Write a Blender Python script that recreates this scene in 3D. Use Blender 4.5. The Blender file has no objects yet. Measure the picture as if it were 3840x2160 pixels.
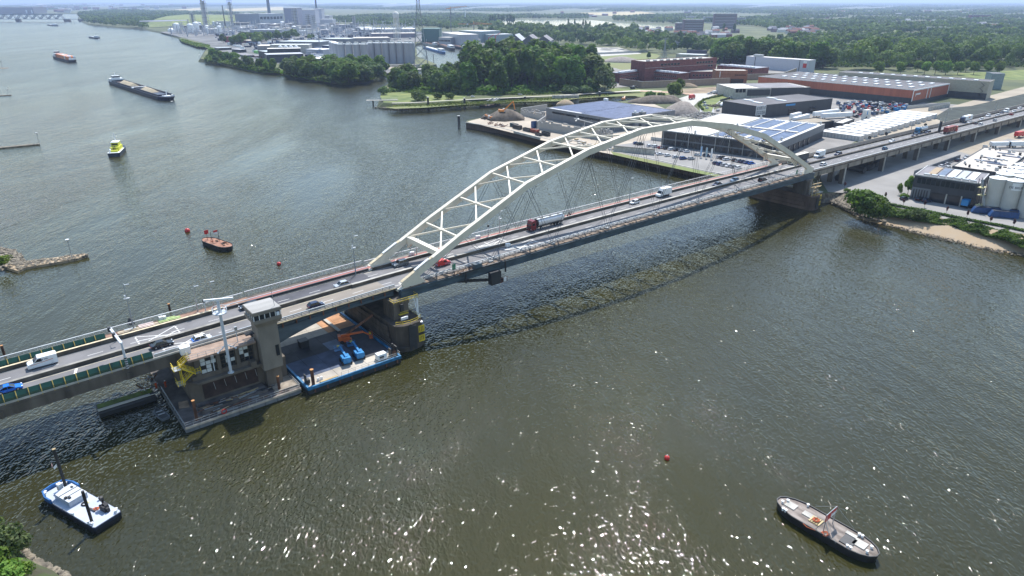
import bpy, math, random
import numpy as np
from mathutils import Vector, Matrix
random.seed(7); rng = np.random.default_rng(7)
S = bpy.context.scene
COL = S.collection
# ---------------------------------------------------------------- camera
F, HY, H = 2530.0, 5.0, 83.5          # focal length in photo pixels, horizon row, height above the river
PIT = math.atan((1080 - HY) / F)
cd = bpy.data.cameras.new("camera"); cam = bpy.data.objects.new("camera", cd); COL.objects.link(cam)
cam.location = (0, 0, H); cam.rotation_euler = (math.pi / 2 - PIT, 0, 0)
cd.sensor_width = 36; cd.lens = F / 3840 * 36; cd.clip_start = 1; cd.clip_end = 120000
S.camera = cam
# ---------------------------------------------------------------- sky and sun
SUN_AZ, SUN_EL = math.radians(10), math.radians(55.5)
w = bpy.data.worlds.new("World"); S.world = w; w.use_nodes = True
nt = w.node_tree; bg = nt.nodes["Background"]
sky = nt.nodes.new("ShaderNodeTexSky"); sky.sky_type = 'NISHITA'; sky.sun_disc = False
sky.sun_elevation = SUN_EL; sky.sun_rotation = SUN_AZ; sky.altitude = 50; sky.air_density = 1.5; sky.dust_density = 0.6; sky.ozone_density = 3.0
nt.links.new(sky.outputs[0], bg.inputs[0]); bg.inputs[1].default_value = 0.15
sd = bpy.data.lights.new("sun", 'SUN'); sun = bpy.data.objects.new("sun", sd); COL.objects.link(sun)
sd.energy = 4.7; sd.angle = math.radians(0.55); sd.color = (1.0, 0.965, 0.92)
sdir = Vector((math.sin(SUN_AZ) * math.cos(SUN_EL), math.cos(SUN_AZ) * math.cos(SUN_EL), math.sin(SUN_EL)))
sun.rotation_euler = sdir.to_track_quat('Z', 'Y').to_euler(); sun.location = (0, 0, 200)
vs = S.view_settings; vs.view_transform = 'Standard'; vs.look = 'None'; vs.gamma = 1; vs.exposure = 0.5; vs.use_curve_mapping = False
S.cycles.max_bounces = 5; S.cycles.diffuse_bounces = 2; S.cycles.glossy_bounces = 2; S.cycles.transmission_bounces = 2
S.cycles.transparent_max_bounces = 6; S.cycles.volume_bounces = 0; S.cycles.caustics_reflective = False; S.cycles.caustics_refractive = False
S.cycles.use_denoising = True
# ---------------------------------------------------------------- where a point of the photograph lies in the place
def P(u, v, z=0.0):
    a = (u - 1920) / F; b = (v - 1080) / F
    dz = -math.sin(PIT) - b * math.cos(PIT)
    t = (H - z) / -dz
    return (a * t, (math.cos(PIT) - b * math.sin(PIT)) * t)
AZ = math.radians(50.9); EX, EY = math.sin(AZ), math.cos(AZ); NX, NY = -EY, EX
O = P(1508, 1079, 14.5); BR = math.pi / 2 - AZ          # bridge frame: s along the deck, t across it
def W(s, t, z=0.0): return (O[0] + s * EX + t * NX, O[1] + s * EY + t * NY, z)
def ST(u, v, z):
    x, y = P(u, v, z); x -= O[0]; y -= O[1]
    return x * EX + y * EY, x * NX + y * NY
def zr(s):                                              # height of the road along the bridge
    if s < 0: return 14.5 + 0.018 * s
    if s < 206: return 14.5 + 0.4 * (1 - ((s - 103) / 103) ** 2)
    return 14.5 - 0.011 * (s - 206)
# ---------------------------------------------------------------- materials
HAZE = 0.75e-4
MATS = {}
def mat(name, col, rough=0.7, metal=0.0, noise=0.12, scale=0.6, col2=None, bump=0.0, bscale=None, spec=0.5, objrand=0.0, stretch=None, detail=4):
    if name in MATS: return MATS[name]
    m = bpy.data.materials.new(name); m.use_nodes = True; n = m.node_tree; b = n.nodes["Principled BSDF"]
    b.inputs['Roughness'].default_value = rough; b.inputs['Metallic'].default_value = metal; b.inputs['Specular IOR Level'].default_value = spec
    tc = n.nodes.new("ShaderNodeTexCoord"); mp = n.nodes.new("ShaderNodeMapping"); n.links.new(tc.outputs['Object'], mp.inputs[0])
    if stretch: mp.inputs['Scale'].default_value = stretch
    nz = n.nodes.new("ShaderNodeTexNoise"); nz.inputs['Scale'].default_value = scale; nz.inputs['Detail'].default_value = detail
    n.links.new(mp.outputs[0], nz.inputs['Vector'])
    mix = n.nodes.new("ShaderNodeMix"); mix.data_type = 'RGBA'
    c1 = tuple(max(0, c * (1 - noise)) for c in col); c2 = col2 or tuple(min(1, c * (1 + noise)) for c in col)
    mix.inputs[6].default_value = (*c1, 1); mix.inputs[7].default_value = (*c2, 1)
    rp = n.nodes.new("ShaderNodeMapRange"); rp.inputs[1].default_value = 0.35; rp.inputs[2].default_value = 0.65
    n.links.new(nz.outputs[0], rp.inputs[0]); n.links.new(rp.outputs[0], mix.inputs[0])
    out = mix.outputs[2]
    if objrand:
        oi = n.nodes.new("ShaderNodeObjectInfo"); hs = n.nodes.new("ShaderNodeHueSaturation")
        mr = n.nodes.new("ShaderNodeMapRange"); mr.inputs[3].default_value = 1 - objrand; mr.inputs[4].default_value = 1 + objrand
        n.links.new(oi.outputs['Random'], mr.inputs[0]); n.links.new(mr.outputs[0], hs.inputs['Value']); n.links.new(out, hs.inputs['Color'])
        mh = n.nodes.new("ShaderNodeMapRange"); mh.inputs[3].default_value = 0.5 - objrand * 0.07; mh.inputs[4].default_value = 0.5 + objrand * 0.07
        n.links.new(oi.outputs['Random'], mh.inputs[0]); n.links.new(mh.outputs[0], hs.inputs['Hue']); out = hs.outputs[0]
    n.links.new(out, b.inputs['Base Color'])
    if bump:
        bp = n.nodes.new("ShaderNodeBump"); bp.inputs['Strength'].default_value = bump; bp.inputs['Distance'].default_value = 0.3
        if bscale:
            n2 = n.nodes.new("ShaderNodeTexNoise"); n2.inputs['Scale'].default_value = bscale; n2.inputs['Detail'].default_value = 5
            n.links.new(mp.outputs[0], n2.inputs['Vector']); n.links.new(n2.outputs[0], bp.inputs['Height'])
        else: n.links.new(nz.outputs[0], bp.inputs['Height'])
        n.links.new(bp.outputs[0], b.inputs['Normal'])
    MATS[name] = m; return m
def paint(c, rough=0.35): return mat("paint_%d_%d_%d" % tuple(int(x * 255) for x in c), c, rough, noise=0.05, scale=2)
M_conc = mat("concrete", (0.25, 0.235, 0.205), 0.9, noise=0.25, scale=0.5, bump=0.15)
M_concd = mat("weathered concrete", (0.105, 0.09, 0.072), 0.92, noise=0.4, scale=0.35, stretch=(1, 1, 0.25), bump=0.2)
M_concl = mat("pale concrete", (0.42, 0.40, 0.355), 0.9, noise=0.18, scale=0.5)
M_cream = mat("cream steel paint", (0.68, 0.62, 0.50), 0.5, noise=0.07, scale=0.4, stretch=(1, 1, 0.4))
M_creamd = mat("worn cream paint", (0.60, 0.50, 0.33), 0.6, noise=0.2, scale=1.5, stretch=(1, 1, 0.3))
M_blueg = mat("blue grey girder paint", (0.055, 0.085, 0.105), 0.5, noise=0.3, scale=0.8, stretch=(0.3, 1, 1))
M_dark = mat("dark steel", (0.03, 0.032, 0.035), 0.55, noise=0.2)
M_rust = mat("rusty steel", (0.13, 0.06, 0.035), 0.85, noise=0.5, scale=1.2, stretch=(1, 1, 0.3))
M_white = mat("white paint", (0.75, 0.76, 0.76), 0.5, noise=0.05)
M_offw = mat("off white sheet", (0.62, 0.61, 0.57), 0.7, noise=0.08, scale=0.15)
M_galv = mat("galvanised steel", (0.42, 0.44, 0.45), 0.4, 0.5, noise=0.1, scale=3)
M_yel = mat("yellow paint", (0.62, 0.46, 0.03), 0.5, noise=0.15)
M_red = mat("red paint", (0.5, 0.03, 0.025), 0.45, noise=0.1)
M_blue = mat("bright blue paint", (0.015, 0.20, 0.46), 0.4, noise=0.15)
M_glass = mat("dark glazing", (0.015, 0.02, 0.025), 0.12, noise=0.3, scale=0.3)
M_carg = mat("car window glass", (0.012, 0.015, 0.02), 0.08, noise=0.1)
M_tyre = mat("tyre rubber", (0.02, 0.02, 0.02), 0.85, noise=0.1)
M_lamp = mat("headlamp glass", (0.75, 0.78, 0.8), 0.15, noise=0.02)
M_tail = mat("red lamp glass", (0.4, 0.01, 0.01), 0.2, noise=0.02)
M_brick = mat("dark red brick", (0.17, 0.055, 0.045), 0.9, noise=0.25, scale=0.5)
M_wood = mat("weathered timber", (0.17, 0.12, 0.08), 0.9, noise=0.4, scale=1.5, stretch=(0.3, 1, 1))
M_green = mat("green acoustic glass", (0.012, 0.055, 0.036), 0.25, noise=0.15)
M_solar = None
# ---------------------------------------------------------------- mesh helper
class MB:
    def __init__(s): s.v = []; s.f = []
    def add(s, vs, fs):
        o = len(s.v); s.v.extend(tuple(map(float, q)) for q in vs); s.f.extend(tuple(o + i for i in f) for f in fs); return s
    def box(s, x0, x1, y0, y1, z0, z1):
        return s.add([(x0,y0,z0),(x1,y0,z0),(x1,y1,z0),(x0,y1,z0),(x0,y0,z1),(x1,y0,z1),(x1,y1,z1),(x0,y1,z1)],
                     [(3,2,1,0),(4,5,6,7),(0,1,5,4),(1,2,6,5),(2,3,7,6),(3,0,4,7)])
    def rbox(s, c, l, wd, h, rz=0, z0=None):            # box with its foot at c, turned by rz
        ca, sa = math.cos(rz), math.sin(rz); q = []
        for zz in (0, h):
            for a, b in ((-.5,-.5),(.5,-.5),(.5,.5),(-.5,.5)):
                x, y = a * l, b * wd; q.append((c[0] + x * ca - y * sa, c[1] + x * sa + y * ca, c[2] + zz))
        return s.add(q, [(3,2,1,0),(4,5,6,7),(0,1,5,4),(1,2,6,5),(2,3,7,6),(3,0,4,7)])
    def bar(s, p, q, wd, h=None, up=(0, 0, 1)):
        h = h or wd; p = Vector(p); q = Vector(q); d = (q - p)
        if d.length < 1e-6: return s
        d.normalize(); u = Vector(up)
        if abs(d.dot(u)) > 0.98: u = Vector((0, 1, 0))
        a = d.cross(u).normalized() * wd / 2; b = a.normalized().cross(d) * h / 2
        vs = [r + i * a + j * b for r in (p, q) for i, j in ((-1,-1),(1,-1),(1,1),(-1,1))]
        return s.add(vs, [(3,2,1,0),(4,5,6,7),(0,1,5,4),(1,2,6,5),(2,3,7,6),(3,0,4,7)])
    def tube(s, p, q, r, n=6, r2=None, cap=True):
        r2 = r if r2 is None else r2; p = Vector(p); q = Vector(q); d = (q - p).normalized()
        u = Vector((0, 0, 1)) if abs(d.z) < 0.9 else Vector((1, 0, 0))
        a = d.cross(u).normalized(); b = a.cross(d)
        vs = [p + r * (math.cos(2*math.pi*i/n) * a + math.sin(2*math.pi*i/n) * b) for i in range(n)]
        vs += [q + r2 * (math.cos(2*math.pi*i/n) * a + math.sin(2*math.pi*i/n) * b) for i in range(n)]
        fs = [(i, (i+1) % n, n + (i+1) % n, n + i) for i in range(n)]
        if cap: fs += [tuple(range(n))[::-1], tuple(range(n, 2*n))]
        return s.add(vs, fs)
    def prism(s, poly, z0, z1):
        n = len(poly); ar = sum(poly[i][0]*poly[(i+1)%n][1] - poly[(i+1)%n][0]*poly[i][1] for i in range(n))
        if ar < 0: poly = poly[::-1]
        g0 = z0 if callable(z0) else (lambda x, y: z0); g1 = z1 if callable(z1) else (lambda x, y: z1)
        vs = [(x, y, g0(x, y)) for x, y in poly] + [(x, y, g1(x, y)) for x, y in poly]
        return s.add(vs, [tuple(range(n))[::-1], tuple(range(n, 2*n))] + [(i, (i+1) % n, n + (i+1) % n, n + i) for i in range(n)])
    def sheet(s, poly, z):
        n = len(poly); ar = sum(poly[i][0]*poly[(i+1)%n][1] - poly[(i+1)%n][0]*poly[i][1] for i in range(n))
        if ar < 0: poly = poly[::-1]
        return s.add([(x, y, z) for x, y in poly], [tuple(range(n))])
    def loft(s, rings, cap=True):
        n = len(rings[0]); vs = [p for r in rings for p in r]; fs = []
        for k in range(len(rings) - 1):
            for i in range(n): fs.append((k*n + i, k*n + (i+1) % n, (k+1)*n + (i+1) % n, (k+1)*n + i))
        if cap: fs += [tuple(range(n))[::-1], tuple(range((len(rings)-1)*n, len(rings)*n))]
        return s.add(vs, fs)
    def lathe(s, c, prof, n=12):
        rings = [[(c[0] + r * math.cos(2*math.pi*i/n), c[1] + r * math.sin(2*math.pi*i/n), c[2] + z) for i in range(n)] for r, z in prof]
        return s.loft(rings)
    def side(s, prof, y0, y1):                          # outline in x,z drawn out across y
        n = len(prof); vs = [(x, y0, z) for x, z in prof] + [(x, y1, z) for x, z in prof]
        ar = sum(prof[i][0]*prof[(i+1)%n][1] - prof[(i+1)%n][0]*prof[i][1] for i in range(n))
        fs = [tuple(range(n)), tuple(range(n, 2*n))[::-1]] + [((i+1) % n, i, n + i, n + (i+1) % n) for i in range(n)]
        if ar < 0: fs = [f[::-1] for f in fs]
        return s.add(vs, fs)
    def ball(s, c, r, n=10, m=6, sz=1.0):
        rings = []
        for j in range(1, m):
            a = math.pi * j / m; rr = r * math.sin(a); z = -r * sz * math.cos(a)
            rings.append([(c[0] + rr*math.cos(2*math.pi*i/n), c[1] + rr*math.sin(2*math.pi*i/n), c[2] + z) for i in range(n)])
        return s.loft(rings)
    def mesh(s, name, m, smooth=False):
        me = bpy.data.meshes.new(name); me.from_pydata(s.v, [], s.f); me.materials.append(m)
        if smooth: me.polygons.foreach_set('use_smooth', [True] * len(me.polygons))
        me.update(); return me
    def build(s, name, m, parent=None, smooth=False, label=None, kind=None, at=None):
        if parent is None and at is None and s.v:
            a = np.array(s.v); at = (float(a[:,0].mean()), float(a[:,1].mean()), float(a[:,2].min()))
            s.v = [(x - at[0], y - at[1], z - at[2]) for x, y, z in s.v]
        me = s.mesh(name, m, smooth); o = bpy.data.objects.new(name, me); COL.objects.link(o)
        if parent is not None: o.parent = parent
        if at is not None: o.location = at
        if label: o['label'] = label
        if kind: o['kind'] = kind
        return o
def tag(o, label, cat, group=None):
    o['label'] = label; o['category'] = cat
    if group: o['group'] = group
    return o
def thing(name, label, cat, loc=(0, 0, 0), rz=0, group=None):
    o = bpy.data.objects.new(name, None); COL.objects.link(o); o.location = loc; o.rotation_euler = (0, 0, rz); o.empty_display_size = 0.5
    return tag(o, label, cat, group)
KIDS = {}
def dup(root, loc, rz=0, label=None, group=None, sc=None):
    if root.name not in KIDS: KIDS[root.name] = [(c, list(c.children)) for c in root.children]
    r = root.copy(); COL.objects.link(r); r.location = loc; r.rotation_euler = (0, 0, rz)
    if label: r['label'] = label
    if group: r['group'] = group
    if sc: r.scale = sc if isinstance(sc, tuple) else (sc, sc, sc)
    for c, gs in KIDS[root.name]:
        d = c.copy(); COL.objects.link(d); d.parent = r
        for g in gs:
            e = g.copy(); COL.objects.link(e); e.parent = d
    return r
PROTO = []
def struct(name, mb, m, **k):
    o = mb.build(name, m, **k); o['kind'] = 'structure'; return o
def pix(pts, z=4.0): return [P(u, v, z) for u, v in pts]
def inpoly(x, y, poly):
    c = False; n = len(poly)
    for i in range(n):
        x1, y1 = poly[i]; x2, y2 = poly[(i+1) % n]
        if (y1 > y) != (y2 > y) and x < (x2 - x1) * (y - y1) / (y2 - y1) + x1: c = not c
    return c
# ================================================================ water
def water_mat():
    m = bpy.data.materials.new("river water"); m.use_nodes = True; n = m.node_tree; b = n.nodes["Principled BSDF"]; L = n.links.new
    g = n.nodes.new("ShaderNodeNewGeometry")
    def noise(sc, det=3, rough=0.55, stretch=(1, 1, 1), rz=0.0, dist=0.0):
        mp = n.nodes.new("ShaderNodeMapping"); mp.inputs['Scale'].default_value = stretch; mp.inputs['Rotation'].default_value = (0, 0, rz)
        L(g.outputs['Position'], mp.inputs[0]); z = n.nodes.new("ShaderNodeTexNoise"); z.inputs['Scale'].default_value = sc
        z.inputs['Detail'].default_value = det; z.inputs['Roughness'].default_value = rough; z.inputs['Distortion'].default_value = dist
        L(mp.outputs[0], z.inputs['Vector']); return z.outputs[0]
    def mth(op, a, c): 
        q = n.nodes.new("ShaderNodeMath"); q.operation = op
        for i, x in enumerate((a, c)):
            if isinstance(x, (int, float)): q.inputs[i].default_value = x
            else: L(x, q.inputs[i])
        return q.outputs[0]
    # murky green brown body, patchy with silt
    big = noise(0.006, 4, 0.6, (1, 0.35, 1), 0.9, 0.6)
    mix = n.nodes.new("ShaderNodeMix"); mix.data_type = 'RGBA'; mix.inputs[6].default_value = (0.036, 0.033, 0.007, 1); mix.inputs[7].default_value = (0.027, 0.029, 0.017, 1)
    mr = n.nodes.new("ShaderNodeMapRange"); mr.inputs[1].default_value = 0.35; mr.inputs[2].default_value = 0.65; L(big, mr.inputs[0]); L(mr.outputs[0], mix.inputs[0])
    L(mix.outputs[2], b.inputs['Base Color']); b.inputs['IOR'].default_value = 1.33;  sx = n.nodes.new("ShaderNodeSeparateXYZ"); L(g.outputs['Position'], sx.inputs[0]); ry = n.nodes.new("ShaderNodeMapRange")
    for q_, v_ in ((1, 220), (2, 800), (3, .035), (4, .24)): ry.inputs[q_].default_value = v_
    L(sx.outputs[1], ry.inputs[0]); L(ry.outputs[0], b.inputs['Roughness'])      # choppier open river upstream of the bridge
    # gusts: streaks where the ripples are stronger or weaker
    gust = noise(0.011, 5, 0.62, (1.0, 0.28, 1), 0.55, 1.2)
    gr = n.nodes.new("ShaderNodeMapRange"); gr.inputs[1].default_value = 0.36; gr.inputs[2].default_value = 0.64; gr.inputs[3].default_value = 0.35; gr.inputs[4].default_value = 1.35
    L(gust, gr.inputs[0])
    a = noise(0.6, 0.0, 0.5, (1.0, 0.42, 1), 1.35, 0.4)      # waves two to three metres long, crests across the wind
    c = noise(1.7, 0.0, 0.5, (1.0, 0.65, 1), 1.15, 0.5)        # ripples
    d = noise(0.14, 2, 0.5, (1.0, 0.5, 1), 1.5)
    h = mth('ADD', mth('MULTIPLY', a, WAVE[0]), mth('ADD', mth('MULTIPLY', c, WAVE[1]), mth('MULTIPLY', d, WAVE[2])))
    h = mth('MULTIPLY', h, gr.outputs[0])
    bp = n.nodes.new("ShaderNodeBump"); bp.inputs['Strength'].default_value = 1.0; bp.inputs['Distance'].default_value = 1.0
    L(h, bp.inputs['Height']); L(bp.outputs[0], b.inputs['Normal'])
    return m
WAVE = (0.19, 0.215, 0.5)
M_water = water_mat()
wm = MB(); wm.sheet([(-9000, -400), (9000, -400), (9000, 9000), (-9000, 9000)], 0.0)
struct('river_water', wm, M_water, at=(0, 0, 0))
# ================================================================ land
M_ground = mat("meadow and field ground", (0.062, 0.088, 0.028), 0.95, noise=0.35, scale=0.012, col2=(0.115, 0.125, 0.045), detail=8)
M_bank = mat("bank of rough grass and stone", (0.10, 0.095, 0.055), 0.95, noise=0.45, scale=0.4, col2=(0.055, 0.085, 0.02), bump=0.5, bscale=1.2)
M_sand = mat("beach sand", (0.46, 0.34, 0.21), 0.95, noise=0.22, scale=0.25, col2=(0.36, 0.28, 0.19), bump=0.2)
M_rock = mat("riprap stone", (0.16, 0.14, 0.11), 0.95, noise=0.5, scale=0.9, col2=(0.26, 0.22, 0.16), bump=0.4)
M_pile = mat("rusty sheet piling", (0.045, 0.032, 0.026), 0.85, noise=0.5, scale=0.6, stretch=(1, 1, 0.15), col2=(0.11, 0.075, 0.055))
# shoreline: photo pixel at the waterline, width of the bank in metres, kind
SH = [(285,53,8),(293,62,8),(290,77,8),(330,95,8),(370,98,8),(440,106,8),(530,108,8),(560,118,8),(600,125,6),(672,147,5),(670,150,2),(678,159,2),(738,177,2),(764,180,2),
 (784,186,5),(764,194,5),(741,231,5),(807,238,6),(856,249,6),(960,274,5),(1053,280,5),(1116,293,5),(1183,306,5),(1277,318,5),(1314,318,5),(1370,310,5),(1418,299,5),(1459,286,5),
 (1500,279,4),(1545,268,2),(1640,253,1),(1606,238,.2),(1566,222,.2),(1560,172,.2),(1590,164,.2),(1700,160,.2),(1870,181,.2),(1860,200,3),(1750,232,5),(1722,262,5),(1600,287,6),(1500,301,6),
 (1461,312,5),(1430,335,5),(1428,358,4),(1417,383,5),(1409,406,7),(1482,413,7),(1593,409,7),(1724,400,7),(1802,392,5),(1865,391,6),(1952,386,8),(2083,385,8),(2184,373,8),(2300,367,8),
 (2352,361,6),(2384,364,5),(2417,375,3),(2384,386,3)]
QUAY = [P(2200,398,4.2),P(1990,416,4.2),P(1953,428,4.2),P(1928,429,4.2),P(1811,440,4.2),P(1752,450,4.2),P(1748,480,0),P(1885,503,0),P(2022,538,0),P(2229,581,0),P(2404,614,0),P(2609,663,0),W(212,34)[:2],W(211,-1)[:2]]
SH2 = [(3107,763,9),(3174,794,7),(3253,834,5),(3316,846,13),(3402,869,15),(3513,895,15),(3607,917,15),(3718,943,15),(3840,962,15),(4300,1050,15)]
pts = [P(-3000,48), P(0,52)] + [P(u, v) for u, v, d in SH] + QUAY + [P(u, v) for u, v, d in SH2]
dd = [8, 8] + [d for _, _, d in SH] + [0.0] * len(QUAY) + [d for _, _, d in SH2]
out = [(900, 150), (60000, -300), (60000, 60000), (-60000, 60000), (-60000, P(-3000,48)[1])]
inn = []
for i, (x, y) in enumerate(pts):
    a = pts[max(0, i-1)]; b = pts[min(len(pts)-1, i+1)]
    tx, ty = b[0]-a[0], b[1]-a[1]; l = math.hypot(tx, ty) or 1
    nx, ny = -ty/l, tx/l                                   # land lies on the left when walking the shore
    inn.append((x + nx*dd[i], y + ny*dd[i]))
GZ = 4.0
# the shore is walked with the land on its left hand
gm = MB(); n0 = len(pts)
gm.v = [(x, y, GZ) for x, y in inn] + [(x, y, GZ) for x, y in out]
gm.f = [tuple(range(len(gm.v)))]
struct('ground', gm, M_ground, at=(0, 0, 0))
def skirt(i0, i1, name, m, low=-0.6):
    k = MB()
    for i in range(i0, i1):
        a, b = pts[i], pts[i+1]; c, d = inn[i+1], inn[i]
        seg = max(1, min(30, int(math.dist(a, b) / 12)))
        for q in range(seg):
            f0, f1 = q/seg, (q+1)/seg
            L = lambda p, r, f: (p[0]+(r[0]-p[0])*f, p[1]+(r[1]-p[1])*f)
            j = lambda s_: (random.Random(i*100+q+s_).random()-.5)*1.2
            A, B = L(a, b, f0), L(a, b, f1); Dd, Cc = L(d, c, f0), L(d, c, f1)
            k.add([(*A, low), (*B, low), (*Cc, GZ), (*Dd, GZ)], [(0, 1, 2, 3)])
    return struct(name, k, m)
iq0 = 2 + len(SH); iq1 = iq0 + len(QUAY)
skirt(0, 10, 'riverbank', M_bank); skirt(10, iq0-1, 'riverbank', M_bank); skirt(iq1-1, iq1+2, 'riverbank', M_rock)
skirt(iq1+2, len(pts)-1, 'beach', M_sand)
skirt(iq0-1, iq1-1, 'quay_foundation', M_pile, -1.0)
# ---- steel sheet piling in front of the quay (each folded pile a piece)
def sheetpile(a, b, name, label, zt=4.15):
    L = math.dist(a, b); n = max(2, int(L / 1.6)); n = min(n, 290); dx, dy = (b[0]-a[0])/L, (b[1]-a[1])/L; nx, ny = dy, -dx
    rz = math.atan2(dy, dx); t = thing(name, label, 'quay wall', (a[0], a[1], 0), rz, 'sheet pile quay walls')
    p = L / n; q = MB(); q.add([(0,0,-1),(p*.3,-.35,-1),(p*.7,-.35,-1),(p,0,-1),(0,0,zt-.4),(p*.3,-.35,zt-.4),(p*.7,-.35,zt-.4),(p,0,zt-.4)], [(0,1,5,4),(1,2,6,5),(2,3,7,6)])
    me = q.mesh('pile', M_pile)
    for i in range(n):
        o = bpy.data.objects.new('pile', me); COL.objects.link(o); o.parent = t; o.location = (i*p, -0.02, 0)
    c = MB(); c.box(-.1, L+.1, -.55, .25, zt-.4, zt+.1); c.build('capping_beam', M_concl if zt > 4.1 else M_concd, t)
    return t
labs = ['dark sheet pile wall on the west face of the sandy quay', 'rusty sheet pile wall below the red and green skips', 'sheet pile wall beneath the cream arch',
        'sheet pile wall below the row of parked cars', 'sheet pile wall below the flag banners and parked cars', 'short sheet pile wall running under the bridge deck']
for i in range(6, 12):
    sheetpile(QUAY[i], QUAY[i+1], 'quay_wall', labs[i-6])
# ---- surfaces laid on the ground
M_pave = mat("light grey paving", (0.235, 0.225, 0.21), 0.9, noise=0.14, scale=0.06, detail=8)
M_quay = mat("sandy concrete yard", (0.40, 0.34, 0.265), 0.95, noise=0.16, scale=0.05, detail=9, bump=0.1, bscale=0.6)
M_yard = mat("worn yard concrete", (0.235, 0.22, 0.20), 0.95, noise=0.18, scale=0.06, detail=9)
M_tan = mat("sand coloured yard", (0.33, 0.28, 0.21), 0.95, noise=0.14, scale=0.03, detail=8)
M_asph = mat("asphalt", (0.17, 0.165, 0.165), 0.9, noise=0.12, scale=0.25, detail=8)
M_asphd = mat("dark asphalt", (0.075, 0.075, 0.085), 0.88, noise=0.2, scale=0.25, detail=8)
M_asphb = mat("pale worn deck surfacing", (0.235, 0.205, 0.17), 0.9, noise=0.12, scale=0.4, detail=8, stretch=(0.3, 1, 1))
M_grass = mat("mown grass", (0.10, 0.155, 0.03), 0.95, noise=0.25, scale=0.08, detail=8, col2=(0.20, 0.22, 0.06))
M_dry = mat("dry grass", (0.24, 0.24, 0.085), 0.95, noise=0.3, scale=0.02, detail=9, col2=(0.15, 0.19, 0.055))
M_dirt = mat("churned earth", (0.25, 0.17, 0.11), 0.95, noise=0.35, scale=0.06, detail=9, col2=(0.33, 0.26, 0.16))
M_wheat = mat("ripe wheat field", (0.40, 0.33, 0.17), 0.95, noise=0.1, scale=0.01)
M_path = mat("cycle path surface", (0.50, 0.47, 0.40), 0.95, noise=0.08)
LAYER = [0.0]
def ground_patch(name, poly, m, z=None, px=True):
    LAYER[0] += 0.006
    pl = pix(poly, GZ) if px else poly
    k = MB(); k.sheet(pl, GZ + 0.01 + LAYER[0] if z is None else z); return struct(name, k, m)
def strip(pts_, width, px=True, z=4.0):
    q = pix(pts_, z) if px else pts_; l = []; r = []
    for i, (x, y) in enumerate(q):
        a = q[max(0, i-1)]; b = q[min(len(q)-1, i+1)]; tx, ty = b[0]-a[0], b[1]-a[1]; k = math.hypot(tx, ty); wd = width[i] if isinstance(width, list) else width
        l.append((x - ty/k*wd/2, y + tx/k*wd/2)); r.append((x + ty/k*wd/2, y - tx/k*wd/2))
    return l + r[::-1]
ground_patch('quay_yard', [(1752,456),(1811,441),(1928,430),(1953,429),(2050,408),(2384,388),(2417,379),(2440,385),(2500,410),(2600,440),(2760,470),(2790,600),(2600,640),(2404,600),(2229,566),(2022,524),(1885,489)], M_quay)
ground_patch('car_park', [(2255,553),(2480,520),(2800,570),(3000,620),(2960,665),(2700,652),(2604,640),(2404,594)], M_pave)
ground_patch('grass_verge', [(2290,568),(2404,592),(2609,636),(2720,660),(2715,668),(2609,648),(2404,604),(2300,580)], M_dry)
ground_patch('warehouse_yard', [(2560,500),(2620,430),(2760,385),(3100,350),(3260,370),(3700,400),(3500,470),(3230,520),(3060,600),(2900,640),(2800,560)], M_yard)
ground_patch('container_yard', [(3220,478),(3290,435),(3470,400),(3620,440),(3560,490),(3330,560),(3215,570)], M_tan)
ground_patch('haulage_yard', [(3055,640),(3250,560),(3560,470),(3840,395),(4100,340),(4300,700),(3850,880),(3600,835),(3330,770),(3180,725),(3105,720)], M_yard)
ground_patch('haulage_yard_paving', [(3140,690),(3330,630),(3560,560),(3900,470),(4300,560),(4300,900),(3850,868),(3600,815),(3330,755),(3180,715)], M_pave)
ground_patch('sandy_track', [(3560,560),(3700,495),(3900,440),(4200,520),(4000,560),(3780,520),(3640,580)], M_tan)
ground_patch('loading_apron', [(3560,402),(3700,362),(3840,325),(3900,330),(3840,352),(3640,398)], M_tan)
ground_patch('ditch_shade', [(3500,442),(3560,405),(3640,398),(3840,352),(3960,340),(4000,360),(3840,395),(3620,440),(3560,465)], mat('ditch with shade in colour', (.03, .038, .03), .95, noise=.4, scale=.1))  # flat dark patch; the shade of a walled canal is put into its colour
ground_patch('prison_ground', [(2290,330),(2700,300),(2960,290),(3000,250),(2300,250)], M_yard)
ground_patch('event_field', [(2230,178),(2320,178),(2420,205),(2255,212)], M_concl)
ground_patch('dry_grass_field', [(2240,212),(2430,200),(2480,205),(2420,255),(2330,262),(2245,238)], M_dry)
ground_patch('riverside_meadow', [(1440,402),(1720,392),(1860,385),(2160,368),(2330,352),(2500,345),(2560,350),(2420,368),(2380,360),(2300,362),(2184,368),(2083,380),(1952,381),(1802,388),(1593,404),(1482,408)], M_dry)
ground_patch('riverside_meadow', [(1430,345),(1560,330),(1760,350),(1730,380),(1440,385),(1426,365)], M_grass)
ground_patch('prison_meadow', [(2280,330),(2480,338),(2640,335),(2900,305),(2960,318),(2700,345),(2520,350),(2300,345)], M_grass)
ground_patch('earthworks', [(2540,335),(2700,325),(2900,310),(3040,305),(3040,330),(2880,340),(2700,352),(2560,352),(2490,345)], M_dirt)
ground_patch('industrial_ground', [(600,120),(700,112),(900,105),(1100,95),(1300,95),(1560,120),(1860,115),(2000,150),(1900,195),(1880,190),(1700,152),(1556,158),(1550,265),(1450,275),(1300,262),(1100,240),(900,235),(860,215),(820,190),(760,160)], mat('worn industrial ground', (.14, .14, .135), .95, noise=.35, scale=.02, detail=9))
ground_patch('hill_meadow', [(540,92),(600,72),(700,62),(960,68),(1000,78),(780,90),(640,98),(560,104)], M_grass)
ground_patch('silo_apron', [(1260,252),(1400,262),(1560,258),(1560,240),(1300,235)], M_tan)
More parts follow.
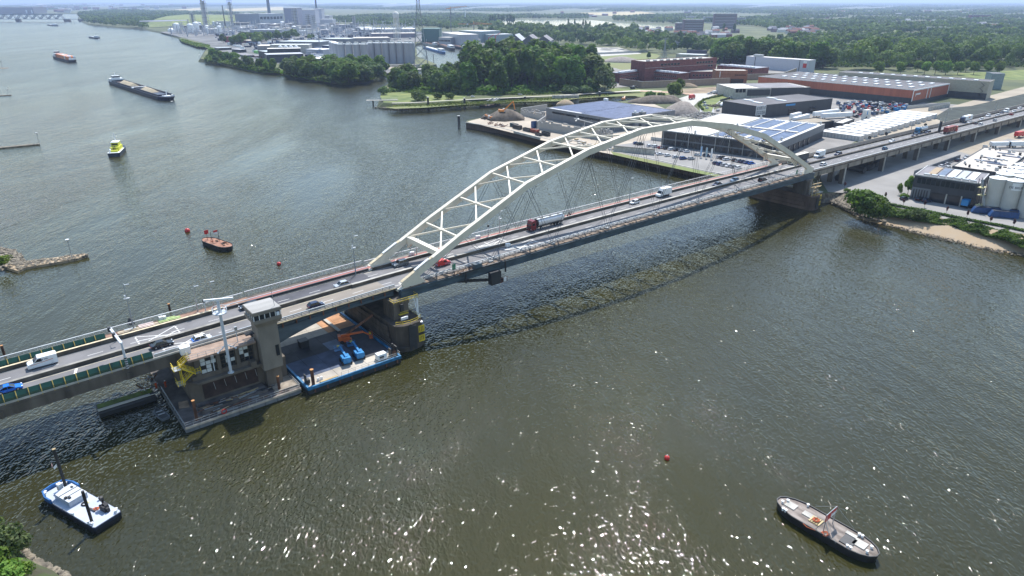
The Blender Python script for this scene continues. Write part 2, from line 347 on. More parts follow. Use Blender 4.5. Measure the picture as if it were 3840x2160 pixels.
for q in ([(640,38),(760,28),(770,36),(660,44)], [(840,34),(1060,25),(1070,38),(860,42)], [(2170,48),(2400,43),(2460,50),(2300,60),(2190,54)], [(100,14),(420,12),(430,16),(110,18)], [(1100,12),(1700,10),(1700,14),(1100,16)], [(2900,40),(3040,38),(3050,44),(2920,46)], [(900,8),(3600,7),(3600,10),(900,11)]):
    ground_patch('wheat_field', q, M_wheat)
for q in ([(3140,120),(3340,112),(3420,118),(3200,126)], [(3560,278),(3840,262),(3900,300),(3700,300)]):
    ground_patch('lawn', q, M_grass)
ground_patch('reed_bed', [(672,146),(680,154),(740,173),(765,176),(783,182),(790,170),(730,160),(700,150)], mat("green reeds", (0.09, 0.16, 0.04), 0.95, noise=0.3, scale=0.1))
# lakes and river arms beyond
M_lake = mat("far water", (0.06, 0.07, 0.06), 0.12, noise=0.05, spec=0.5)
for nm, q in (('lake', [(1880,74),(2211,75),(2300,83),(2370,89),(2425,93),(2526,98),(2560,104),(2480,118),(2300,112),(2180,104),(1880,114)]), ('lake', [(1490,82),(1590,80),(1600,96),(1500,97)]), ('lake', [(1775,76),(1835,78),(1830,90),(1780,90)])):
    ground_patch(nm, q, M_lake)
# roads and paths
road_px = [(2700,492),(2672,455),(2652,430),(2650,405),(2668,385),(2700,368),(2760,352),(2830,340),(2960,326),(3100,318)]
ground_patch('access_road', px=False, poly=strip(road_px, 11), m= mat("pale asphalt", (0.33, 0.325, 0.33), 0.9, noise=0.08, scale=0.1))
ground_patch('grass_verge', [(2625,385),(2650,372),(2720,350),(2750,348),(2752,362),(2700,378),(2680,395),(2668,420),(2690,436),(2620,400)], M_grass)
ground_patch('grass_verge', [(2622,400),(2632,380),(2648,372),(2646,395),(2655,420),(2690,440),(2640,425)], M_grass)
ground_patch('cycle_path', strip([(1470,387),(1560,385),(1690,377),(1760,374),(1940,366),(2060,360),(2240,350),(2300,346),(2400,340),(2480,343)], [3,3,3,3,3.5,3.5,3.5,5,8,8]), M_path, px=False)
ground_patch('access_road', strip([(2400,342),(2480,345),(2560,352),(2640,356),(2760,350)], 9), mat("reddish track", (0.40, 0.27, 0.19), 0.95, noise=0.2, scale=0.05), px=False)
ground_patch('hardstanding', [(2540,372),(2600,352),(2700,350),(2650,368),(2620,380),(2600,400),(2560,400)], M_concl)
# ---- green headland at the near left and the stone groynes
def mound(name, poly, m, h, px=True, inset=0.5, low=-0.6):
    q = pix(poly, 0) if px else poly
    cx = sum(p[0] for p in q)/len(q); cy = sum(p[1] for p in q)/len(q)
    k = MB(); rings = []
    for f, z in ((1.0, low), (0.85, h*0.45), (0.62, h*0.85), (0.3, h)):
        rings.append([(cx+(x-cx)*f, cy+(y-cy)*f, z) for x, y in q])
    k.loft(rings); return struct(name, k, m)
mound('headland', [(-700,1965),(0,1985),(60,2018),(92,2072),(130,2108),(175,2136),(245,2165),(330,2230),(200,2500),(-700,2500)], M_bank, 3.0)
mound('headland', [(-400,930),(0,940),(50,950),(82,970),(86,992),(60,1010),(0,1024),(-400,1060)], M_rock, 1.0)
def rocks(name, label, poly, n, r0, r1, z, seed):
    R = random.Random(seed); k = MB(); xs = [p[0] for p in poly]; ys = [p[1] for p in poly]; c = 0
    while c < n:
        x = R.uniform(min(xs), max(xs)); y = R.uniform(min(ys), max(ys))
        if not inpoly(x, y, poly): continue
        c += 1; r = R.uniform(r0, r1); rings = []
        for zz, f in ((-r*.5, .7), (r*.1, 1.0), (r*.6, .6)):
            a0 = R.random()*6; rings.append([(x+r*f*R.uniform(.7,1.2)*math.cos(a0+i*1.257), y+r*f*R.uniform(.7,1.2)*math.sin(a0+i*1.257), z+zz) for i in range(5)])
        k.loft(rings)
    o = k.build(name, M_rock, kind='stuff'); o['label'] = label; return o
gr = strip([(40,1016),(93,1000),(200,985),(290,970),(325,962)], [9,7,6,5,2], z=0)
k = MB(); k.prism(gr, -0.5, 0.9); tag(k.build('groyne', M_sand), 'narrow stone groyne reaching out from the green headland', 'groyne')
for i, q in enumerate((gr, pix([(0,936),(56,945),(89,970),(93,992),(70,1012),(40,1000),(55,975),(0,955)], 0))):
    tag(rocks('rocks', 'loose dark stones along the groyne and headland', q, 380, .3, .8, 0.7, i), 'loose dark stones along the edge of the groyne' if i == 0 else 'dark stones ringing the green headland', 'stones')
g2 = strip([(-60,560),(0,557),(60,551),(150,543)], [5,4,4,2], z=0)
k = MB(); k.prism(g2, -0.5, 0.7); tag(k.build('groyne', M_rock), 'low dark groyne awash far off the headland', 'groyne')
k = MB(); k.prism(strip([(-60,361),(0,360),(43,358)], [5,5,3], z=0), -.5, .6); tag(k.build('groyne', M_rock), 'thin dark groyne tip in the open river below the marker islet', 'groyne')
tag(rocks('rocks', '', pix([(92,2070),(130,2100),(250,2160),(330,2230),(250,2260),(100,2130),(75,2085)], 0), 500, .25, .7, 0.5, 9), 'pale stones on the shore below the bushes', 'stones')
tag(rocks('rocks', '', pix([(3107,763),(3174,794),(3250,832),(3316,845),(3320,835),(3250,815),(3180,780),(3125,755)], 0), 420, .3, .8, 1.2, 10), 'dark stones on the bank beside the bridge pier', 'stones')
tag(rocks('rocks', '', pix([(3316,848),(3513,899),(3718,947),(3840,966),(3840,945),(3513,885),(3330,842)], 0), 500, .15, .4, 0.3, 11), 'scattered stones along the waterline of the beach', 'stones')
tag(rocks('rocks', '', pix([(1405,406),(1482,414),(1593,410),(1730,401),(1728,396),(1593,403),(1482,406),(1425,400)], 0), 600, .4, 1.0, 0.6, 12), 'stones at the foot of the park bank', 'stones')
# ================================================================ bridge frame helpers
OFF = {}
def bthing(name, label, cat, s, t, z, group=None):
    o = thing(name, label, cat, W(s, t, z), BR, group); OFF[o.name] = (s, t, z); return o
def pb(mb, name, m, parent, label=None, smooth=False, kind=None):
    a, b, c = OFF[parent.name]; mb.v = [(x-a, y-b, z-c) for x, y, z in mb.v]
    return mb.build(name, m, parent, smooth=smooth, label=label, kind=kind)
def along(k, s0, s1, prof, step=10.0, cap=True):         # cross section (t, dz) drawn along the deck
    n = max(1, int(abs(s1-s0)/step)); rings = []
    for i in range(n+1):
        s = s0 + (s1-s0)*i/n; rings.append([(s, t, zr(s)+dz) for t, dz in prof])
    return k.loft(rings, cap)
def rect(t0, t1, z0, z1): return [(t0, z0), (t1, z0), (t1, z1), (t0, z1)]
def bstruct(name, k, m):
    o = k.build(name, m, at=(0, 0, 0)); o.location = (O[0], O[1], 0); o.rotation_euler = (0, 0, BR); o['kind'] = 'structure'; return o
LB = 206.6
NS = [0, 20.2, 42.7, 66.6, 90.7, 115.9, 140.0, 163.9, 186.4, 206.6]
NZ = [15.2, 25.0, 35.0, 41.4, 45.0, 45.0, 41.4, 35.0, 25.0, 15.2]
def az_(s): return float(np.interp(s, NS, NZ))
br = bthing('arch_bridge', 'cream steel tied arch road bridge spanning the river', 'arch bridge', 0, 0, 0)
TN, TF = 0.0, 16.9
for T in (TN, TF):
    k = MB(); hw = 0.65; rings = []
    for s, z in zip(NS, NZ):
        dp = .95
        i = NS.index(s)
        if i == 0: nx, nz = -0.75, 0.66
        elif i == len(NS)-1: nx, nz = 0.75, 0.66
        else:
            dx, dz = NS[i+1]-NS[i-1], NZ[i+1]-NZ[i-1]; l = math.hypot(dx, dz); nx, nz = -dz/l, dx/l
        rings.append([(s - nx*dp, T-hw, z - nz*dp), (s - nx*dp, T+hw, z - nz*dp), (s + nx*dp, T+hw, z + nz*dp), (s + nx*dp, T-hw, z + nz*dp)])
    k.loft(rings); pb(k, 'arch_rib', M_cream, br)
    for e in (0, 1):                                     # gusset where the rib meets the deck, paler plate of worn paint on its back
        f = lambda s: s if e == 0 else LB - s
        k = MB(); zt = zr(0); pr = [(f(-1.2), zt-0.2), (f(7.2), zt-0.2), (f(6.2), zt+1.0), (f(5.0), zt+2.3), (f(1.2), zt+0.6)]
        k.side(pr, T-hw+.03, T+hw-.03); pb(k, 'springing', M_cream, br)
        k = MB(); a = Vector((f(-0.2), T, az_(0)+.98)); b = Vector((f(9.5), T, az_(9.5)+1.13)); k.bar(a, b, 1.1, 0.08); pb(k, 'worn_plate', M_creamd, br, 'rust stained plate on the back of the rib')
    k = MB()
    for a, b in ((4.0, 8.5),): k.bar((a, T, az_(a)+1.3), (b, T, az_(b)+1.3), 0.8, 0.15)
    pb(k, 'white_hatch', M_white, br)
# portal beams and cross bracing
def zc(s): return az_(s) + 0.35
for s in (12.3, LB-12.3):
    k = MB(); k.bar((s, TN+.7, zc(s)-.5), (s, TF-.7, zc(s)-.5), 1.5, 1.5); pb(k, 'portal_beam', M_cream, br)
    for a, b in ((TN+.7, TN+3), (TF-.7, TF-3)):
        k = MB(); sg = 1 if s < 100 else -1
        k.add([(s-.7, a, zc(s)-3.2), (s+.7, a, zc(s)-1.2), (s+.7, b, zc(s)-1.2), (s-.7, b, zc(s)-1.2), (s-.7, a, zc(s)-1.2)], [(0,1,2),(0,3,4),(0,2,3),(1,4,3,2),(0,4,1)]); pb(k, 'haunch', M_cream, br)
PN = 15; PP = (LB - 24.6) / PN
for i in range(PN):
    a = 12.3 + i*PP; b = a + PP; m_ = (a+b)/2
    k = MB(); k.bar((m_, TN+.7, zc(m_)), (m_, TF-.7, zc(m_)), 0.55, 0.6); pb(k, 'cross_strut', M_cream, br)
    for p, q in (((a, TN), (b, TF)), ((b, TN), (a, TF))):
        for f0, f1 in ((0.04, 0.49), (0.51, 0.96)):
            A = (p[0]+(q[0]-p[0])*f0, p[1]+(q[1]-p[1])*f0); B = (p[0]+(q[0]-p[0])*f1, p[1]+(q[1]-p[1])*f1)
            k = MB(); k.bar((A[0], A[1], zc(A[0])-.05), (B[0], B[1], zc(B[0])-.05), 0.42, 0.42); pb(k, 'diagonal_brace', M_cream, br)
    k = MB(); k.lathe((m_, (TN+TF)/2, zc(m_)-.33), [(.75, 0), (.75, .66)], 8); pb(k, 'gusset', M_cream, br)
# hangers
DK = [5.3 + 24.05*i for i in range(0, 9)]; DK = [103.3 + (i-3.5)*24.05*1.0 - 0 for i in range(8)]
DK = [101.4 + 24.05*i for i in (-4, -3, -2, -1, 0, 1, 2, 3, 4)]
for T in (TN, TF):
    for i in range(1, 9):
        for j, d in enumerate(DK):
            if abs(d - NS[i]) > 20 or d < 3 or d > 203: continue
            for e in (-.45, .45):
                k = MB(); k.tube((NS[i]+e*1.4, T, NZ[i]-.6), (d+e, T, zr(d)+.3), 0.062, 5, cap=False); pb(k, 'hanger', M_dark if False else mat("hanger cable", (0.10, 0.11, 0.12), 0.5, noise=0.1), br)
    for d in DK:
        if 3 < d < 203:
            k = MB(); k.box(d-.7, d+.7, T-.35, T+.35, zr(d)-.6, zr(d)+.45); pb(k, 'hanger_anchor', M_galv, br)
# deck
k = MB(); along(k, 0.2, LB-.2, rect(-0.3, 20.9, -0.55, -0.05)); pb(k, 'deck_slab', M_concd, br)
for t0, t1 in ((-1.15, 0.25), (16.2, 17.6)):
    k = MB(); along(k, -1.0, LB+1, rect(t0, t1, -2.5, -0.12)); pb(k, 'edge_girder', M_blueg, br)
k = MB(); along(k, -1.0, LB+1, rect(-1.45, -1.15, -0.5, -0.3)); along(k, -1, LB+1, rect(-1.4, -1.15, -2.5, -2.35)); along(k, -1, LB+1, rect(-1.28, -1.16, -1.3, -1.2)); pb(k, 'girder_flange', M_blueg, br)
k = MB(); along(k, 0, LB, rect(-1.15, 0.5, -0.1, -0.02)); pb(k, 'service_ledge', mat("rusty service ledge", (0.19, 0.14, 0.10), 0.9, noise=0.4, scale=0.35, stretch=(1, 3, 1)), br)
for i in range(52):
    s = 2 + i*3.95
    k = MB(); k.box(s-.12, s+.12, -1.1, 0.5, zr(s)-.03, zr(s)+.12); pb(k, 'cross_plate', M_concd, br)
for i in range(17):
    s = 6 + i*12.1
    k = MB(); k.box(s-.2, s+.2, 0.3, 16.2, zr(s)-2.0, zr(s)-.56); pb(k, 'cross_girder', M_blueg, br)
def guard(br_, s0, s1, t, name='guard_rail', m=M_galv, h=.85, post=2.0, two=True):
    k = MB(); n = int((s1-s0)/10)+1
    for i in range(n):
        a = s0+(s1-s0)*i/n; b = s0+(s1-s0)*(i+1)/n
        k.bar((a, t, zr(a)+h), (b, t, zr(b)+h), .26, .26)
        if two: k.bar((a, t-.25, zr(a)+h-.35), (b, t-.25, zr(b)+h-.35), .16, .2)
    pb(k, name, m, br_); k = MB(); i = 0; s = s0
    while s < s1: k.box(s-.06, s+.06, t-.12, t+.06, zr(s)-.05, zr(s)+h-.1); s += post
    o = pb(k, 'rail_posts', m, br_, kind='stuff')
guard(br, 1, LB-2, 0.95)
k = MB(); along(k, -10, LB+3, rect(8.35, 9.15, -.05, 0.9)); pb(k, 'median_barrier', M_concd, br)  # the brown tone also carries the backlit shade of the face
k = MB(); along(k, -10, LB+3, rect(8.33, 9.17, 0.9, 0.96)); pb(k, 'barrier_lit_top', M_concl, br)  # added pale strip: sunlight on the barrier top put into the colour
k = MB(); along(k, 0, LB, rect(15.75, 16.15, -.05, 0.9)); pb(k, 'parapet', M_concd, br)  # same brown, with the shade of the face in its colour
k = MB(); along(k, 0, LB, rect(15.7, 16.2, 0.9, 0.96)); pb(k, 'parapet_lit_top', M_concl, br)  # pale strip painting the sunlit top of the parapet
def railing(br_, s0, s1, t, m=M_white, mid=3):
    k = MB(); k2 = MB(); n = max(1, int((s1-s0)/10))
    for i in range(n):
        a = s0+(s1-s0)*i/n; b = s0+(s1-s0)*(i+1)/n
        k.bar((a, t, zr(a)+1.25), (b, t, zr(b)+1.25), .16, .14)
        for j in range(mid): k2.bar((a, t, zr(a)+.25+j*.33), (b, t, zr(b)+.25+j*.33), .035, .035)
    pb(k, 'railing', m, br_); pb(k2, 'railing_wires', M_galv, br_); k = MB(); s = s0
    while s < s1: k.box(s-.025, s+.025, t-.04, t+.04, zr(s)-.1, zr(s)+1.2); s += 1.8
    pb(k, 'railing_posts', M_galv, br_, kind='stuff')
railing(br, 0, LB, 20.95)
k = MB(); along(k, 0, LB, rect(19.5, 20.9, -.04, .03)); pb(k, 'service_strip', M_conc, br)
# hanging inspection cradle
cr = bthing('inspection_cradle', 'dark steel inspection cradle slung under the near edge of the arch bridge', 'inspection cradle', 26, -1.5, 9.5)
k = MB()
for s in (19, 33): k.bar((s, -2.0, 14.7), (s, -2.0, 11.4), .35)
k.bar((17, -2.0, 14.8), (31, -2, 14.8), .4); k.bar((18, 1, 11.3), (33, -2.2, 9.2), .9, .6); k.box(27, 30.5, -3.2, -1.6, 8.9, 12.6); pb(k, 'frame', M_dark, cr)
k = MB(); k.box(30, 32.8, -3.3, -1.4, 9.0, 9.2)
for z in (9.7, 10.3):
    for a, b in (((30, -3.3), (32.8, -3.3)), ((32.8, -3.3), (32.8, -1.4)), ((30, -1.4), (32.8, -1.4))): k.bar((*a, z), (*b, z), .08)
pb(k, 'basket', M_rust, cr)
k = MB(); k.box(31.2, 32.2, -3.45, -3.38, 9.2, 10.4); pb(k, 'white_board', M_white, cr)
k = MB(); k.box(22, 24.5, -2.2, -.9, 14.6, 16.2); pb(k, 'engine_housing', M_blueg, cr)
k = MB(); R = random.Random(3)
for i in range(14): k.bar((15+i*.8, R.uniform(-2.2, -1), 14.3), (15.5+i*.8+R.uniform(-1, 1), R.uniform(-2.2, -1), 15.6), .12)
pb(k, 'rusty_braces', M_rust, cr)
# ================================================================ left approach, bascule span and their machinery house
va = bthing('approach_viaduct', 'concrete approach viaduct with green acoustic screens leading to the machinery house', 'viaduct', -60, 10, 0)
TL0, TL1 = 1.35, 21.6
k = MB(); along(k, -190, -33.8, rect(TL0, TL1, -.6, -.05)); pb(k, 'deck_slab', M_concd, va)
for t0, t1 in ((TL0-.05, TL0+.8), (7, 8), (13, 14), (TL1-.8, TL1)):
    k = MB(); along(k, -190, -53, [(t0, -2.6), (t1, -2.6), (t1, -.61), (t0, -.61)]); pb(k, 'girder', M_concd, va)
for s in range(-186, -60, 11):
    k = MB(); k.box(s-.35, s+.35, TL0-.35, TL0-.06, zr(s)-2.6, zr(s)-1.0); pb(k, 'pilaster', M_concd, va)
k = MB(); along(k, -190, -34, rect(TL0, TL0+.35, -.04, .35)); pb(k, 'kerb', M_concl, va)
k = MB(); along(k, -190, -8, rect(9.05-.35, 9.05+.4, -.05, .85)); pb(k, 'median_barrier', M_concd, va)  # face in shade, again painted into the brown
k = MB(); along(k, -190, -8, rect(8.68, 9.47, .85, .91)); pb(k, 'barrier_lit_top', M_conc, va)  # lighter strip stands in for sun on the barrier top
k = MB(); along(k, -190, -40.5, rect(16.4, 16.9, -.05, .9)); pb(k, 'parapet', M_concd, va)  # brown here also holds the shade of the parapet face
k = MB(); along(k, -190, -40.5, rect(16.35, 16.95, .9, .96)); pb(k, 'parapet_lit_top', M_creamd, va)  # cream strip paints sunlight along the parapet top
railing(va, -190, -34, 21.5)
k = MB(); along(k, -190, -66, rect(19.4, 21.4, -.04, .02)); pb(k, 'service_strip', M_concl, va)
k = MB(); along(k, -59.5, -33, rect(TL0+.5, TL0+.8, .3, .95)); pb(k, 'guard_rail', M_galv, va)
M_yp = mat("ochre posts", (0.42, 0.30, 0.06), 0.7, noise=0.15)
for side in (0, 1):
    s = -189.0
    while s < (-61.5 if side == 0 else -66):
        tb, dt = (TL0+.1, .75) if side == 0 else (17.5, .8)
        b0 = zr(s)
        k = MB(); k.add([(s+.08, tb, b0-.1), (s+1.95, tb, zr(s+2)-.1), (s+1.95, tb+.15, b0+.9), (s+.08, tb+.15, b0+.9), (s+1.95, tb+dt, b0+1.75), (s+.08, tb+dt, b0+1.75)], [(0,1,2,3),(3,2,4,5)])
        pb(k, 'screen_panel', M_green, va)
        k = MB(); k.bar((s, tb-.05, b0-.2), (s, tb+.1, b0+.95), .14, .18); k.bar((s, tb+.1, b0+.95), (s, tb+dt, b0+1.8), .14, .18); pb(k, 'screen_post', M_yp, va)
        s += 2.02
for s in (-150, -110):
    for t in (4, 11, 18):
        k = MB(); k.box(s-1, s+1, t-1.2, t+1.2, -1, zr(s)-2.6); pb(k, 'pier_column', M_concd, va)
# white site hut and timber debris on the closed footway
k = MB(); 
bl = bthing('bascule_span', 'steel bascule span with curved haunch between the control tower and the arch', 'bascule bridge', -18, 10, 0)
def bas(s): return zr(s) - .6 - 1.3 - 3.2*max(0, (-s-14)/19)**1.7
for t0, t1 in ((1.0, 1.5), (6, 6.4), (12, 12.4), (18.0, 18.5)):
    k = MB(); n = 14; rings = []
    for i in range(n+1):
        s = -33.3 + 31.2*i/n; rings.append([(s, t0, bas(s)), (s, t1, bas(s)), (s, t1, zr(s)-.5), (s, t0, zr(s)-.5)])
    k.loft(rings); pb(k, 'main_girder', M_blueg, bl)
k = MB(); along(k, -33.5, -1.3, rect(.6, 19.4, -.45, -.06)); pb(k, 'deck_plate', M_dark, bl)
k = MB(); along(k, -33.3, -1.6, rect(.62, 1.0, -.05, .12)); pb(k, 'kerb', mat("worn yellowish kerb", (0.55, 0.45, 0.27), 0.8, noise=0.3, scale=0.7), bl)
k = MB(); along(k, -33.3, -2, rect(.7, 1.25, -1.25, -1.1)); pb(k, 'girder_flange', M_blueg, bl)
for i in range(9):
    s = -32 + i*3.4; k = MB(); k.box(s-.12, s+.12, .5, 1.0, zr(s)-1.3, zr(s)-.1); pb(k, 'bracket', M_rust, bl)
guard(bl, -33, -1.5, 1.3); 
k = MB(); along(k, -40, -1, rect(16.3, 16.7, .15, .75)); pb(k, 'crash_barrier', M_dark, bl)
k = MB(); along(k, -40, -1, rect(17.2, 17.5, .9, 1.0)); pb(k, 'handrail', M_galv, bl)
k = MB(); along(k, -33.5, -.6, rect(19.4, 21.8, -.4, -.05)); pb(k, 'footway_deck', M_concd, bl)
railing(bl, -33.5, -.3, 21.8)
# ================================================================ road, footway and paint
def lane(name, m, s0, s1, t0, t1, dz=0.0):
    k = MB(); n = max(1, int((s1-s0)/8)); rings = []
    for i in range(n): 
        a = s0+(s1-s0)*i/n; b = s0+(s1-s0)*(i+1)/n
        k.add([(a, t0, zr(a)+dz), (b, t0, zr(b)+dz), (b, t1, zr(b)+dz), (a, t1, zr(a)+dz)], [(0, 1, 2, 3)])
    return bstruct(name, k, m)
lane('road', M_asph, -190, -33.4, TL0+.35, 8.6); lane('road', M_asph, -190, -33.4, 9.5, 16.35)
lane('road', M_asphb, -33.4, -3, 1.4, 8.6); lane('road', M_asphd, -33.4, -3, 9.5, 16.25)
lane('road', M_asph, -3, LB, 1.0, 8.34); lane('road', M_asph, -3, LB, 9.16, 15.74)
lane('road', M_asph, LB, 900, .9, 8.34); lane('road', M_asph, LB, 900, 9.16, 15.74)
M_pink = mat("red cycle path asphalt", (0.33, 0.135, 0.115), 0.9, noise=0.12, scale=0.3, detail=7)
M_brick2 = mat("brown paved footway", (0.25, 0.15, 0.105), 0.9, noise=0.25, scale=0.5, detail=7)
lane('cycle_path', M_pink, -33.4, -.3, 17.3, 20.1); lane('cycle_path', M_pink, -.3, LB, 16.25, 19.5); lane('cycle_path', M_brick2, -66, -33.4, 17.0, 21.2); lane('service_walk', M_concd, -33.4, -.3, 20.1, 21.7, -.02)
lane('cycle_path', mat("faded pink footway", (0.45, 0.30, 0.22), 0.9, noise=0.1), LB, 900, 16.4, 18.3)
M_line = mat("white road paint", (0.72, 0.71, 0.66), 0.8, noise=0.12, scale=1.0)
M_lineb = mat("aged cream road paint", (0.55, 0.50, 0.36), 0.85, noise=0.2, scale=0.6)
for s0, s1 in ((-190, -3), (-3, LB), (LB, 900)):
    e = 16.0 if s0 < -3 else 15.35
    for t in (8.1, 9.9 if s0 < -3 else 9.5, e): lane('edge_line', M_lineb if t > 8 and t < 9 or t > 12 else M_line, s0+.01, s1, t-.08, t+.08, .006)
    lane('edge_line', M_line, s0+.01, s1, 2.1, 2.26, .006)
dash = MB()
s = -188
for s in np.arange(-188, 500, 8.4):
    for t in (5.15, 12.75):
        if 1 < s < 1: continue
        a, b = s, s+3.0; dash.add([(a, t-.07, zr(a)+.01), (b, t-.07, zr(b)+.01), (b, t+.07, zr(b)+.01), (a, t+.07, zr(a)+.01)], [(0,1,2,3)])
o = bstruct('lane_marking', dash, M_line)
jn = MB()
def stroke(a, b, wd=.22):
    s0, t0 = a; s1, t1 = b; l = math.hypot(s1-s0, t1-t0); nx, ny = -(t1-t0)/l*wd/2, (s1-s0)/l*wd/2
    jn.add([(s0-nx, t0-ny, zr(s0)+.014), (s1-nx, t1-ny, zr(s1)+.014), (s1+nx, t1+ny, zr(s1)+.014), (s0+nx, t0+ny, zr(s0)+.014)], [(0,1,2,3)])
for s0, s1, t0, t1 in ((-60.5, -52, 10.2, 15.6), (-57, -48, 2.6, 7.8)):
    stroke((s0, t0), (s1, t1)); stroke((s0, t1), (s1, t0)); stroke((s0, (t0+t1)/2), (s1, (t0+t1)/2-1.5)); stroke((s0+3, t0), (s1, (t0+t1)/2)); stroke((s0, t0), (s1, t0+1.2))
    for e in (s0, s1):
        for q in range(5): stroke((e, t0+(t1-t0)*q/5), (e, t0+(t1-t0)*(q+.6)/5), .35)
stroke((-74.5, 3.0), (-73.2, 8.0), .5)
for q in range(5): stroke((42+q*0, 17.8), (44, 19.3), .12)
for s in (8, 24, 37): stroke((s, 17.8), (s+1.5, 19.4), .15)
for a, b in (((-53, 18.2), (-47, 17.4)), ((-47, 17.4), (-46, 18.4)), ((-42, 17.4), (-37, 19.8)), ((-37, 19.8), (-36, 17.6)), ((-62, 17.6), (-57, 18)), ((-46, 19.6), (-43, 17.3))): stroke(a, b, .15)
for t0, t1, s0, s1 in ((9.8, 14.8, 33, 44), (2.6, 7.8, 38, 51)):
    tm = (t0+t1)/2
    for a, b in (((s0, tm), (s1, t1)), ((s0, tm), (s1, t0)), ((s0, t1-1), (s1-2, t0)), ((s0+3, t0), (s1, t1-1)), ((s0+5, t0), (s0+5, t1)), ((s1, t0), (s1, t1)), ((s0, tm), (s1, tm))): stroke(a, b, .22)
bstruct('road_marking', jn, M_line)
# ================================================================ river piers of the arch
M_stone = mat('dark weathered masonry', (.07, .058, .046), .93, noise=.35, scale=.5, stretch=(1, 1, .4), bump=.2)
def river_pier(label, s0, s1, t0, t1, ztop, cols, m=M_stone):
    sm = (s0+s1)/2; hw = (s1-s0)/2; o = bthing('river_pier', label, 'bridge pier', sm, (t0+t1)/2, 0, 'stone piers of the arch bridge')
    def ring(e, z):
        r = []
        for a in (-150,-120,-90,-60,-30): r.append((sm+(hw+e)*math.cos(math.radians(a))*1.0, t0+(hw*.6+e)*math.sin(math.radians(a)), z))
        for a in (30,60,90,120,150): r.append((sm+(hw+e)*math.cos(math.radians(a)), t1+(hw*.6+e)*math.sin(math.radians(a)), z))
        return r
    k = MB(); k.loft([ring(.5, -1), ring(.35, 1.2), ring(0, 1.3), ring(0, ztop-.7), ring(.25, ztop-.65), ring(.25, ztop)]); pb(k, 'plinth', m, o)
    R = random.Random(5); n = 0                           # facing stones on the long flank
    for row in range(3):
        t = t0+1.0+row*.6
        while t < t1-2:
            l = R.uniform(1.6, 2.6); k = MB(); k.box(s0-.04-R.random()*.05, s0+.3, t, t+l-.08, 1.7+row*1.55, 1.7+row*1.55+1.45); pb(k, 'stone', m, o); t += l
    for a, b in cols:
        k = MB(); k.loft([[(sm-2.3, a, ztop), (sm+2.3, a, ztop), (sm+2.3, b, ztop), (sm-2.3, b, ztop)], [(sm-2.1, a+.1, 12.3), (sm+2.1, a+.1, 12.3), (sm+2.1, b-.1, 12.3), (sm-2.1, b-.1, 12.3)]]); pb(k, 'column', M_concd, o)
        for q in range(3):
            k = MB(); k.box(sm-2.45, sm-2.25, a+.5+q*(b-a-1.6)/2, a+.9+q*(b-a-1.6)/2, ztop, 12.2); pb(k, 'buttress', M_concd, o)
    k = MB(); k.box(sm-2.4, sm+2.4, cols[0][0]-.2, cols[-1][1]+.2, 11.2, 12.25); pb(k, 'cap_beam', M_concd, o)
    k = MB()
    k.box(sm-1, sm+1.2, t0-hw*.6-.35, t0-hw*.6-.1, 0.2, ztop-.4); pb(k, 'fender_plate', M_dark, o)
    for z, w2 in ((1.3, .5), (4.0, 0.5)):
        k = MB(); k.box(sm+2.2, sm+4.0, t0-hw*.6+.35, t0-hw*.6+.5, z, z+1.9); pb(k, 'yellow_sign', M_yel, o)
        k = MB(); 
        for q in range(3): k.box(sm+2.45+q*.5, sm+2.55+q*.5, t0-hw*.6+.28, t0-hw*.6+.34, z+.4, z+1.5)
        k.box(sm+2.9, sm+3.4, t0-hw*.6+.28, t0-hw*.6+.34, z+1.4, z+1.5); pb(k, 'numerals', M_dark, o)
    k = MB(); k.box(sm+2.3, sm+3.9, t0-hw*.6+.4, t0-hw*.6+.55, 3.2, 4.0); pb(k, 'sign_board', M_dark, o)
    k = MB(); pr = ring(-.3, ztop)[:6]
    for z in (.5, 1.05):
        for a, b in zip(pr, pr[1:]): k.bar((a[0], a[1], ztop+z), (b[0], b[1], ztop+z), .07)
    for a in pr: k.bar((a[0], a[1], ztop), (a[0], a[1], ztop+1.1), .07)
    pb(k, 'yellow_railing', M_yel, o)
    return o
p1 = river_pier('stone and concrete river pier beside the blue work barge', -6.6, 2.4, -4.6, 22.0, 7.3, ((-2.6, 3.0), (14.0, 20.0)))
k = MB(); k.tube((1.6, -2.9, 12.2), (2.0, -3.6, 7.6), .12); pb(k, 'white_downpipe', M_white, p1)
k = MB(); k.bar((2.5, -3.0, 11.8), (2.5, -3.0, 7.4), .5, .12); k.bar((2.4, -3.4, 7.5), (1.0, -7.2, 6.9), .6, .15); pb(k, 'white_duct', M_white, p1)
k = MB()
for z in (12.5, 13.1):
    k.bar((-4.6, -3.3, z), (2.6, -3.3, z), .08); k.bar((2.6, -3.3, z), (2.6, 0, z), .08); k.bar((-4.6, -3.3, z), (-4.6, -1.2, z), .08)
for s in range(9): k.bar((-4.6+s*.9, -3.3, 12.0), (-4.6+s*.9, -3.3, 13.1), .07)
pb(k, 'yellow_walkway', M_yel, p1)
k = MB(); k.box(-2.6, -1.8, -3.4, -2.75, 9.3, 11.5); pb(k, 'signal_lamp', M_dark, p1)
k = MB()
for a in (8.9, 9.5): k.bar((-3.2, -3.6, a), (-.6, -3.6, a), .07)
k.box(-3.2, -.6, -3.6, -2.8, 8.7, 8.8); pb(k, 'lamp_platform', M_yel, p1)
k = MB(); k.box(-3.6, -1.6, -5.0, -4.6, 7.9, 8.6); pb(k, 'white_board', M_white, p1)
p2 = river_pier('brown river pier at the far end of the arch with scaffolding on its column', 197.5, 205.5, -5.0, 22.0, 6.0, ((-2.6, 3.5), (13.5, 20.0)), mat("brown stained concrete", (0.11, 0.075, 0.055), 0.9, noise=0.35, scale=0.3, stretch=(1, 1, .3)))
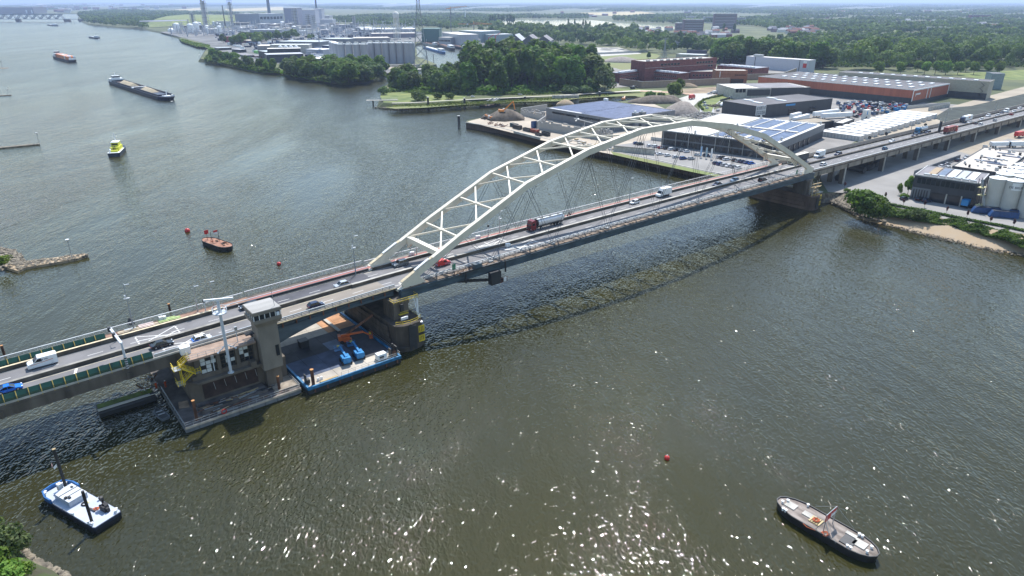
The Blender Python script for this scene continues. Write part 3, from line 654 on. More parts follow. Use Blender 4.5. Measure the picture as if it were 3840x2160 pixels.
sc = bthing('scaffold', 'pipe scaffolding with planks around the far pier column', 'scaffolding', 203, -4, 6); R = random.Random(8)
for i in range(14):
    s, t = R.uniform(200, 206.5), R.uniform(-6, -3)
    k = MB(); k.tube((s, t, 6.0), (s+R.uniform(-.4, .4), t, R.uniform(9, 12.6)), .07, 5); pb(k, 'pole', M_galv, sc)
for i in range(10):
    z = R.uniform(6.1, 12.5); k = MB(); k.bar((199.8, R.uniform(-6, -3.2), z), (206, R.uniform(-6, -3.2), z+R.uniform(-.3, .3)), .5, .07); pb(k, 'plank', mat("bright timber", (0.42, 0.32, 0.18), 0.9, noise=0.2), sc)
# ================================================================ machinery house and control tower
mh = bthing('machinery_house', 'brown concrete bridge machinery house with metal framed windows and a flat terrace', 'building', -47, 0, 0)
M_mh = mat("brown grey concrete", (0.125, 0.105, 0.083), 0.92, noise=0.22, scale=0.4, stretch=(1, 1, .4), bump=.15)
k = MB(); k.prism([(-54.5, -1.0), (-52.8, -2.4), (-33.6, -2.4), (-33.6, 22), (-54.5, 22)], -1, 7.3); pb(k, 'base', M_mh, mh)
k = MB(); k.prism([(-55.0, -2.6), (-53.6, -4.4), (-34.2, -4.4), (-34.2, 22.2), (-55, 22.2)], 7.3, 7.9); pb(k, 'ledge', M_mh, mh)
for s, wd in ((-53.2, 1.1), (-48.6, .7), (-44.6, .8), (-40.6, .8)):
    k = MB(); k.box(s, s+wd, -3.2, -2.6, 7.9, 13.0); pb(k, 'pilaster', M_mh, mh)
k = MB(); k.box(-54.2, -40.2, -2.6, 1.2, 7.9, 13.0); pb(k, 'wall', M_mh, mh)
k = MB(); k.box(-54.0, -40.2, -3.1, -2.58, 7.9, 8.9); pb(k, 'plinth_band', M_mh, mh)
k = MB(); k.box(-54.4, -40.0, -3.9, 1.3, 13.0, 13.5); pb(k, 'terrace_slab', mat("pinkish terrace paving", (0.29, 0.21, 0.16), 0.9, noise=0.2), mh)
M_pan = mat("blanked window sheet", (0.60, 0.63, 0.62), 0.6, noise=0.05)
for wi, (s0, s1, r0, pat) in enumerate(((-52.0, -48.7, 9.0, "110010111100"), (-47.8, -44.7, 9.0, "0000110100 0"), (-43.7, -40.7, 9.0, "000010100110"))):
    rows = 4; cols = 3; cw = (s1-s0)/cols; chh = .93
    wdw = pb((lambda k: (k.box(s0-.08, s1+.08, -2.78, -2.62, 8.95, 8.95+rows*chh+.1), k)[1])(MB()), 'window', M_concd, mh)
    a, b, c = OFF[mh.name]
    for r_ in range(rows):
        for c_ in range(cols):
            on = pat[(r_*cols+c_) % len(pat)] == '1'
            k = MB(); x0 = s0+c_*cw+.07; z0 = 9.02+r_*chh; k.box(x0-a, x0+cw-.14-a, -2.84-b, -2.76-b, z0-c, z0+chh-.12-c); k.build('pane', M_pan if on else M_glass, wdw)
k = MB()
for z in (14.0, 14.5):
    k.bar((-54, -3.8, z), (-40.2, -3.8, z), .06); k.bar((-54, -3.8, z), (-54, .8, z), .06)
for i in range(9): k.bar((-54+i*1.7, -3.8, 13.5), (-54+i*1.7, -3.8, 14.5), .06)
pb(k, 'terrace_railing', M_galv, mh)
k = MB(); k.box(-54.8, -52.8, -.6, .6, 13.5, 15.1); pb(k, 'white_cabinet', M_white, mh)
k = MB(); k.bar((-52.8, -2.6, 7.2), (-34.5, -2.55, 7.2), .12); pb(k, 'cable_tray', M_galv, mh)
k = MB(); k.box(-52.4, -40.4, -2.5, -2.38, 2.6, 6.6); pb(k, 'dark_recess', mat("dark brown stained steel", (0.045, 0.028, 0.024), 0.8, noise=0.4), mh)
k = MB(); k.box(-42, -40.8, -4.6, -2.8, 7.9, 9.0); pb(k, 'bollard_block', M_mh, mh)
for i in range(5):
    k = MB(); s = -50+i*2.3; k.bar((s, -2.52, 6.0), (s+.2, -2.6, 4.2), .08); pb(k, 'pipe', M_galv, mh)
tw = bthing('control_tower', 'concrete bridge control tower with wide glazed cab above the bascule span', 'tower', -37.3, -3, 2)
M_tw = mat("tower concrete", (0.205, 0.182, 0.15), 0.92, noise=0.1, scale=0.5, stretch=(1, 1, .4), bump=.1)
k = MB(); k.box(-39.6, -35.2, -5.4, -1.0, 6.3, 17.9); pb(k, 'shaft', M_tw, tw)
k = MB(); k.box(-39.0, -35.5, -4.4, -1.0, 1.5, 6.29); pb(k, 'foot', M_mh, tw)
k = MB(); k.loft([[(-40.0, -6.0, 17.7), (-34.7, -6.0, 17.7), (-34.7, -.8, 17.7), (-40.0, -.8, 17.7)], [(-40.5, -6.5, 18.6), (-34.3, -6.5, 18.6), (-34.3, -.4, 18.6), (-40.5, -.4, 18.6)], [(-40.5, -6.5, 19.4), (-34.3, -6.5, 19.4), (-34.3, -.4, 19.4), (-40.5, -.4, 19.4)]]); pb(k, 'cab_base', M_tw, tw)
k = MB(); k.box(-40.3, -34.5, -6.3, -.6, 19.4, 20.6); pb(k, 'cab_glass', M_glass, tw)
for i in range(6):
    k = MB(); s = -40.45+i*1.2; k.box(s, s+.14, -6.45, -6.31, 19.4, 20.62); pb(k, 'mullion', M_white, tw)
for i in range(5):
    k = MB(); t = -6.4+i*1.2; k.box(-40.45, -40.31, t, t+.14, 19.4, 20.62); pb(k, 'mullion', M_white, tw)
k = MB(); k.box(-40.6, -34.2, -6.6, -.3, 20.6, 21.3); pb(k, 'fascia', M_tw, tw)
k = MB(); k.box(-40.5, -34.3, -6.5, -.4, 21.3, 21.42); pb(k, 'roof', mat("roof felt", (0.34, 0.33, 0.31), 0.95, noise=0.15, scale=0.6, stretch=(.2, 1, 1)), tw)
k = MB(); k.tube((-35.2, -5.6, 20.6), (-35.6, -5.6, 26.5), .05); pb(k, 'antenna', M_galv, tw)
k = MB(); k.box(-36.4, -35.6, -5.46, -5.38, 9.2, 11.9); pb(k, 'signal_window', M_glass, tw)
k = MB(); k.box(-35.4, -34.8, -6.7, -6.4, 19.5, 20.3); pb(k, 'floodlight', M_lamp, tw)
k = MB()
for i in range(4): k.box(-41.5, -39.4, -2.4+i*.5, -2.2+i*.5, 14.6, 14.8)
pb(k, 'louvre', M_dark, tw)
# yellow escape stair
ys = bthing('escape_stair', 'yellow steel escape stair zigzagging down the end of the machinery house', 'stairs', -55.5, -2, 6)
def stair(k1, k2, a, b, z0, z1, t0, t1):
    n = 9
    for t in (t0, t1):
        k1.bar((a, t, z0), (b, t, z1), .1, .28)
        for h in (.5, 1.05): k1.bar((a, t, z0+h), (b, t, z1+h), .07)
        for i in range(4):
            f = i/3; k1.bar((a+(b-a)*f, t, z0+(z1-z0)*f), (a+(b-a)*f, t, z0+(z1-z0)*f+1.05), .07)
    for i in range(n):
        f = (i+.5)/n; k2.box(min(a, b)+abs(b-a)*(f if b > a else 1-f)-.13, min(a, b)+abs(b-a)*(f if b > a else 1-f)+.13, t0, t1, z0+(z1-z0)*f-.03, z0+(z1-z0)*f+.03)
for a, b, z0, z1, t0, t1 in ((-56.2, -53.9, 12.0, 13.6, -2.9, -2.1), (-55.8, -53.4, 12.0, 10.1, -3.9, -3.1), (-55.8, -53.6, 8.4, 10.0, -2.9, -2.1)):
    k1, k2 = MB(), MB(); stair(k1, k2, a, b, z0, z1, t0, t1); pb(k1, 'stringer', M_yel, ys); pb(k2, 'treads', M_galv, ys)
for s0, s1, z in ((-57.4, -56.0, 12.0), (-53.5, -52.3, 10.1), (-57.2, -55.8, 8.4)):
    k = MB(); k.box(s0, s1, -4.0, -1.7, z-.06, z); pb(k, 'landing', M_galv, ys); k = MB()
    for h in (.55, 1.1):
        k.bar((s0, -4, z+h), (s1, -4, z+h), .08); k.bar((s0, -4, z+h), (s0, -1.7, z+h), .08); k.bar((s1, -4, z+h), (s1, -1.7, z+h), .08)
    for s in (s0, (s0+s1)/2, s1): k.bar((s, -4, z-.1), (s, -4, z+1.1), .08)
    for s in (s0, s1): k.bar((s, -4, z-.1), (s, -1.7, z-.1), .12)
    pb(k, 'landing_rail', M_yel, ys)
k = MB(); k.bar((-56.1, -3.9, 7.9), (-56.1, -3.9, 12), .16); k.bar((-56.1, -2.1, 7.9), (-56.1, -2.1, 12), .16); pb(k, 'posts', M_yel, ys)
# radar mast
rm = bthing('radar_mast', 'tall pale grey radar mast with railed crow nest and long rotating bar', 'mast', -46.4, -4.1, 7.9)
M_mast = mat("pale mast paint", (0.52, 0.56, 0.60), 0.5, noise=0.06)
k = MB(); k.tube((-46.4, -4.1, 7.9), (-46.4, -4.1, 14.6), .32, 10, .32); k.tube((-46.4, -4.1, 14.6), (-46.4, -4.1, 22.6), .36, 10, .27); k.tube((-46.4, -4.1, 22.6), (-46.4, -4.1, 25.2), .3, 10); k.lathe((-46.4, -4.1, 7.9), [(.7, 0), (.7, .15)], 8); pb(k, 'pole', M_mast, rm)
k = MB(); k.lathe((-46.4, -4.1, 22.2), [(.5, 0), (1.5, .25), (1.5, .4)], 8); pb(k, 'platform', M_mast, rm)
k = MB()
for h in (.55, 1.1):
    for i in range(8):
        a, b = i*math.pi/4, (i+1)*math.pi/4; k.bar((-46.4+1.5*math.cos(a), -4.1+1.5*math.sin(a), 22.6+h), (-46.4+1.5*math.cos(b), -4.1+1.5*math.sin(b), 22.6+h), .07)
for i in range(8):
    a = i*math.pi/4; k.bar((-46.4+1.5*math.cos(a), -4.1+1.5*math.sin(a), 22.5), (-46.4+1.5*math.cos(a), -4.1+1.5*math.sin(a), 23.7), .07)
pb(k, 'railing', M_mast, rm)
k = MB(); k.bar((-48.9, -3.0, 25.6), (-43.6, -5.4, 25.6), .42, .4); k.tube((-46.4, -4.1, 25.1), (-46.4, -4.1, 25.5), .25); pb(k, 'radar_bar', M_white, rm)
for sg in (-1, 1):
    k = MB(); k.tube((-46.4, -4.1, 14.9), (-46.4+sg*1.9, -4.1, 13.4), .12); k.ball((-46.4+sg*1.9, -4.1, 13.4), .25, 8, 5); pb(k, 'bracket', M_mast, rm)
k = MB()
for e in (-.2, .2): k.bar((-46.4+e, -3.6, 14), (-46.4+e, -3.75, 22.3), .05)
for i in range(20): k.bar((-46.6, -3.65, 14.3+i*.4), (-46.2, -3.65, 14.3+i*.4), .05)
pb(k, 'ladder', M_mast, rm)
# overhead sign gantry with black and white banded post, small signal posts, lamps
gp = bthing('barrier_gantry', 'white cantilever signal gantry with black banded foot over the approach road', 'gantry', -65, 1.3, zr(-65))
gs, gt, gz = -64.9, 1.2, zr(-65)
k = MB(); k.tube((gs, gt, gz), (gs, gt, gz+5.9), .26, 8, .2); k.bar((gs, gt, gz+5.8), (gs-.6, gt+7.6, gz+6.6), .5, .35); pb(k, 'arm', M_mast, gp)
for i in range(5):
    k = MB(); k.tube((gs, gt, gz+.25+i*.5), (gs, gt, gz+.5+i*.5), .29, 8); pb(k, 'black_band', M_dark, gp)
for f in (.95, .55):
    k = MB(); k.box(gs-.6*f-.5, gs-.6*f+.1, gt+7.6*f-.4, gt+7.6*f+.5, gz+5.2+.8*f, gz+6.2+.8*f); pb(k, 'signal_head', M_dark, gp)
def lamp(label, s, t, h, arm=1.6, sub=True):
    z = zr(s); o = bthing('street_lamp', label, 'street lamp', s, t, z, 'lamps along the bridge')
    k = MB(); k.tube((s, t, z), (s, t, z+h*.45), .17, 7, .15); k.tube((s, t, z+h*.45), (s, t, z+h), .1, 6, .05); pb(k, 'pole', M_galv if h < 9 else mat("grey lamp post", (.22, .25, .27), .5, noise=.1), o)
    k = MB(); k.bar((s, t, z+h), (s+.2, t-arm, z+h+.2), .07); pb(k, 'arm', M_galv, o)
    k = MB(); k.box(s-.1, s+.9, t-arm-.2, t-arm+.2, z+h+.12, z+h+.28); pb(k, 'lamp_head', M_galv, o)
    if sub:
        k = MB(); k.box(s-.6, s+.6, t-.3, t-.05, z+h*.68, z+h*.68+.25); k.box(s-.4, s-.1, t-.3, t, z+h*.72, z+h*.72+.5); pb(k, 'camera', M_white, o)
    return o
lamp('tall grey lamp post beside the white stacked boards on the closed footway', *[ST(503, 1235, zr(-57))[i] for i in (0, 1)], 11.5)
lamp('tall grey lamp post beside the near foot of the far arch rib', -5.0, 16.3, 11.3)
lamp('slender lamp post by the red patch of the cycle path', *ST(742, 1165, zr(-37)), 6.8, 1.4, False)
lamp('slender dark lamp post nearest the radar bar', *ST(803, 1150, zr(-33)), 6.8, 0.8, False)
lamp('thin lamp post standing on the cycle path under the portal beam', *ST(1563, 958, zr(15)), 4.8, .2, False)
lamp('lamp post with round mirrors seen through the arch', *ST(1874, 879, zr(48)), 7.5, .3, True)
lamp('thin lamp column rising past the arch hangers', *ST(2360, 760, zr(100)), 9.0, .3, False)
for (u, v), lab in (((3370, 500), 'thin lamp post beside the middle of the white container rows'), ((3528, 470), 'thin lamp post above the gantry sign on the far carriageway'), ((3715, 420), 'thin lamp post farthest along the motorway viaduct')):
    s, t = ST(u, v, 12.3); lamp(lab, s, 16.4, 10, 1.5, False)
def banded(label, s, t, h=2.6):
    o = bthing('signal_post', label, 'signal post', s, t, zr(s), 'short signal posts on the footway'); z = zr(s)
    k = MB(); k.tube((s, t, z), (s, t, z+h), .14); pb(k, 'post', M_white, o)
    for i in range(4):
        k = MB(); k.tube((s, t, z+.4+i*.6), (s, t, z+.7+i*.6), .17); pb(k, 'black_band', M_dark, o)
    k = MB(); k.box(s-.2, s+.3, t-.25, t+.2, z+h, z+h+.7); pb(k, 'signal_head', M_dark, o)
banded('black and white banded post on the footway beyond the median box', *ST(1831, 892, zr(43)), 3.6)
banded('small striped signal post on the footway near the portal beam', *ST(1541, 952, zr(12)), 2.8)
for (u, v), lab in (((773, 1175), 'small grey traffic signal by the footway railing'), ((887, 1258), 'white swan neck traffic signal beside the control tower'), ((762, 1338), 'slim white signal mast leaning over the window wall')):
    s, t = ST(u, v, zr(-45)) if v < 1300 else (-49.6, -4.0); z = zr(-45) if v < 1200 else (13.5 if v < 1300 else 9.5)
    if v == 1258: s, t = -43.2, -1.6
    o = bthing('signal_post', lab, 'signal post', s, t, z); k = MB(); k.tube((s, t, z), (s, t, z+3.6), .1); pb(k, 'post', M_mast, o)
    k = MB(); k.box(s-.3, s+.3, t-.2, t+.2, z+2.9, z+3.7); pb(k, 'signal_head', M_galv if v > 1200 else M_dark, o)
# cameras and boxes on the footway
for (u, v), lab, m in (((1905, 925), 'pale steel box on the near guard rail', M_white), ((1793, 895), 'twin white cabinets on the footway past the banded post', M_white), ((612, 1200), 'white cabinet with dark strap on the closed footway', M_white), ((1545, 955), 'small white camera housing on the footway parapet', M_white), ((700, 1310), 'white control cabinet at the head of the yellow stair', M_white)):
    s, t = ST(u, v, zr(40) if u > 1400 else 13.6); z = zr(s); o = bthing('cabinet', lab, 'cabinet', s, t, z)
    k = MB(); k.box(s-.8, s-.05, t-.4, t+.4, z+.1, z+1.1); k.box(s+.05, s+.7, t-.4, t+.4, z+.1, z+1.0); pb(k, 'box', m, o); k = MB(); k.box(s-.85, s+.75, t-.45, t+.45, z, z+.12); pb(k, 'foot', M_galv, o)
# stacks of boards on the closed footway
def stack(label, u, v, n, m, l=3.2, wd=.35):
    s0, t0 = ST(u, v, 13.5); t0 = min(t0, 19.6); z = zr(s0); o = bthing('board_stack', label, 'stack of boards', s0, t0, z)
    for i in range(n):
        k = MB(); k.box(s0-l/2, s0+l/2, t0-.6+i*(wd+.12), t0-.6+i*(wd+.12)+wd, z+.12, z+.28+(i % 2)*.1); pb(k, 'board', m, o)
stack('white and pink boards stacked on the closed footway by the tall lamp', 540, 1208, 5, mat("pinkish white boards", (.62, .5, .45), .8, noise=.15))
stack('lime green boards laid on the footway', 610, 1180, 4, mat("lime boards", (.42, .52, .22), .8, noise=.15), 3.8)
stack('second heap of lime green boards along the railing', 635, 1172, 3, mat("lime boards", (.42, .52, .22), .8, noise=.15), 2.6)
stack('long beige planks against the parapet', 520, 1225, 3, mat("beige planks", (.5, .42, .3), .9, noise=.2), 9, .3)
stack('pair of bright white beams on the closed footway beside the screens', 215, 1277, 2, M_white, 3.8, .25)
stack('greyish bundle of sheets near the railing', 480, 1222, 3, M_galv, 2.4, .5)
o = bthing('tarpaulin_heap', 'dark tarpaulin heap beside the tall lamp post', 'tarpaulin', *ST(492, 1215, 13.5), zr(-57)); s, t = ST(492, 1215, 13.5)
k = MB(); k.lathe((s, t, zr(-57)), [(.9, 0), (.8, .6), (.35, 1.5), (.1, 1.7)], 7); pb(k, 'cover', M_dark, o)
# ================================================================ work pontoon round the machinery house
pn = bthing('work_pontoon', 'grey modular work pontoon wrapped round the foot of the machinery house', 'pontoon', -46, -6, 0)
M_deck = mat("dirty pontoon deck", (0.115, 0.10, 0.09), 0.9, noise=0.4, scale=0.4, detail=8, bump=.2)
M_pside = mat("pontoon side plates", (0.17, 0.18, 0.19), 0.6, noise=0.2, scale=0.5)
n = 9
for i in range(n):
    s0 = -58.6+i*2.82; k = MB(); k.box(s0+.04, s0+2.76, -9.2, -2.3, -.5, 1.3); pb(k, 'float', M_pside, pn)
for i in range(8):
    t0 = -2.2+i*3.0; k = MB(); k.box(-58.6, -54.6, t0+.04, t0+2.95, -.5, 1.3); pb(k, 'float', M_pside, pn)
k = MB(); k.prism([(-58.6, -9.2), (-33.3, -9.2), (-33.3, -2.4), (-54.6, -2.4), (-54.6, 21.7), (-58.6, 21.7)], 1.3, 1.38); pb(k, 'deck', M_deck, pn)
k = MB(); k.prism([(-54.3, -6.4), (-39.8, -6.4), (-39.8, -2.45), (-54.3, -2.45)], 1.38, 2.1); pb(k, 'raised_deck', M_deck, pn)
k = MB(); k.prism([(-38.6, -8.0), (-33.5, -8.0), (-33.5, -2.5), (-38.6, -2.5)], 1.38, 1.75); pb(k, 'raised_deck', mat("scaffold boards", (.26, .22, .17), .9, noise=.3, scale=.8), pn)
k = MB()
for h in (.5, 1.0):
    k.bar((-58.5, -9.1, 1.38+h), (-33.4, -9.1, 1.38+h), .07); k.bar((-58.5, -9.1, 1.38+h), (-58.5, 10, 1.38+h), .07); k.bar((-33.4, -9.1, 1.38+h), (-33.4, -2.5, 1.38+h), .07)
for i in range(16): k.bar((-58.5+i*1.67, -9.1, 1.38), (-58.5+i*1.67, -9.1, 2.38), .06)
for i in range(10): k.bar((-58.5, -9.1+i*2, 1.38), (-58.5, -9.1+i*2, 2.38), .06)
pb(k, 'railing', M_galv, pn)
k = MB(); k.box(-58.6, -33.3, -9.45, -9.2, .95, 1.42); pb(k, 'rubbing_strake', mat("bleached timber", (.45, .38, .30), .9, noise=.3, scale=.6), pn)
R = random.Random(12)
mm = [M_wood, M_rust, M_galv, mat("bright timber", (0.42, 0.32, 0.18), 0.9, noise=0.2), M_dark]
for i in range(46):
    s, t = R.uniform(-54, -36), R.uniform(-8.6, -4.2); z = 2.12 if (t > -6.3 and s < -40) else 1.4
    k = MB(); l = R.uniform(.8, 5); a = R.uniform(-.12, .12); k.bar((s-l/2, t-l*a, z+.15), (s+l/2, t+l*a, z+.15), R.uniform(.12, .45), R.uniform(.06, .25))
    tag(pb(k, 'timber', mm[i % 5], pn), 'x', 'x') if False else pb(k, 'timber', mm[i % 5], pn)
k = MB(); k.add([(-57.6, -1.0, 1.5), (-55.6, -1.9, 1.5), (-55.4, -.3, 2.4), (-57.2, .4, 2.4)], [(0, 1, 2, 3)]); pb(k, 'plywood_sheet', M_wood, pn)
ms = bthing('spud_pile', 'rusty spud pile at the near corner of the work pontoon', 'pile', -55.8, -7.9, 0, 'rusty spud piles'); 
k = MB(); k.tube((-55.8, -7.9, -1), (-55.8, -7.9, 6.2), .32, 9); pb(k, 'tube', M_rust, ms); k = MB(); k.tube((-55.8, -7.9, 6.2), (-55.8, -7.9, 6.32), .36, 9); pb(k, 'cap', mat("orange rust", (.45, .22, .08), .8, noise=.2), ms)
for lab, s, t, zt in (('rusty spud pile by the control tower end of the pontoon', -37.5, -7.2, 5.0), ('short rusty pile standing in the river beyond the approach screens', *ST(18, 1320, 0), 4.2), ('rusty pile in the river beyond the closed footway', *ST(640, 1160, 0), 4.6)):
    if t > 10: s, t = ST(18, 1335, 0) if 'screens' in lab else ST(640, 1175, 0)
    if t > 10: zt = 3.0
    o = dup(ms, W(s, t, 0), BR, lab); o.scale = (1, 1, zt/6.2)
lr = bthing('life_ring', 'red life ring hung on the pontoon railing', 'life ring', -50.5, -9.3, 1.6); k = MB()
for i in range(10):
    a, b = i*math.pi/5, (i+1)*math.pi/5; k.bar((-50.5+.5*math.cos(a), -9.3, 2.1+.5*math.sin(a)), (-50.5+.5*math.cos(b), -9.3, 2.1+.5*math.sin(b)), .17)
pb(k, 'ring', M_red, lr)
# barge under the approach, with clutter
ub = bthing('small_barge', 'narrow dark barge with mossy deck lying below the approach viaduct', 'barge', -66, 12, 0)
k = MB(); k.box(-71.5, -60, 8.5, 13.2, -.4, 1.0); pb(k, 'hull', M_dark, ub); k = MB(); k.box(-71.3, -60.1, 11.0, 13.1, 1.0, 1.06); pb(k, 'mossy_deck', mat("moss", (.12, .17, .03), .95, noise=.4), ub)
k = MB(); k.bar((-71.5, 9, 1.5), (-60, 9, 1.5), .15); k.bar((-71.5, 10, 1.25), (-61, 10, 1.25), .3); pb(k, 'rails', M_offw, ub)
cl = bthing('scrap_heap', 'jumble of pale pipes and fittings piled on the pontoon under the viaduct', 'scrap pile', -60.5, 15, 1.4)
R = random.Random(4)
for i in range(60):
    s, t = R.uniform(-62.5, -58.8), R.uniform(11, 17.5); k = MB(); d = R.uniform(.3, 1.2); a = R.uniform(0, 6.3)
    k.bar((s, t, 1.5+R.random()*1.0), (s+d*math.cos(a), t+d*math.sin(a), 1.6+R.random()*1.3), R.uniform(.08, .3)); pb(k, 'pipe', [M_offw, mm[3], M_galv, M_rust][i % 4], cl)
db = bthing('rowing_boat', 'small dark open boat tied to the pontoon side', 'dinghy', -61, 1.2, 0)
def boathull(k, c, L, B, z0, z1, rz=0, pointy=True, inner=True):
    ca, sa = math.cos(rz), math.sin(rz); R_ = lambda x, y, z: (c[0]+x*ca-y*sa, c[1]+x*sa+y*ca, z)
    rings = []
    for x, w, zz in ((-.5, .38, z1), (-.45, .45, z1), (-.1, .5, z1), (.25, .42, z1), (.42, .2, z1+.1), (.5, .03, z1+.2)):
        rings.append([R_(x*L, -w*B, zz), R_(x*L, -w*B*.8, z0), R_(x*L, w*B*.8, z0), R_(x*L, w*B, zz)])
    k.loft(rings)
k = MB(); boathull(k, (-61, 1.2), 5.2, 2.2, -.25, .55, math.radians(100)); pb(k, 'hull', mat("grey hull", (.12, .13, .14), .6, noise=.2), db)
k = MB(); boathull(k, (-61, 1.2), 4.6, 1.6, .1, .60, math.radians(100)); pb(k, 'inside', M_dark, db)
k = MB(); k.box(-61.6, -60.2, .6, .95, .6, .68); k.box(-61.7, -60.4, 2.0, 2.3, .6, .68); pb(k, 'thwart', M_galv, db)
# ================================================================ blue edged deck barge beside the pier
bb = bthing('deck_barge', 'large blue edged flat deck barge moored between the tower and the pier', 'barge', -20, 5, 0)
k = MB(); k.box(-32.4, -8.0, -11.3, 27, -.5, 1.5); pb(k, 'hull', M_dark, bb)
for a, b, c, d in ((-32.5, -7.9, -11.45, -11.0), (-32.5, -7.9, 26.7, 27.1), (-32.5, -32.0, -11.0, 26.7), (-8.4, -7.9, -11.0, 26.7)):
    k = MB(); k.box(a, b, c, d, 1.2, 1.95); pb(k, 'blue_coaming', mat("weathered blue paint", (.02, .15, .30), .5, noise=.3, scale=.8), bb)
M_d1 = mat("black deck coating", (.045, .047, .055), .8, noise=.35, scale=.3, detail=8); M_d2 = mat("slate blue mats", (.065, .085, .13), .85, noise=.3, scale=.4, detail=8)
M_d3 = mat("pale worn plates", (.40, .36, .30), .9, noise=.2, scale=.2, detail=8); M_d4 = mat("rusty orange plates", (.42, .22, .11), .9, noise=.3, scale=.3, detail=8)
R = random.Random(2)
for i in range(6):
    for j in range(8):
        s0 = -32+i*3.93; t0 = -11+j*4.71; tm = t0+2.3; sm = s0+2
        m = M_d3 if tm > 10.5 or tm < -8.4 else (M_d2 if (sm < -16 and tm < 3) else M_d1)
        if tm > 10.5 and sm > -15: m = M_d4
        if i == 3 and 5 < tm < 9: m = mat("pale blue mat", (.16, .2, .27), .85, noise=.15)
        k = MB(); k.box(s0+.03, s0+3.9, t0+.03, t0+4.68, 1.5, 1.56+R.random()*.04); pb(k, 'deck_plate', m, bb)
k = MB()
for h in (.5, 1.0): k.bar((-24, -11.2, 1.95+h), (-9, -11.2, 1.95+h), .06)
for i in range(9): k.bar((-24+i*1.8, -11.2, 1.9), (-24+i*1.8, -11.2, 2.95), .05)
for h in (.5, 1.0): k.bar((-8.1, -11.2, 1.95+h), (-8.1, 5, 1.95+h), .06)
pb(k, 'railing', M_galv, bb)
k = MB(); k.box(-29, -24.6, -10.7, -10.0, 1.6, 1.9); pb(k, 'timber_stack', mat("bright timber", (0.42, 0.32, 0.18), 0.9, noise=0.2), bb)
for i in range(8): k = MB(); k.box(-31+i*3.1, -30.7+i*3.1, -11.6, -11.3, .3, 1.1); pb(k, 'tyre_fender', M_rust, bb)
dup(ms, W(-30.6, -10.2, 0), BR, 'rusty brown spud pile at the front corner of the blue edged barge').scale = (1.25, 1.25, .9)
def bbox(name, label, cat, s, t, z, parts):
    o = bthing(name, label, cat, s, t, z)
    for nm, m, bx in parts:
        k = MB()
        for b in bx: k.box(s+b[0], s+b[1], t+b[2], t+b[3], z+b[4], z+b[5])
        pb(k, nm, m, o)
    return o
bbox('generator', 'white generator box on the corner of the blue edged barge', 'generator', -12.4, -9.3, 1.6, [('housing', M_white, [(-1.2, 1.2, -.8, .8, .15, 1.7)]), ('skid', M_dark, [(-1.3, 1.3, -.9, .9, 0, .15)]), ('grille', M_dark, [(-.8, .4, -.83, -.8, .5, 1.2)])])
bbox('winch', 'dark mooring winch at the blue barge corner by the pier', 'winch', -9.2, -9.6, 1.6, [('drum', M_rust, [(-.6, .6, -.5, .5, .3, 1.5)]), ('frame', M_dark, [(-.9, -.6, -.7, .7, 0, 2.2), (.6, .9, -.7, .7, 0, 2.6), (-.2, .2, -.2, .2, 1.5, 3.4)])])
bbox('winch', 'black winch frame beside the rusty spud pile on the blue barge', 'winch', -31.4, -9.0, 1.6, [('drum', M_dark, [(-.4, .4, -.5, .5, .2, 1.2)]), ('frame', M_dark, [(-.6, -.4, -.6, .6, 0, 2.6)])])
bbox('bin', 'dark container box in the shade on the blue barge deck', 'container', -24.6, 9.3, 1.6, [('body', M_dark, [(-1.1, 1.1, -1, 1, 0, 1.7)]), ('lid', M_dark, [(-1.2, 1.2, -1.1, 1.1, 1.72, 1.9)])])
bbox('beam', 'long pale steel beam lying across the back of the barge', 'beam', -13.8, 16.5, 1.6, [('flange', M_concl, [(-.45, .45, -5.5, 5.5, .3, .45)]), ('web', M_rust, [(-.1, .1, -5.5, 5.5, 0, .3)])])
bbox('bollard_pair', 'pair of small white bollards beside the timber stack', 'bollard', -28.6, -9.2, 1.6, [('bollard', M_white, [(-.6, -.1, -.2, .2, 0, .8)]), ('bollard', M_white, [(.2, .7, -.2, .2, 0, .8)])])
def lift(label, s, t, rz, m, group='blue boom lifts on the barge'):
    o = thing('boom_lift', label, 'boom lift', W(s, t, 1.58), BR+rz, group)
    k = MB(); k.box(-1.5, 1.5, -.9, .9, .45, .9); k.build('chassis', m, o)
    for x in (-1.1, 1.1):
        for y in (-1.05, 1.05): k = MB(); k.tube((x, y-.22, .5), (x, y+.22, .5), .5, 10); k.build('wheel', M_tyre, o)
    k = MB(); k.box(-1.9, 1.0, -1.0, 1.0, 1.0, 1.9); k.build('turret', m, o)
    k = MB(); k.box(-2.0, -1.3, -.9, .9, 1.9, 2.2); k.build('counterweight', m, o)
    k = MB(); k.bar((-1.2, 0, 2.1), (4.6, 0, 2.3), .5, .45); k.bar((4.4, 0, 2.3), (6.0, 0, 1.3), .3, .3); k.build('boom', m, o)
    k = MB(); k.box(6.0, 6.9, -1.0, 1.0, .4, .5)
    for h in (.6, 1.1):
        k.bar((6, -1, .5+h), (6, 1, .5+h), .07); k.bar((6.9, -1, .5+h), (6.9, 1, .5+h), .07); k.bar((6, -1, .5+h), (6.9, -1, .5+h), .07); k.bar((6, 1, .5+h), (6.9, 1, .5+h), .07)
    k.build('basket', m, o); k = MB(); k.box(6.0, 6.5, -.3, .3, 1.4, 1.8); k.build('control_box', M_yel, o)
    return o
lift('blue boom lift nearer the barge edge, boom folded down', -20.0, -5.3, math.radians(80), M_blue)
lift('blue boom lift parked closer to the white generator', -16.3, -5.0, math.radians(80), M_blue)
ol = lift('orange boom lift with raised arm in the shade beside the pier', -15.0, 4.6, math.radians(-20), mat("orange paint", (.55, .12, .03), .5, noise=.15), None)
k = MB(); k.bar((0, .3, 2), (7.5, .6, 6.5), .55, .5); k.build('raised_boom', M_rust, ol)
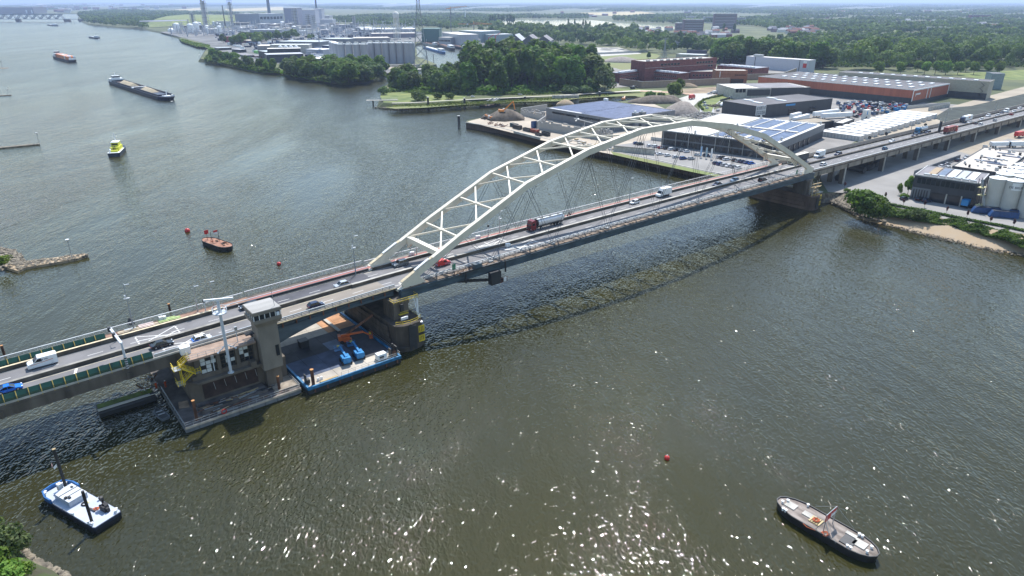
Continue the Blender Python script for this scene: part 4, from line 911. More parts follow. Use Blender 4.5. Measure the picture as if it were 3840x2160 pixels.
# ================================================================ viaduct on land
vi = bthing('motorway_viaduct', 'long concrete motorway viaduct on columns running inland', 'viaduct', 400, 8, 0)
S1 = 900
k = MB(); along(k, LB+.1, S1, rect(-.35, 18.6, -.5, -.05), 14); pb(k, 'deck_slab', M_concd, vi)
M_fas = mat("beige stained fascia", (0.235, 0.205, 0.165), 0.9, noise=0.25, scale=0.25, stretch=(1, 1, .3))
for t0, t1 in ((-.3, .3), (5, 6), (12, 13), (17.9, 18.4)):
    k = MB(); along(k, LB+.1, S1, rect(t0, t1, -2.5, -.51), 14); pb(k, 'girder', M_fas, vi)
for i in range(50):
    s = LB+6+i*13.6; k = MB(); k.box(s-.45, s+.45, -.62, -.31, zr(s)-2.5, zr(s)-.7); pb(k, 'pilaster', M_concd, vi)
k = MB(); along(k, LB+.1, S1, rect(-.45, .6, -.06, .3), 14); pb(k, 'kerb', M_concd, vi)
k = MB(); along(k, LB+.1, S1, rect(.1, .35, .45, .8), 14); pb(k, 'guard_rail', M_galv, vi)
k = MB(); along(k, LB+3, S1, rect(8.35, 9.15, -.05, .85), 14); pb(k, 'median_barrier', M_concd, vi)
k = MB(); along(k, LB+3, S1, rect(15.75, 16.15, -.05, .85), 14); pb(k, 'parapet', M_concd, vi)
k = MB(); along(k, LB+.1, S1, rect(18.3, 18.5, -.05, 1.5), 14); pb(k, 'outer_parapet', mat("pale mesh parapet", (.36, .35, .31), .9, noise=.15, scale=2), vi)
s = 238.0
while s < 900:
    zt = zr(s)-2.5; bb_ = MB(); bb_.box(s-.8, s+.8, -.2, 18.3, zt-1.0, zt); pb(bb_, 'crosshead', M_concd, vi)
    for t in (.8, 6.2, 12, 17.2):
        k = MB(); k.loft([[(s-.7, t-.9, 3.9), (s+.7, t-.9, 3.9), (s+.7, t+.9, 3.9), (s-.7, t+.9, 3.9)], [(s-.8, t-1.0, zt-1), (s+.8, t-1.0, zt-1), (s+.8, t+1.0, zt-1), (s-.8, t+1.0, zt-1)]]); pb(k, 'column', M_concd, vi)
    k = MB(); k.box(s-.4, s+.4, -.55, -.15, 4, zt+.3); pb(k, 'drain_duct', M_concl, vi)
    s += 41
ab = bthing('abutment', 'dark abutment wall between the far pier and the stone slope', 'abutment', 212, 10, 0)
k = MB(); k.box(209.5, 213, -3.5, 24, -1, 5.0); pb(k, 'wall', M_concd, ab); k = MB(); k.box(209.3, 213.2, -3.7, 24.2, 5.0, 5.3); pb(k, 'coping', M_concl, ab)
# ================================================================ vehicles
def setcol(o, m):
    for c in o.children:
        if c.name.split('.')[0] in ('body', 'cab', 'roof_panel', 'hull'):
            c.material_slots[0].link = 'OBJECT'; c.material_slots[0].material = m
def wheels(o, xs, wy, r, wd=.22):
    k = MB(); k.tube((0, -wd/2, 0), (0, wd/2, 0), r, 12); me = k.mesh('wheel', M_tyre); h = MB(); h.tube((0, -wd/2-.01, 0), (0, wd/2+.01, 0), r*.55, 8); mh = h.mesh('rim', M_galv)
    for x in xs:
        for y in (-wy, wy):
            w_ = bpy.data.objects.new('wheel', me); COL.objects.link(w_); w_.parent = o; w_.location = (x, y, r)
            w2 = bpy.data.objects.new('rim', mh); COL.objects.link(w2); w2.parent = w_
def carproto(kind, m):
    L, B, Hh = dict(hatch=(4.1, 1.75, 1.48), sedan=(4.7, 1.82, 1.45), suv=(4.6, 1.9, 1.68), estate=(4.9, 1.85, 1.48), small=(3.7, 1.65, 1.5), coupe=(4.6, 1.85, 1.35))[kind]
    o = thing('car', 'x', 'car', (0, 0, 0)); a = L/2; hb = Hh*.58
    lo = [(-a, .35), (-a+.05, hb*.98), (-a+.3, hb+.03), (a-1.2, hb), (a-.15, hb*.78), (a, .55), (a-.02, .3), (-a+.1, .25)]
    k = MB(); y = B/2
    rings = []
    for yy, ins in ((-y, .10), (-y*.93, 0), (y*.93, 0), (y, .10)):
        rings.append([(x*(1-ins*.25), yy, .25+(z-.25)*(1-ins)) for x, z in lo])
    n = len(lo); vs = [p for r in rings for p in r]; fs = [tuple(range(n)), tuple(range(3*n, 4*n))[::-1]]
    for q in range(3): fs += [(q*n+(i+1) % n, q*n+i, (q+1)*n+i, (q+1)*n+(i+1) % n) for i in range(n)]
    k.add(vs, fs)
    r0, r1, f1, f0 = dict(hatch=(-a+.15, -a+.75, .35, 1.05), sedan=(-a+.75, -a+1.35, .3, 1.1), suv=(-a+.12, -a+.6, .45, 1.05), estate=(-a+.15, -a+.7, .4, 1.1), small=(-a+.15, -a+.6, .3, .95), coupe=(-a+.5, -a+1.6, .2, 1.1))[kind]
    yt = y*.76
    k.box(r1-.02, f1+.02, -yt, yt, Hh-.06, Hh)
    for x0, x1 in ((r0, r1), (f0, f1)):
        for sg in (-1, 1): k.bar((x0, sg*y*.92, hb), (x1, sg*yt, Hh-.03), .09)
    mid = (r1+f1)/2+.1
    for sg in (-1, 1): k.bar((mid, sg*y*.93, hb), (mid, sg*(yt+.01), Hh-.03), .09)
    k.build('body', m, o)
    g = MB(); g.add([(r0, -y*.9, hb), (f0, -y*.9, hb), (f0, y*.9, hb), (r0, y*.9, hb), (r1, -yt+.02, Hh-.05), (f1, -yt+.02, Hh-.05), (f1, yt-.02, Hh-.05), (r1, yt-.02, Hh-.05)], [(3,2,1,0),(4,5,6,7),(0,1,5,4),(1,2,6,5),(2,3,7,6),(3,0,4,7)]); g.build('windows', M_carg, o)
    for sg in (-1, 1):
        k = MB(); k.box(a-.22, a-.03, sg*y*.72-.2, sg*y*.72+.2, hb*.72, hb*.9); k.build('headlight', M_lamp, o)
        k = MB(); k.box(-a-.01, -a+.12, sg*y*.76-.16, sg*y*.76+.16, hb*.72, hb*.95); k.build('tail_light', M_tail, o)
    wheels(o, (-L*.3, L*.31), y-.1, .33); return o
CARC = dict(white=(.75, .76, .77), black=(.012, .013, .016), grey=(.18, .19, .2), silver=(.45, .47, .49), blue=(.02, .07, .22), navy=(.012, .02, .06), red=(.32, .012, .012), lightblue=(.2, .3, .42), brightblue=(.0, .13, .55), cream=(.6, .56, .45), teal=(.02, .12, .22))
def CM(c): return mat("car paint " + c, CARC[c], 0.22, 0.15 if c in ('silver', 'grey') else 0.0, noise=.03)
PR = {}
def car(kind, col, loc, rz, label, group=None):
    if kind not in PR:
        PR[kind] = carproto(kind, CM('white')); o = PR[kind]; KIDS[o.name] = [(c, list(c.children)) for c in o.children]; o.location = loc; o.rotation_euler = (0, 0, rz)
    else: o = dup(PR[kind], loc, rz)
    o['label'] = label
    if group: o['group'] = group
    setcol(o, CM(col)); return o
TG = 'traffic crossing the bridge'
LANES = {'n1': 3.6, 'n2': 6.7, 'f1': 11.1, 'f2': 14.2}
def onlane(u, v, near, dz=0.0, lane=None):
    z = 14.2
    for _ in range(3):
        s, t = ST(u, v, z); z = zr(s)
    if lane is None: lane = min(LANES, key=lambda q: abs(LANES[q]-t) if (q[0] == 'n') == near else 99)
    t = LANES[lane]
    return W(s, t, zr(s)+.02), BR if near else BR+math.pi
for kind, col, u, v, near, lab in (
  ('coupe', 'brightblue', 37, 1474, True, 'bright blue coupe at the near edge of the approach road'),
  ('sedan', 'black', 611, 1302, True, 'black sedan entering the hatched box on the near carriageway'),
  ('estate', 'black', 941, 1157, False, 'long black estate car half hidden behind the control tower'),
  ('hatch', 'navy', 1187, 1153, True, 'dark blue hatchback on the bascule span'),
  ('hatch', 'silver', 1286, 1077, False, 'silver blue hatchback beyond the median of the bascule span'),
  ('suv', 'grey', 1511, 1001, False, 'grey suv passing between the arch feet'),
  ('small', 'blue', 1612, 978, False, 'small blue car hidden behind the near arch rib'),
  ('hatch', 'white', 2388, 766, False, 'white hatchback mid span ahead of the box truck'),
  ('sedan', 'navy', 2680, 694, False, 'dark blue car ahead of the motorcycle'),
  ('hatch', 'lightblue', 2753, 679, False, 'light blue car in the arch shadow'),
  ('suv', 'black', 2872, 683, True, 'black suv alone on the near carriageway before the far pier'),
  ('suv', 'navy', 3148, 583, False, 'dark blue suv behind the second white box truck'),
  ('hatch', 'white', 3089, 621, True, 'white car just past the far foot of the arch'),
  ('small', 'teal', 3318, 561, True, 'blue small car alone on the near side of the viaduct'),
  ('sedan', 'white', 3344, 532, False, 'white car on the viaduct abreast of the blue small car'),
  ('suv', 'navy', 3434, 512, False, 'dark blue car leading the blue tanker truck'),
  ('estate', 'navy', 3484, 500, False, 'dark estate car beside the blue tanker truck'),
  ('hatch', 'white', 3545, 480, False, 'white car behind the overhead sign gantry'),
  ('sedan', 'white', 3634, 461, False, 'white car beside the white lorry'),
  ('sedan', 'black', 3658, 465, True, 'black car ahead of the red container lorry'),
  ('hatch', 'white', 3674, 468, True, 'white car following the black car inland'),
  ('hatch', 'white', 3671, 449, False, 'white car overtaking behind the white lorry'),
  ('suv', 'white', 3707, 437, False, 'white suv alone in the slow lane far up the viaduct'),
  ('small', 'white', 3741, 435, False, 'small white car by the median far up the viaduct'),
  ('small', 'silver', 3733, 455, True, 'small silver car on the near carriageway far up the viaduct'),
  ('sedan', 'navy', 3754, 424, False, 'blue car leading the far white van'),
  ('hatch', 'red', 3797, 432, True, 'dark red car on the near carriageway far up the viaduct'),
  ('sedan', 'white', 3793, 419, False, 'white car behind the far white van'),
  ('sedan', 'white', 3832, 409, False, 'white car at the farthest visible end of the viaduct')):
    p, rz = onlane(u, v, near); car(kind, col, p, rz, lab, TG)
# blue and white hatchback
p, rz = onlane(760, 1280, True); c = car('hatch', 'white', p, rz, 'white hatchback with a blue rear end in the hatched box', TG)
k = MB(); k.side([(-2.08, .35), (-2.06, .9), (-1.8, .92), (-.9, .9), (-.2, .35)], -.89, .89); k.build('blue_wrap', CM('brightblue'), c)
# panel van proto
def vanproto(L, B, Hh, m, nose=1.0):
    o = thing('van', 'x', 'van'); a = L/2
    k = MB(); pr = [(-a, .35), (-a, Hh-.1), (-a+.15, Hh), (a-nose-1.0, Hh), (a-nose-.25, Hh*.62), (a-.15, Hh*.52), (a, .6), (a, .3)]
    k.side(pr, -B/2, B/2); k.build('body', m, o)
    k = MB(); k.add([(a-nose-.98, -B*.42, Hh*.97), (a-nose-.98, B*.42, Hh*.97), (a-nose-.2, B*.46, Hh*.63), (a-nose-.2, -B*.46, Hh*.63)], [(0, 3, 2, 1)])
    k.v = [(x+.03, y, z+.03) for x, y, z in k.v]; k.build('windscreen', M_carg, o)
    k = MB()
    for sg in (-1, 1): k.add([(a-nose-1.0, sg*(B/2+.01), Hh*.9), (a-nose-.35, sg*(B/2+.01), Hh*.63), (a-nose-1.7, sg*(B/2+.01), Hh*.60), (a-nose-1.6, sg*(B/2+.01), Hh*.9)], [(0, 1, 2, 3) if sg < 0 else (3, 2, 1, 0)])
    k.build('side_window', M_carg, o); wheels(o, (-L*.3, L*.32), B/2-.12, .35)
    for sg in (-1, 1):
        k = MB(); k.box(a-.12, a+.01, sg*B*.38-.15, sg*B*.38+.15, .75, .98); k.build('headlight', M_lamp, o)
    return o
p, rz = onlane(165, 1376, False, lane='f2'); v = vanproto(5.4, 2.0, 2.3, M_white); v.location = p; v.rotation_euler = (0, 0, rz); v['label'] = 'white delivery van with an orange stripe on the approach road'; v['group'] = TG
for sg in (-1, 1):
    k = MB(); y = sg*1.01; k.add([(2.2, y, .95), (-1.9, y, 1.35), (-1.9, y, 1.47), (.6, y, 1.2), (2.2, y, 1.05)], [(0, 1, 2, 3, 4) if sg > 0 else (4, 3, 2, 1, 0)]); k.build('orange_stripe', mat("orange stripe", (.55, .13, .03), .5, noise=.05), v)
    k = MB(); k.box(-.2, .15, min(y, y*1.005), max(y, y*1.005), 1.6, 1.9); k.box(-1.1, -.35, min(y, y*1.005), max(y, y*1.005), 1.62, 1.72); k.box(-1.0, -.35, min(y, y*1.005), max(y, y*1.005), 1.78, 1.88); k.build('grey_logo', mat("grey lettering", (.15, .17, .22), .5), v)
p, rz = onlane(3767, 420, False); v2 = vanproto(5.6, 2.0, 2.5, M_white); v2.location = p; v2.rotation_euler = (0, 0, rz); v2['label'] = 'white van far up the viaduct'; v2['group'] = TG
p, rz = onlane(1696, 1012, True, lane='n2'); rv = vanproto(4.4, 1.8, 1.85, M_red, .8); rv.location = p; rv.rotation_euler = (0, 0, rz); rv['label'] = 'red emergency van with blue and white stripes under the arch'; rv['group'] = TG
k = MB()
for sg in (-1, 1):
    for i in range(4): y = sg*.905; k.add([(.2+i*.5, y, .45), (.4+i*.5, y, .45), (.7+i*.5, y, .95), (.5+i*.5, y, .95)], [(0, 1, 2, 3), (3, 2, 1, 0)])
for i in range(4): k.box(-2.22, -2.2, -.7+i*.4, -.5+i*.4, .5, 1.0)
k.build('stripes', mat("pale blue stripe", (.45, .5, .7), .4), rv)
k = MB(); k.box(-1.9, -1.6, -.6, .6, 1.85, 1.95); k.build('light_bar', M_lamp, rv)
def boxtruck(label, p, rz, m=M_white, L=7.0):
    o = thing('box_truck', label, 'truck', p, rz, TG); a = L/2
    k = MB(); k.side([(a-1.9, .5), (a-1.9, 2.35), (a-1.5, 2.45), (a-.75, 1.5), (a-.1, 1.25), (a, .5)], -1.0, 1.0); k.build('cab', m, o)
    k = MB(); k.add([(a-1.45, -.85, 2.4), (a-1.45, .85, 2.4), (a-.72, .92, 1.52), (a-.72, -.92, 1.52)], [(0, 3, 2, 1)]); k.v = [(x+.03, y, z+.02) for x, y, z in k.v]; k.build('windscreen', M_carg, o)
    k = MB()
    for sg in (-1, 1): k.add([(a-1.8, sg*1.01, 1.5), (a-.95, sg*1.01, 1.5), (a-1.45, sg*1.01, 2.2), (a-1.8, sg*1.01, 2.2)], [(0, 1, 2, 3) if sg < 0 else (3, 2, 1, 0)])
    k.build('side_window', M_carg, o)
    k = MB(); k.box(-a, a-2.0, -1.12, 1.12, .85, 3.25); k.build('cargo_box', M_white, o)
    k = MB(); k.side([(a-2.0, 2.45), (a-2.0, 3.2), (a-1.5, 2.5)], -.95, .95); k.build('air_deflector', m, o); wheels(o, (-L*.27, L*.33), .95, .38)
    k = MB(); k.box(-a+.1, a-.3, -.5, .5, .5, .84); k.build('frame', M_dark, o); return o
p, rz = onlane(2530, 747, False, lane='f2'); boxtruck('white box truck mid span behind the white hatchback', p, rz)
p, rz = onlane(3084, 592, False, lane='f2'); boxtruck('second white box truck just inland of the arch', p, rz)
def lorry(label, p, rz, mc, trailer, L=14.5, tank=False, boxes=None, skirts=None):
    o = thing('lorry', label, 'truck', p, rz, TG); a = L/2
    k = MB(); k.side([(a-2.1, .7), (a-2.1, 3.3), (a-1.7, 3.6), (a-.5, 3.35), (a-.08, 2.0), (a, 1.2), (a, .45), (a-2.0, .45)], -1.2, 1.2); k.build('cab', mc, o)
    k = MB(); k.add([(a-.42, -1.08, 2.85), (a-.42, 1.08, 2.85), (a-.07, 1.12, 1.95), (a-.07, -1.12, 1.95)], [(0, 3, 2, 1)]); k.v = [(x+.03, y, z) for x, y, z in k.v]; k.build('windscreen', M_carg, o)
    k = MB()
    for sg in (-1, 1): k.box(a-1.5, a-.5, sg*1.21-.01, sg*1.21+.01, 1.9, 2.7)
    k.build('side_window', M_carg, o)
    k = MB(); k.box(a-.02, a+.03, -.9, .9, .9, 1.6); k.build('grille', M_dark, o)
    for sg in (-1, 1): k = MB(); k.box(a-.05, a+.04, sg*1.0-.15, sg*1.0+.15, .6, .85); k.build('headlight', M_lamp, o)
    if tank:
        k = MB(); k.tube((-a, 0, 2.25), (a-3.0, 0, 2.25), 1.2, 16); k.build('tank', trailer, o, smooth=False)
        for i in range(3): k = MB(); k.tube((-a+1.8+i*3.6, 0, 3.42), (-a+1.8+i*3.6, 0, 3.6), .45, 10); k.build('manhole', M_dark, o)
        k = MB(); k.box(-a+.2, a-3.2, .45, .7, 3.35, 3.5); k.build('catwalk', M_galv, o)
        k = MB(); k.tube((a-3.3, 0, 2.25), (a-3.0, 0, 2.25), 1.22, 16); k.build('tank_band', M_dark, o)
    elif boxes:
        x = -a
        for l, m in boxes:
            k = MB(); k.box(x+.04, x+l-.04, -1.22, 1.22, 1.25, 3.9); k.build('container', m, o); x += l
    k = MB(); k.box(-a, a-.4, -.45, .45, .75, 1.1); k.build('frame', M_dark, o)
    if skirts: k = MB(); k.box(-a+3, a-4, -1.15, 1.15, .55, 1.2); k.build('side_skirt', skirts, o)
    wheels(o, (a-1.3, a-4.4, -a+1.3, -a+2.6, -a+3.9), 1.0, .5, .3); return o
M_tank = mat("polished tank", (.6, .62, .64), .25, .25, noise=.06)
p, rz = onlane(2052, 853, False, lane='f2'); lorry('tanker lorry with a dark red cab and polished silver tank', p, rz, mat("maroon cab paint", (.16, .012, .02), .3), M_tank, tank=True)
p, rz = onlane(3006, 612, False, lane='f2'); lo = lorry('cream cab lorry with dark trailer passing under the far end of the arch', p, rz, CM('cream'), None, boxes=((11.4, mat("dark trailer sheet", (.05, .055, .06), .6, noise=.3)),))
k = MB(); k.box(-7.2, 4.1, -1.2, 1.2, 3.91, 3.95); k.build('trailer_roof', M_cream, lo)
p, rz = onlane(3470, 500, False, lane='f2'); lorry('tanker lorry with a bright blue cab on the viaduct', p, rz, mat("sky blue cab", (.03, .17, .33), .3), M_tank, L=12.5, tank=True)
p, rz = onlane(3636, 459, False, lane='f2'); lw = lorry('white lorry with a dark blue cab and an orange mark on its trailer', p, rz, CM('navy'), None, boxes=((11.4, M_white),))
k = MB()
for sg in (-1, 1): k.box(-3.2, -.6, sg*1.23-.01, sg*1.23+.01, 2.4, 3.2)
k.build('orange_mark', mat("orange lettering", (.7, .3, .15), .6), lw)
M_cr = mat("brown red container", (.20, .035, .03), .6, noise=.15)
p, rz = onlane(3585, 501, True, lane='n1'); lr_ = lorry('red container lorry with yellow emblems heading inland', p, rz, M_red, None, L=15.5, boxes=((4.1, M_cr), (4.1, M_cr), (4.1, M_cr)))
k = MB()
for i in range(3):
    for sg in (-1, 1): x = -5.7+i*4.1; k.add([(x-.7, sg*1.235, 2.7), (x+.7, sg*1.235, 3.1), (x+.2, sg*1.235, 2.3), (x-.3, sg*1.235, 2.1)], [(0, 1, 2, 3), (3, 2, 1, 0)])
k.build('yellow_emblem', M_yel, lr_)
# overhead sign on the viaduct
s_, t_ = ST(3528, 500, 12.4); og = bthing('sign_gantry', 'dark overhead sign panel on a thin mast above the median', 'road sign', s_, 8.75, zr(s_))
k = MB(); k.tube((s_, 8.75, zr(s_)), (s_, 8.75, zr(s_)+8), .18, 6); pb(k, 'mast', M_galv, og); k = MB(); k.box(s_-.2, s_+.2, 7.4, 8.7, zr(s_)+.2, zr(s_)+6.5); pb(k, 'panel', M_dark, og)
for (u, v), lab in (((3386, 530), 'black oval sign on the far parapet of the viaduct'), ((3251, 536), 'small dark sign on the far parapet above the motorway'), ((3410, 475), 'dark oval sign above the white containers')):
    s_, t_ = ST(u, v, 12.8); o = bthing('road_sign', lab, 'road sign', s_, 18.6, zr(s_)); k = MB(); k.bar((s_, 18.7, zr(s_)), (s_, 18.7, zr(s_)+3), .1); pb(k, 'post', M_galv, o)
    k = MB(); k.tube((s_-.05, 18.7, zr(s_)+2.4), (s_+.15, 18.7, zr(s_)+2.4), .9, 12); pb(k, 'plate', M_dark, o)
for (u, v), lab in (((1690, 1012), 'green and white sign plate on the guard rail beside the red van'), ((2978, 655), 'green sign plate on the guard rail before the far arch foot')):
    s_, t_ = ST(u, v, 14.6); o = bthing('road_sign', lab, 'road sign', s_, .8, zr(s_)); k = MB(); k.box(s_-.5, s_+.6, .72, .82, zr(s_)+.5, zr(s_)+2.2); pb(k, 'plate', mat("sign green", (.02, .2, .1), .5), o)
    k = MB(); k.bar((s_, .75, zr(s_)-.1), (s_, .75, zr(s_)+2.2), .1); pb(k, 'post', M_galv, o)
# ---- parked cars
def parkrow(p0, p1, n, cols, lab, grp, ang, z=4.08, skip=()):
    a, b = P(*p0, 4.1), P(*p1, 4.1)
    for i in range(n):
        if i in skip: continue
        f = i/max(1, n-1); x, y = a[0]+(b[0]-a[0])*f, a[1]+(b[1]-a[1])*f; c = cols[i % len(cols)]
        nb = {'white': 'white', 'black': 'black', 'grey': 'dark grey', 'silver': 'silver', 'blue': 'blue', 'navy': 'navy', 'red': 'red', 'lightblue': 'pale blue', 'brightblue': 'bright blue'}[c]
        od = ['first', 'second', 'third', 'fourth', 'fifth', 'sixth', 'seventh', 'eighth', 'ninth', 'tenth', 'eleventh', 'twelfth', 'thirteenth', 'fourteenth'][i]
        car(['hatch', 'sedan', 'suv', 'hatch', 'estate'][(i*7) % 5], c, (x, y, z), ang+random.uniform(-.05, .05), f'{nb} car, {od} in the {lab}', grp)
G1 = 'cars parked between the quay and the glazed warehouse'
A1 = math.atan2(P(2609, 655)[1]-P(2404, 605)[1], P(2609, 655)[0]-P(2404, 605)[0])
parkrow((2393, 565), (2562, 597), 7, ['silver', 'silver', 'white', 'white', 'white', 'white', 'blue'], 'row of cars along the grass verge', G1, A1+1.35)
parkrow((2436, 550), (2480, 556), 3, ['white', 'white', 'red'], 'short row behind the skips', G1, A1+1.4)
parkrow((2482, 556), (2575, 571), 6, ['white', 'black', 'white', 'black', 'silver', 'white'], 'row against the glazed warehouse', G1, A1+1.4)
parkrow((2592, 598), (2592, 598), 1, ['silver'], 'corner beside the planted bed', G1, A1+1.3)
parkrow((2616, 584), (2650, 587), 2, ['white', 'navy'], 'pair below the flag banners', G1, A1+.3)
parkrow((2697, 592), (2725, 600), 3, ['white', 'black', 'white'], 'row before the dark facade', G1, A1+1.4)
parkrow((2756, 604), (2818, 616), 5, ['black', 'silver', 'navy', 'blue', 'brightblue'], 'row ending at the far arch foot', G1, A1+1.4)
parkrow((2684, 615), (2768, 632), 6, ['navy', 'blue', 'silver', 'white', 'silver', 'white'], 'lower row beside the deck', G1, A1+1.4)
parkrow((2386, 540), (2400, 543), 2, ['blue', 'black'], 'pair beside the pale wall', G1, A1+1.3)
# office yard cars and lorries on the access road
for kind, col, u, v, rz, lab in (('suv', 'white', 2643, 398, 1.9, 'white car with open bonnet on the access road verge'), ('small', 'white', 2650, 408, 1.8, 'white car close behind the open bonnet car'), ('small', 'silver', 2641, 388, 1.8, 'grey car at the head of the cars waiting on the road'),
   ('hatch', 'silver', 2692, 417, .9, 'silver car entering the bend by the rubble'), ('sedan', 'white', 2660, 354, .3, 'white car on the road bend by the red lorry'), ('suv', 'silver', 2672, 351, .3, 'silver car following into the bend'), ('hatch', 'blue', 2744, 341, .2, 'dark blue car near the white office'), ('hatch', 'white', 2740, 369, .1, 'white car parked on the lawn of the white office'),
   ('sedan', 'white', 3530, 627, .5, 'white car parked by the palisade fence'), ('sedan', 'silver', 3550, 618, .5, 'silver car parked behind the white one by the fence'), ('hatch', 'white', 3554, 632, .5, 'white hatchback tight against the flat roofed depot'), ('hatch', 'navy', 3592, 605, .5, 'navy car beside the depot parapet'),
   ('sedan', 'white', 3618, 600, .5, 'white car at the end of the cars by the depot'), ('sedan', 'silver', 3625, 592, .5, 'silver car farthest from the dark office by the fence'), ('hatch', 'black', 3390, 749, .4, 'black car in front of the dark office'), ('suv', 'black', 3450, 752, .4, 'black suv beside the grey dock doors'), ('suv', 'navy', 3476, 757, .4, 'navy car nearest the dock door columns'),
   ('small', 'white', 1773, 365, .1, 'white car under the park trees'), ('hatch', 'silver', 1950, 357, .1, 'silver car behind the poplars')):
    x, y = P(u, v, 4.1); car(kind, col, (x, y, 4.06 if v > 400 else 4.3), rz, lab, None)
x, y = P(2598, 376, 4.0)
def simple_lorry(label, u, v, rz, mc, mb, L=11, hh=3.9):
    x, y = P(u, v, 4.1); o = thing('lorry', label, 'truck', (x, y, 4.3), rz); a = L/2
    k = MB(); k.side([(a-2, .5), (a-2, 3.0), (a-.4, 2.9), (a, 1.6), (a, .5)], -1.2, 1.2); k.build('cab', mc, o)
    k = MB(); k.box(-a, a-2.3, -1.25, 1.25, 1.1, hh); k.build('cargo_box', mb, o); k = MB(); k.box(a-.3, a+.02, -1, 1, 1.7, 2.6); k.build('windscreen', M_carg, o); wheels(o, (a-1.2, -a+1.2, -a+2.6), 1.0, .5, .3); return o
simple_lorry('dark red lorry turning into the access road bend', 2594, 372, .95, CM('red'), M_red, 10)
simple_lorry('white van truck on the bend towards the office', 2688, 352, .25, CM('white'), M_white, 8, 2.8)
simple_lorry('blue sided trailer with a white roof parked by the dark hall', 2804, 409, .12, M_white, M_blue, 13)
simple_lorry('blue recycling lorry parked beside the conveyor', 3624, 775, .75, M_blue, M_blue, 9, 3.4)
simple_lorry('red lorry parked in the sandy yard beyond the viaduct', 3820, 515, .55, M_red, M_red, 9, 3.6)
simple_lorry('white tanker lorry behind the flat roofed depot', 3750, 553, .1, M_dark, M_white, 13, 3.2)
simple_lorry('white silo lorry at the far side of the depot', 3815, 553, .1, M_white, M_white, 10, 3.4)
simple_lorry('green grey crane lorry beside the depot parapet', 3690, 568, 1.0, M_galv, M_dark, 8, 2.6)
# motorcycle and cyclist
def rider(label, u, v, z, rz, cat, mcl, w=1.9):
    s_, t_ = ST(u, v, z); x, y, zz = W(s_, t_, zr(s_)); o = thing(cat, label.split('|')[0], cat, (x, y, zz+.02), rz)
    for xx in (-.65, .65):
        k = MB(); k.tube((xx, -.05, .34), (xx, .05, .34), .34, 12); k.build('wheel', M_tyre, o)
    k = MB(); k.bar((-.65, 0, .34), (-.1, 0, .75), .08); k.bar((.65, 0, .34), (.45, 0, 1.0), .06); k.bar((-.1, 0, .75), (.5, 0, .8), .12 if cat == 'bicycle' else .35); k.bar((-.65, 0, .34), (.1, 0, .35), .07); k.build('frame', M_dark, o)
    k = MB(); k.bar((.45, -.3, 1.02), (.45, .3, 1.02), .05); k.build('handlebar', M_galv, o)
    return x, y, zz
def person(label, loc, rz, joints, edges, radii, mcl, head, mh=None, helmet=None, group=None, legs=None):
    me = bpy.data.meshes.new('person'); me.from_pydata(joints, edges, []); me.materials.append(mcl)
    o = bpy.data.objects.new('person', me); COL.objects.link(o); o.location = loc; o.rotation_euler = (0, 0, rz)
    tag(o, label, 'person', group)
    sk = o.modifiers.new('skin', 'SKIN'); 
    for i, r in enumerate(radii): me.skin_vertices[0].data[i].radius = (r, r)
    me.skin_vertices[0].data[0].use_root = True
    sb = o.modifiers.new('smooth', 'SUBSURF'); sb.levels = 1; sb.render_levels = 1
    k = MB(); k.ball(head, .115, 10, 7, 1.2); k.ball((head[0]+.11, head[1], head[2]-.01), .022, 5, 4); k.build('head', mh or mat("skin", (.45, .27, .2), .7), o, smooth=True)
    if helmet: k = MB(); k.ball((head[0]-.01, head[1], head[2]+.05), .15, 10, 7, .85); k.build('helmet', helmet, o, smooth=True)
    return o
def skel(hip, lean, kneeL, footL, kneeR, footR, handL, handR):
    hx, hz = hip; sx, sz = hx+.5*math.sin(lean), hz+.5*math.cos(lean)
    J = [(hx, 0, hz), (hx+(sx-hx)*.5, 0, hz+(sz-hz)*.5), (sx, 0, sz), (sx+.1*math.sin(lean), 0, sz+.1*math.cos(lean)),
         (kneeL[0], .13, kneeL[1]), (footL[0], .14, footL[1]), (footL[0]+.17, .15, footL[1]-.03), (kneeR[0], -.13, kneeR[1]), (footR[0], -.14, footR[1]), (footR[0]+.17, -.15, footR[1]-.03),
         (sx, .19, sz-.03), ((sx+handL[0])/2-.03, .24, (sz+handL[1])/2-.03), (handL[0], .2, handL[1]), (sx, -.19, sz-.03), ((sx+handR[0])/2-.03, -.24, (sz+handR[1])/2-.03), (handR[0], -.2, handR[1])]
    Ed = [(0,1),(1,2),(2,3),(0,4),(4,5),(5,6),(0,7),(7,8),(8,9),(2,10),(10,11),(11,12),(2,13),(13,14),(14,15)]
    Rr = [.14,.14,.15,.07,.085,.06,.05,.085,.06,.05,.08,.055,.04,.08,.055,.04]
    hd = (sx+.24*math.sin(lean), 0, sz+.26*math.cos(lean)); return J, Ed, Rr, hd
M_hv = mat("orange work clothes", (.62, .09, .02), .8, noise=.15); M_cl = mat("dark clothes", (.03, .03, .035), .85)
x, y, zz = rider('dark motorcycle between the dark blue car and the median', 2697, 697, 14.8, BR+math.pi, 'motorcycle', M_dark)
J, E2, Rr, hd = skel((-.15, .85), .35, (.25, .8), (.1, .35), (.25, .8), (.1, .35), (.4, 1.02), (.4, 1.02)); person('person in black riding the motorcycle', (x, y, zz), BR+math.pi, J, E2, Rr, M_cl, hd, helmet=M_dark)
x, y, zz = rider('dark bicycle on the red cycle path behind the tanker', 2133, 810, 14.8, BR, 'bicycle', M_dark)
J, E2, Rr, hd = skel((-.2, .95), .45, (.2, .75), (.05, .3), (.25, .6), (.15, .12), (.42, 1.05), (.42, 1.05)); person('person cycling on the red path beside the parapet', (x, y, zz), BR, J, E2, Rr, M_cl, hd)
GW = 'people in orange work clothes on the pontoon'
sw = dict(lab=0)
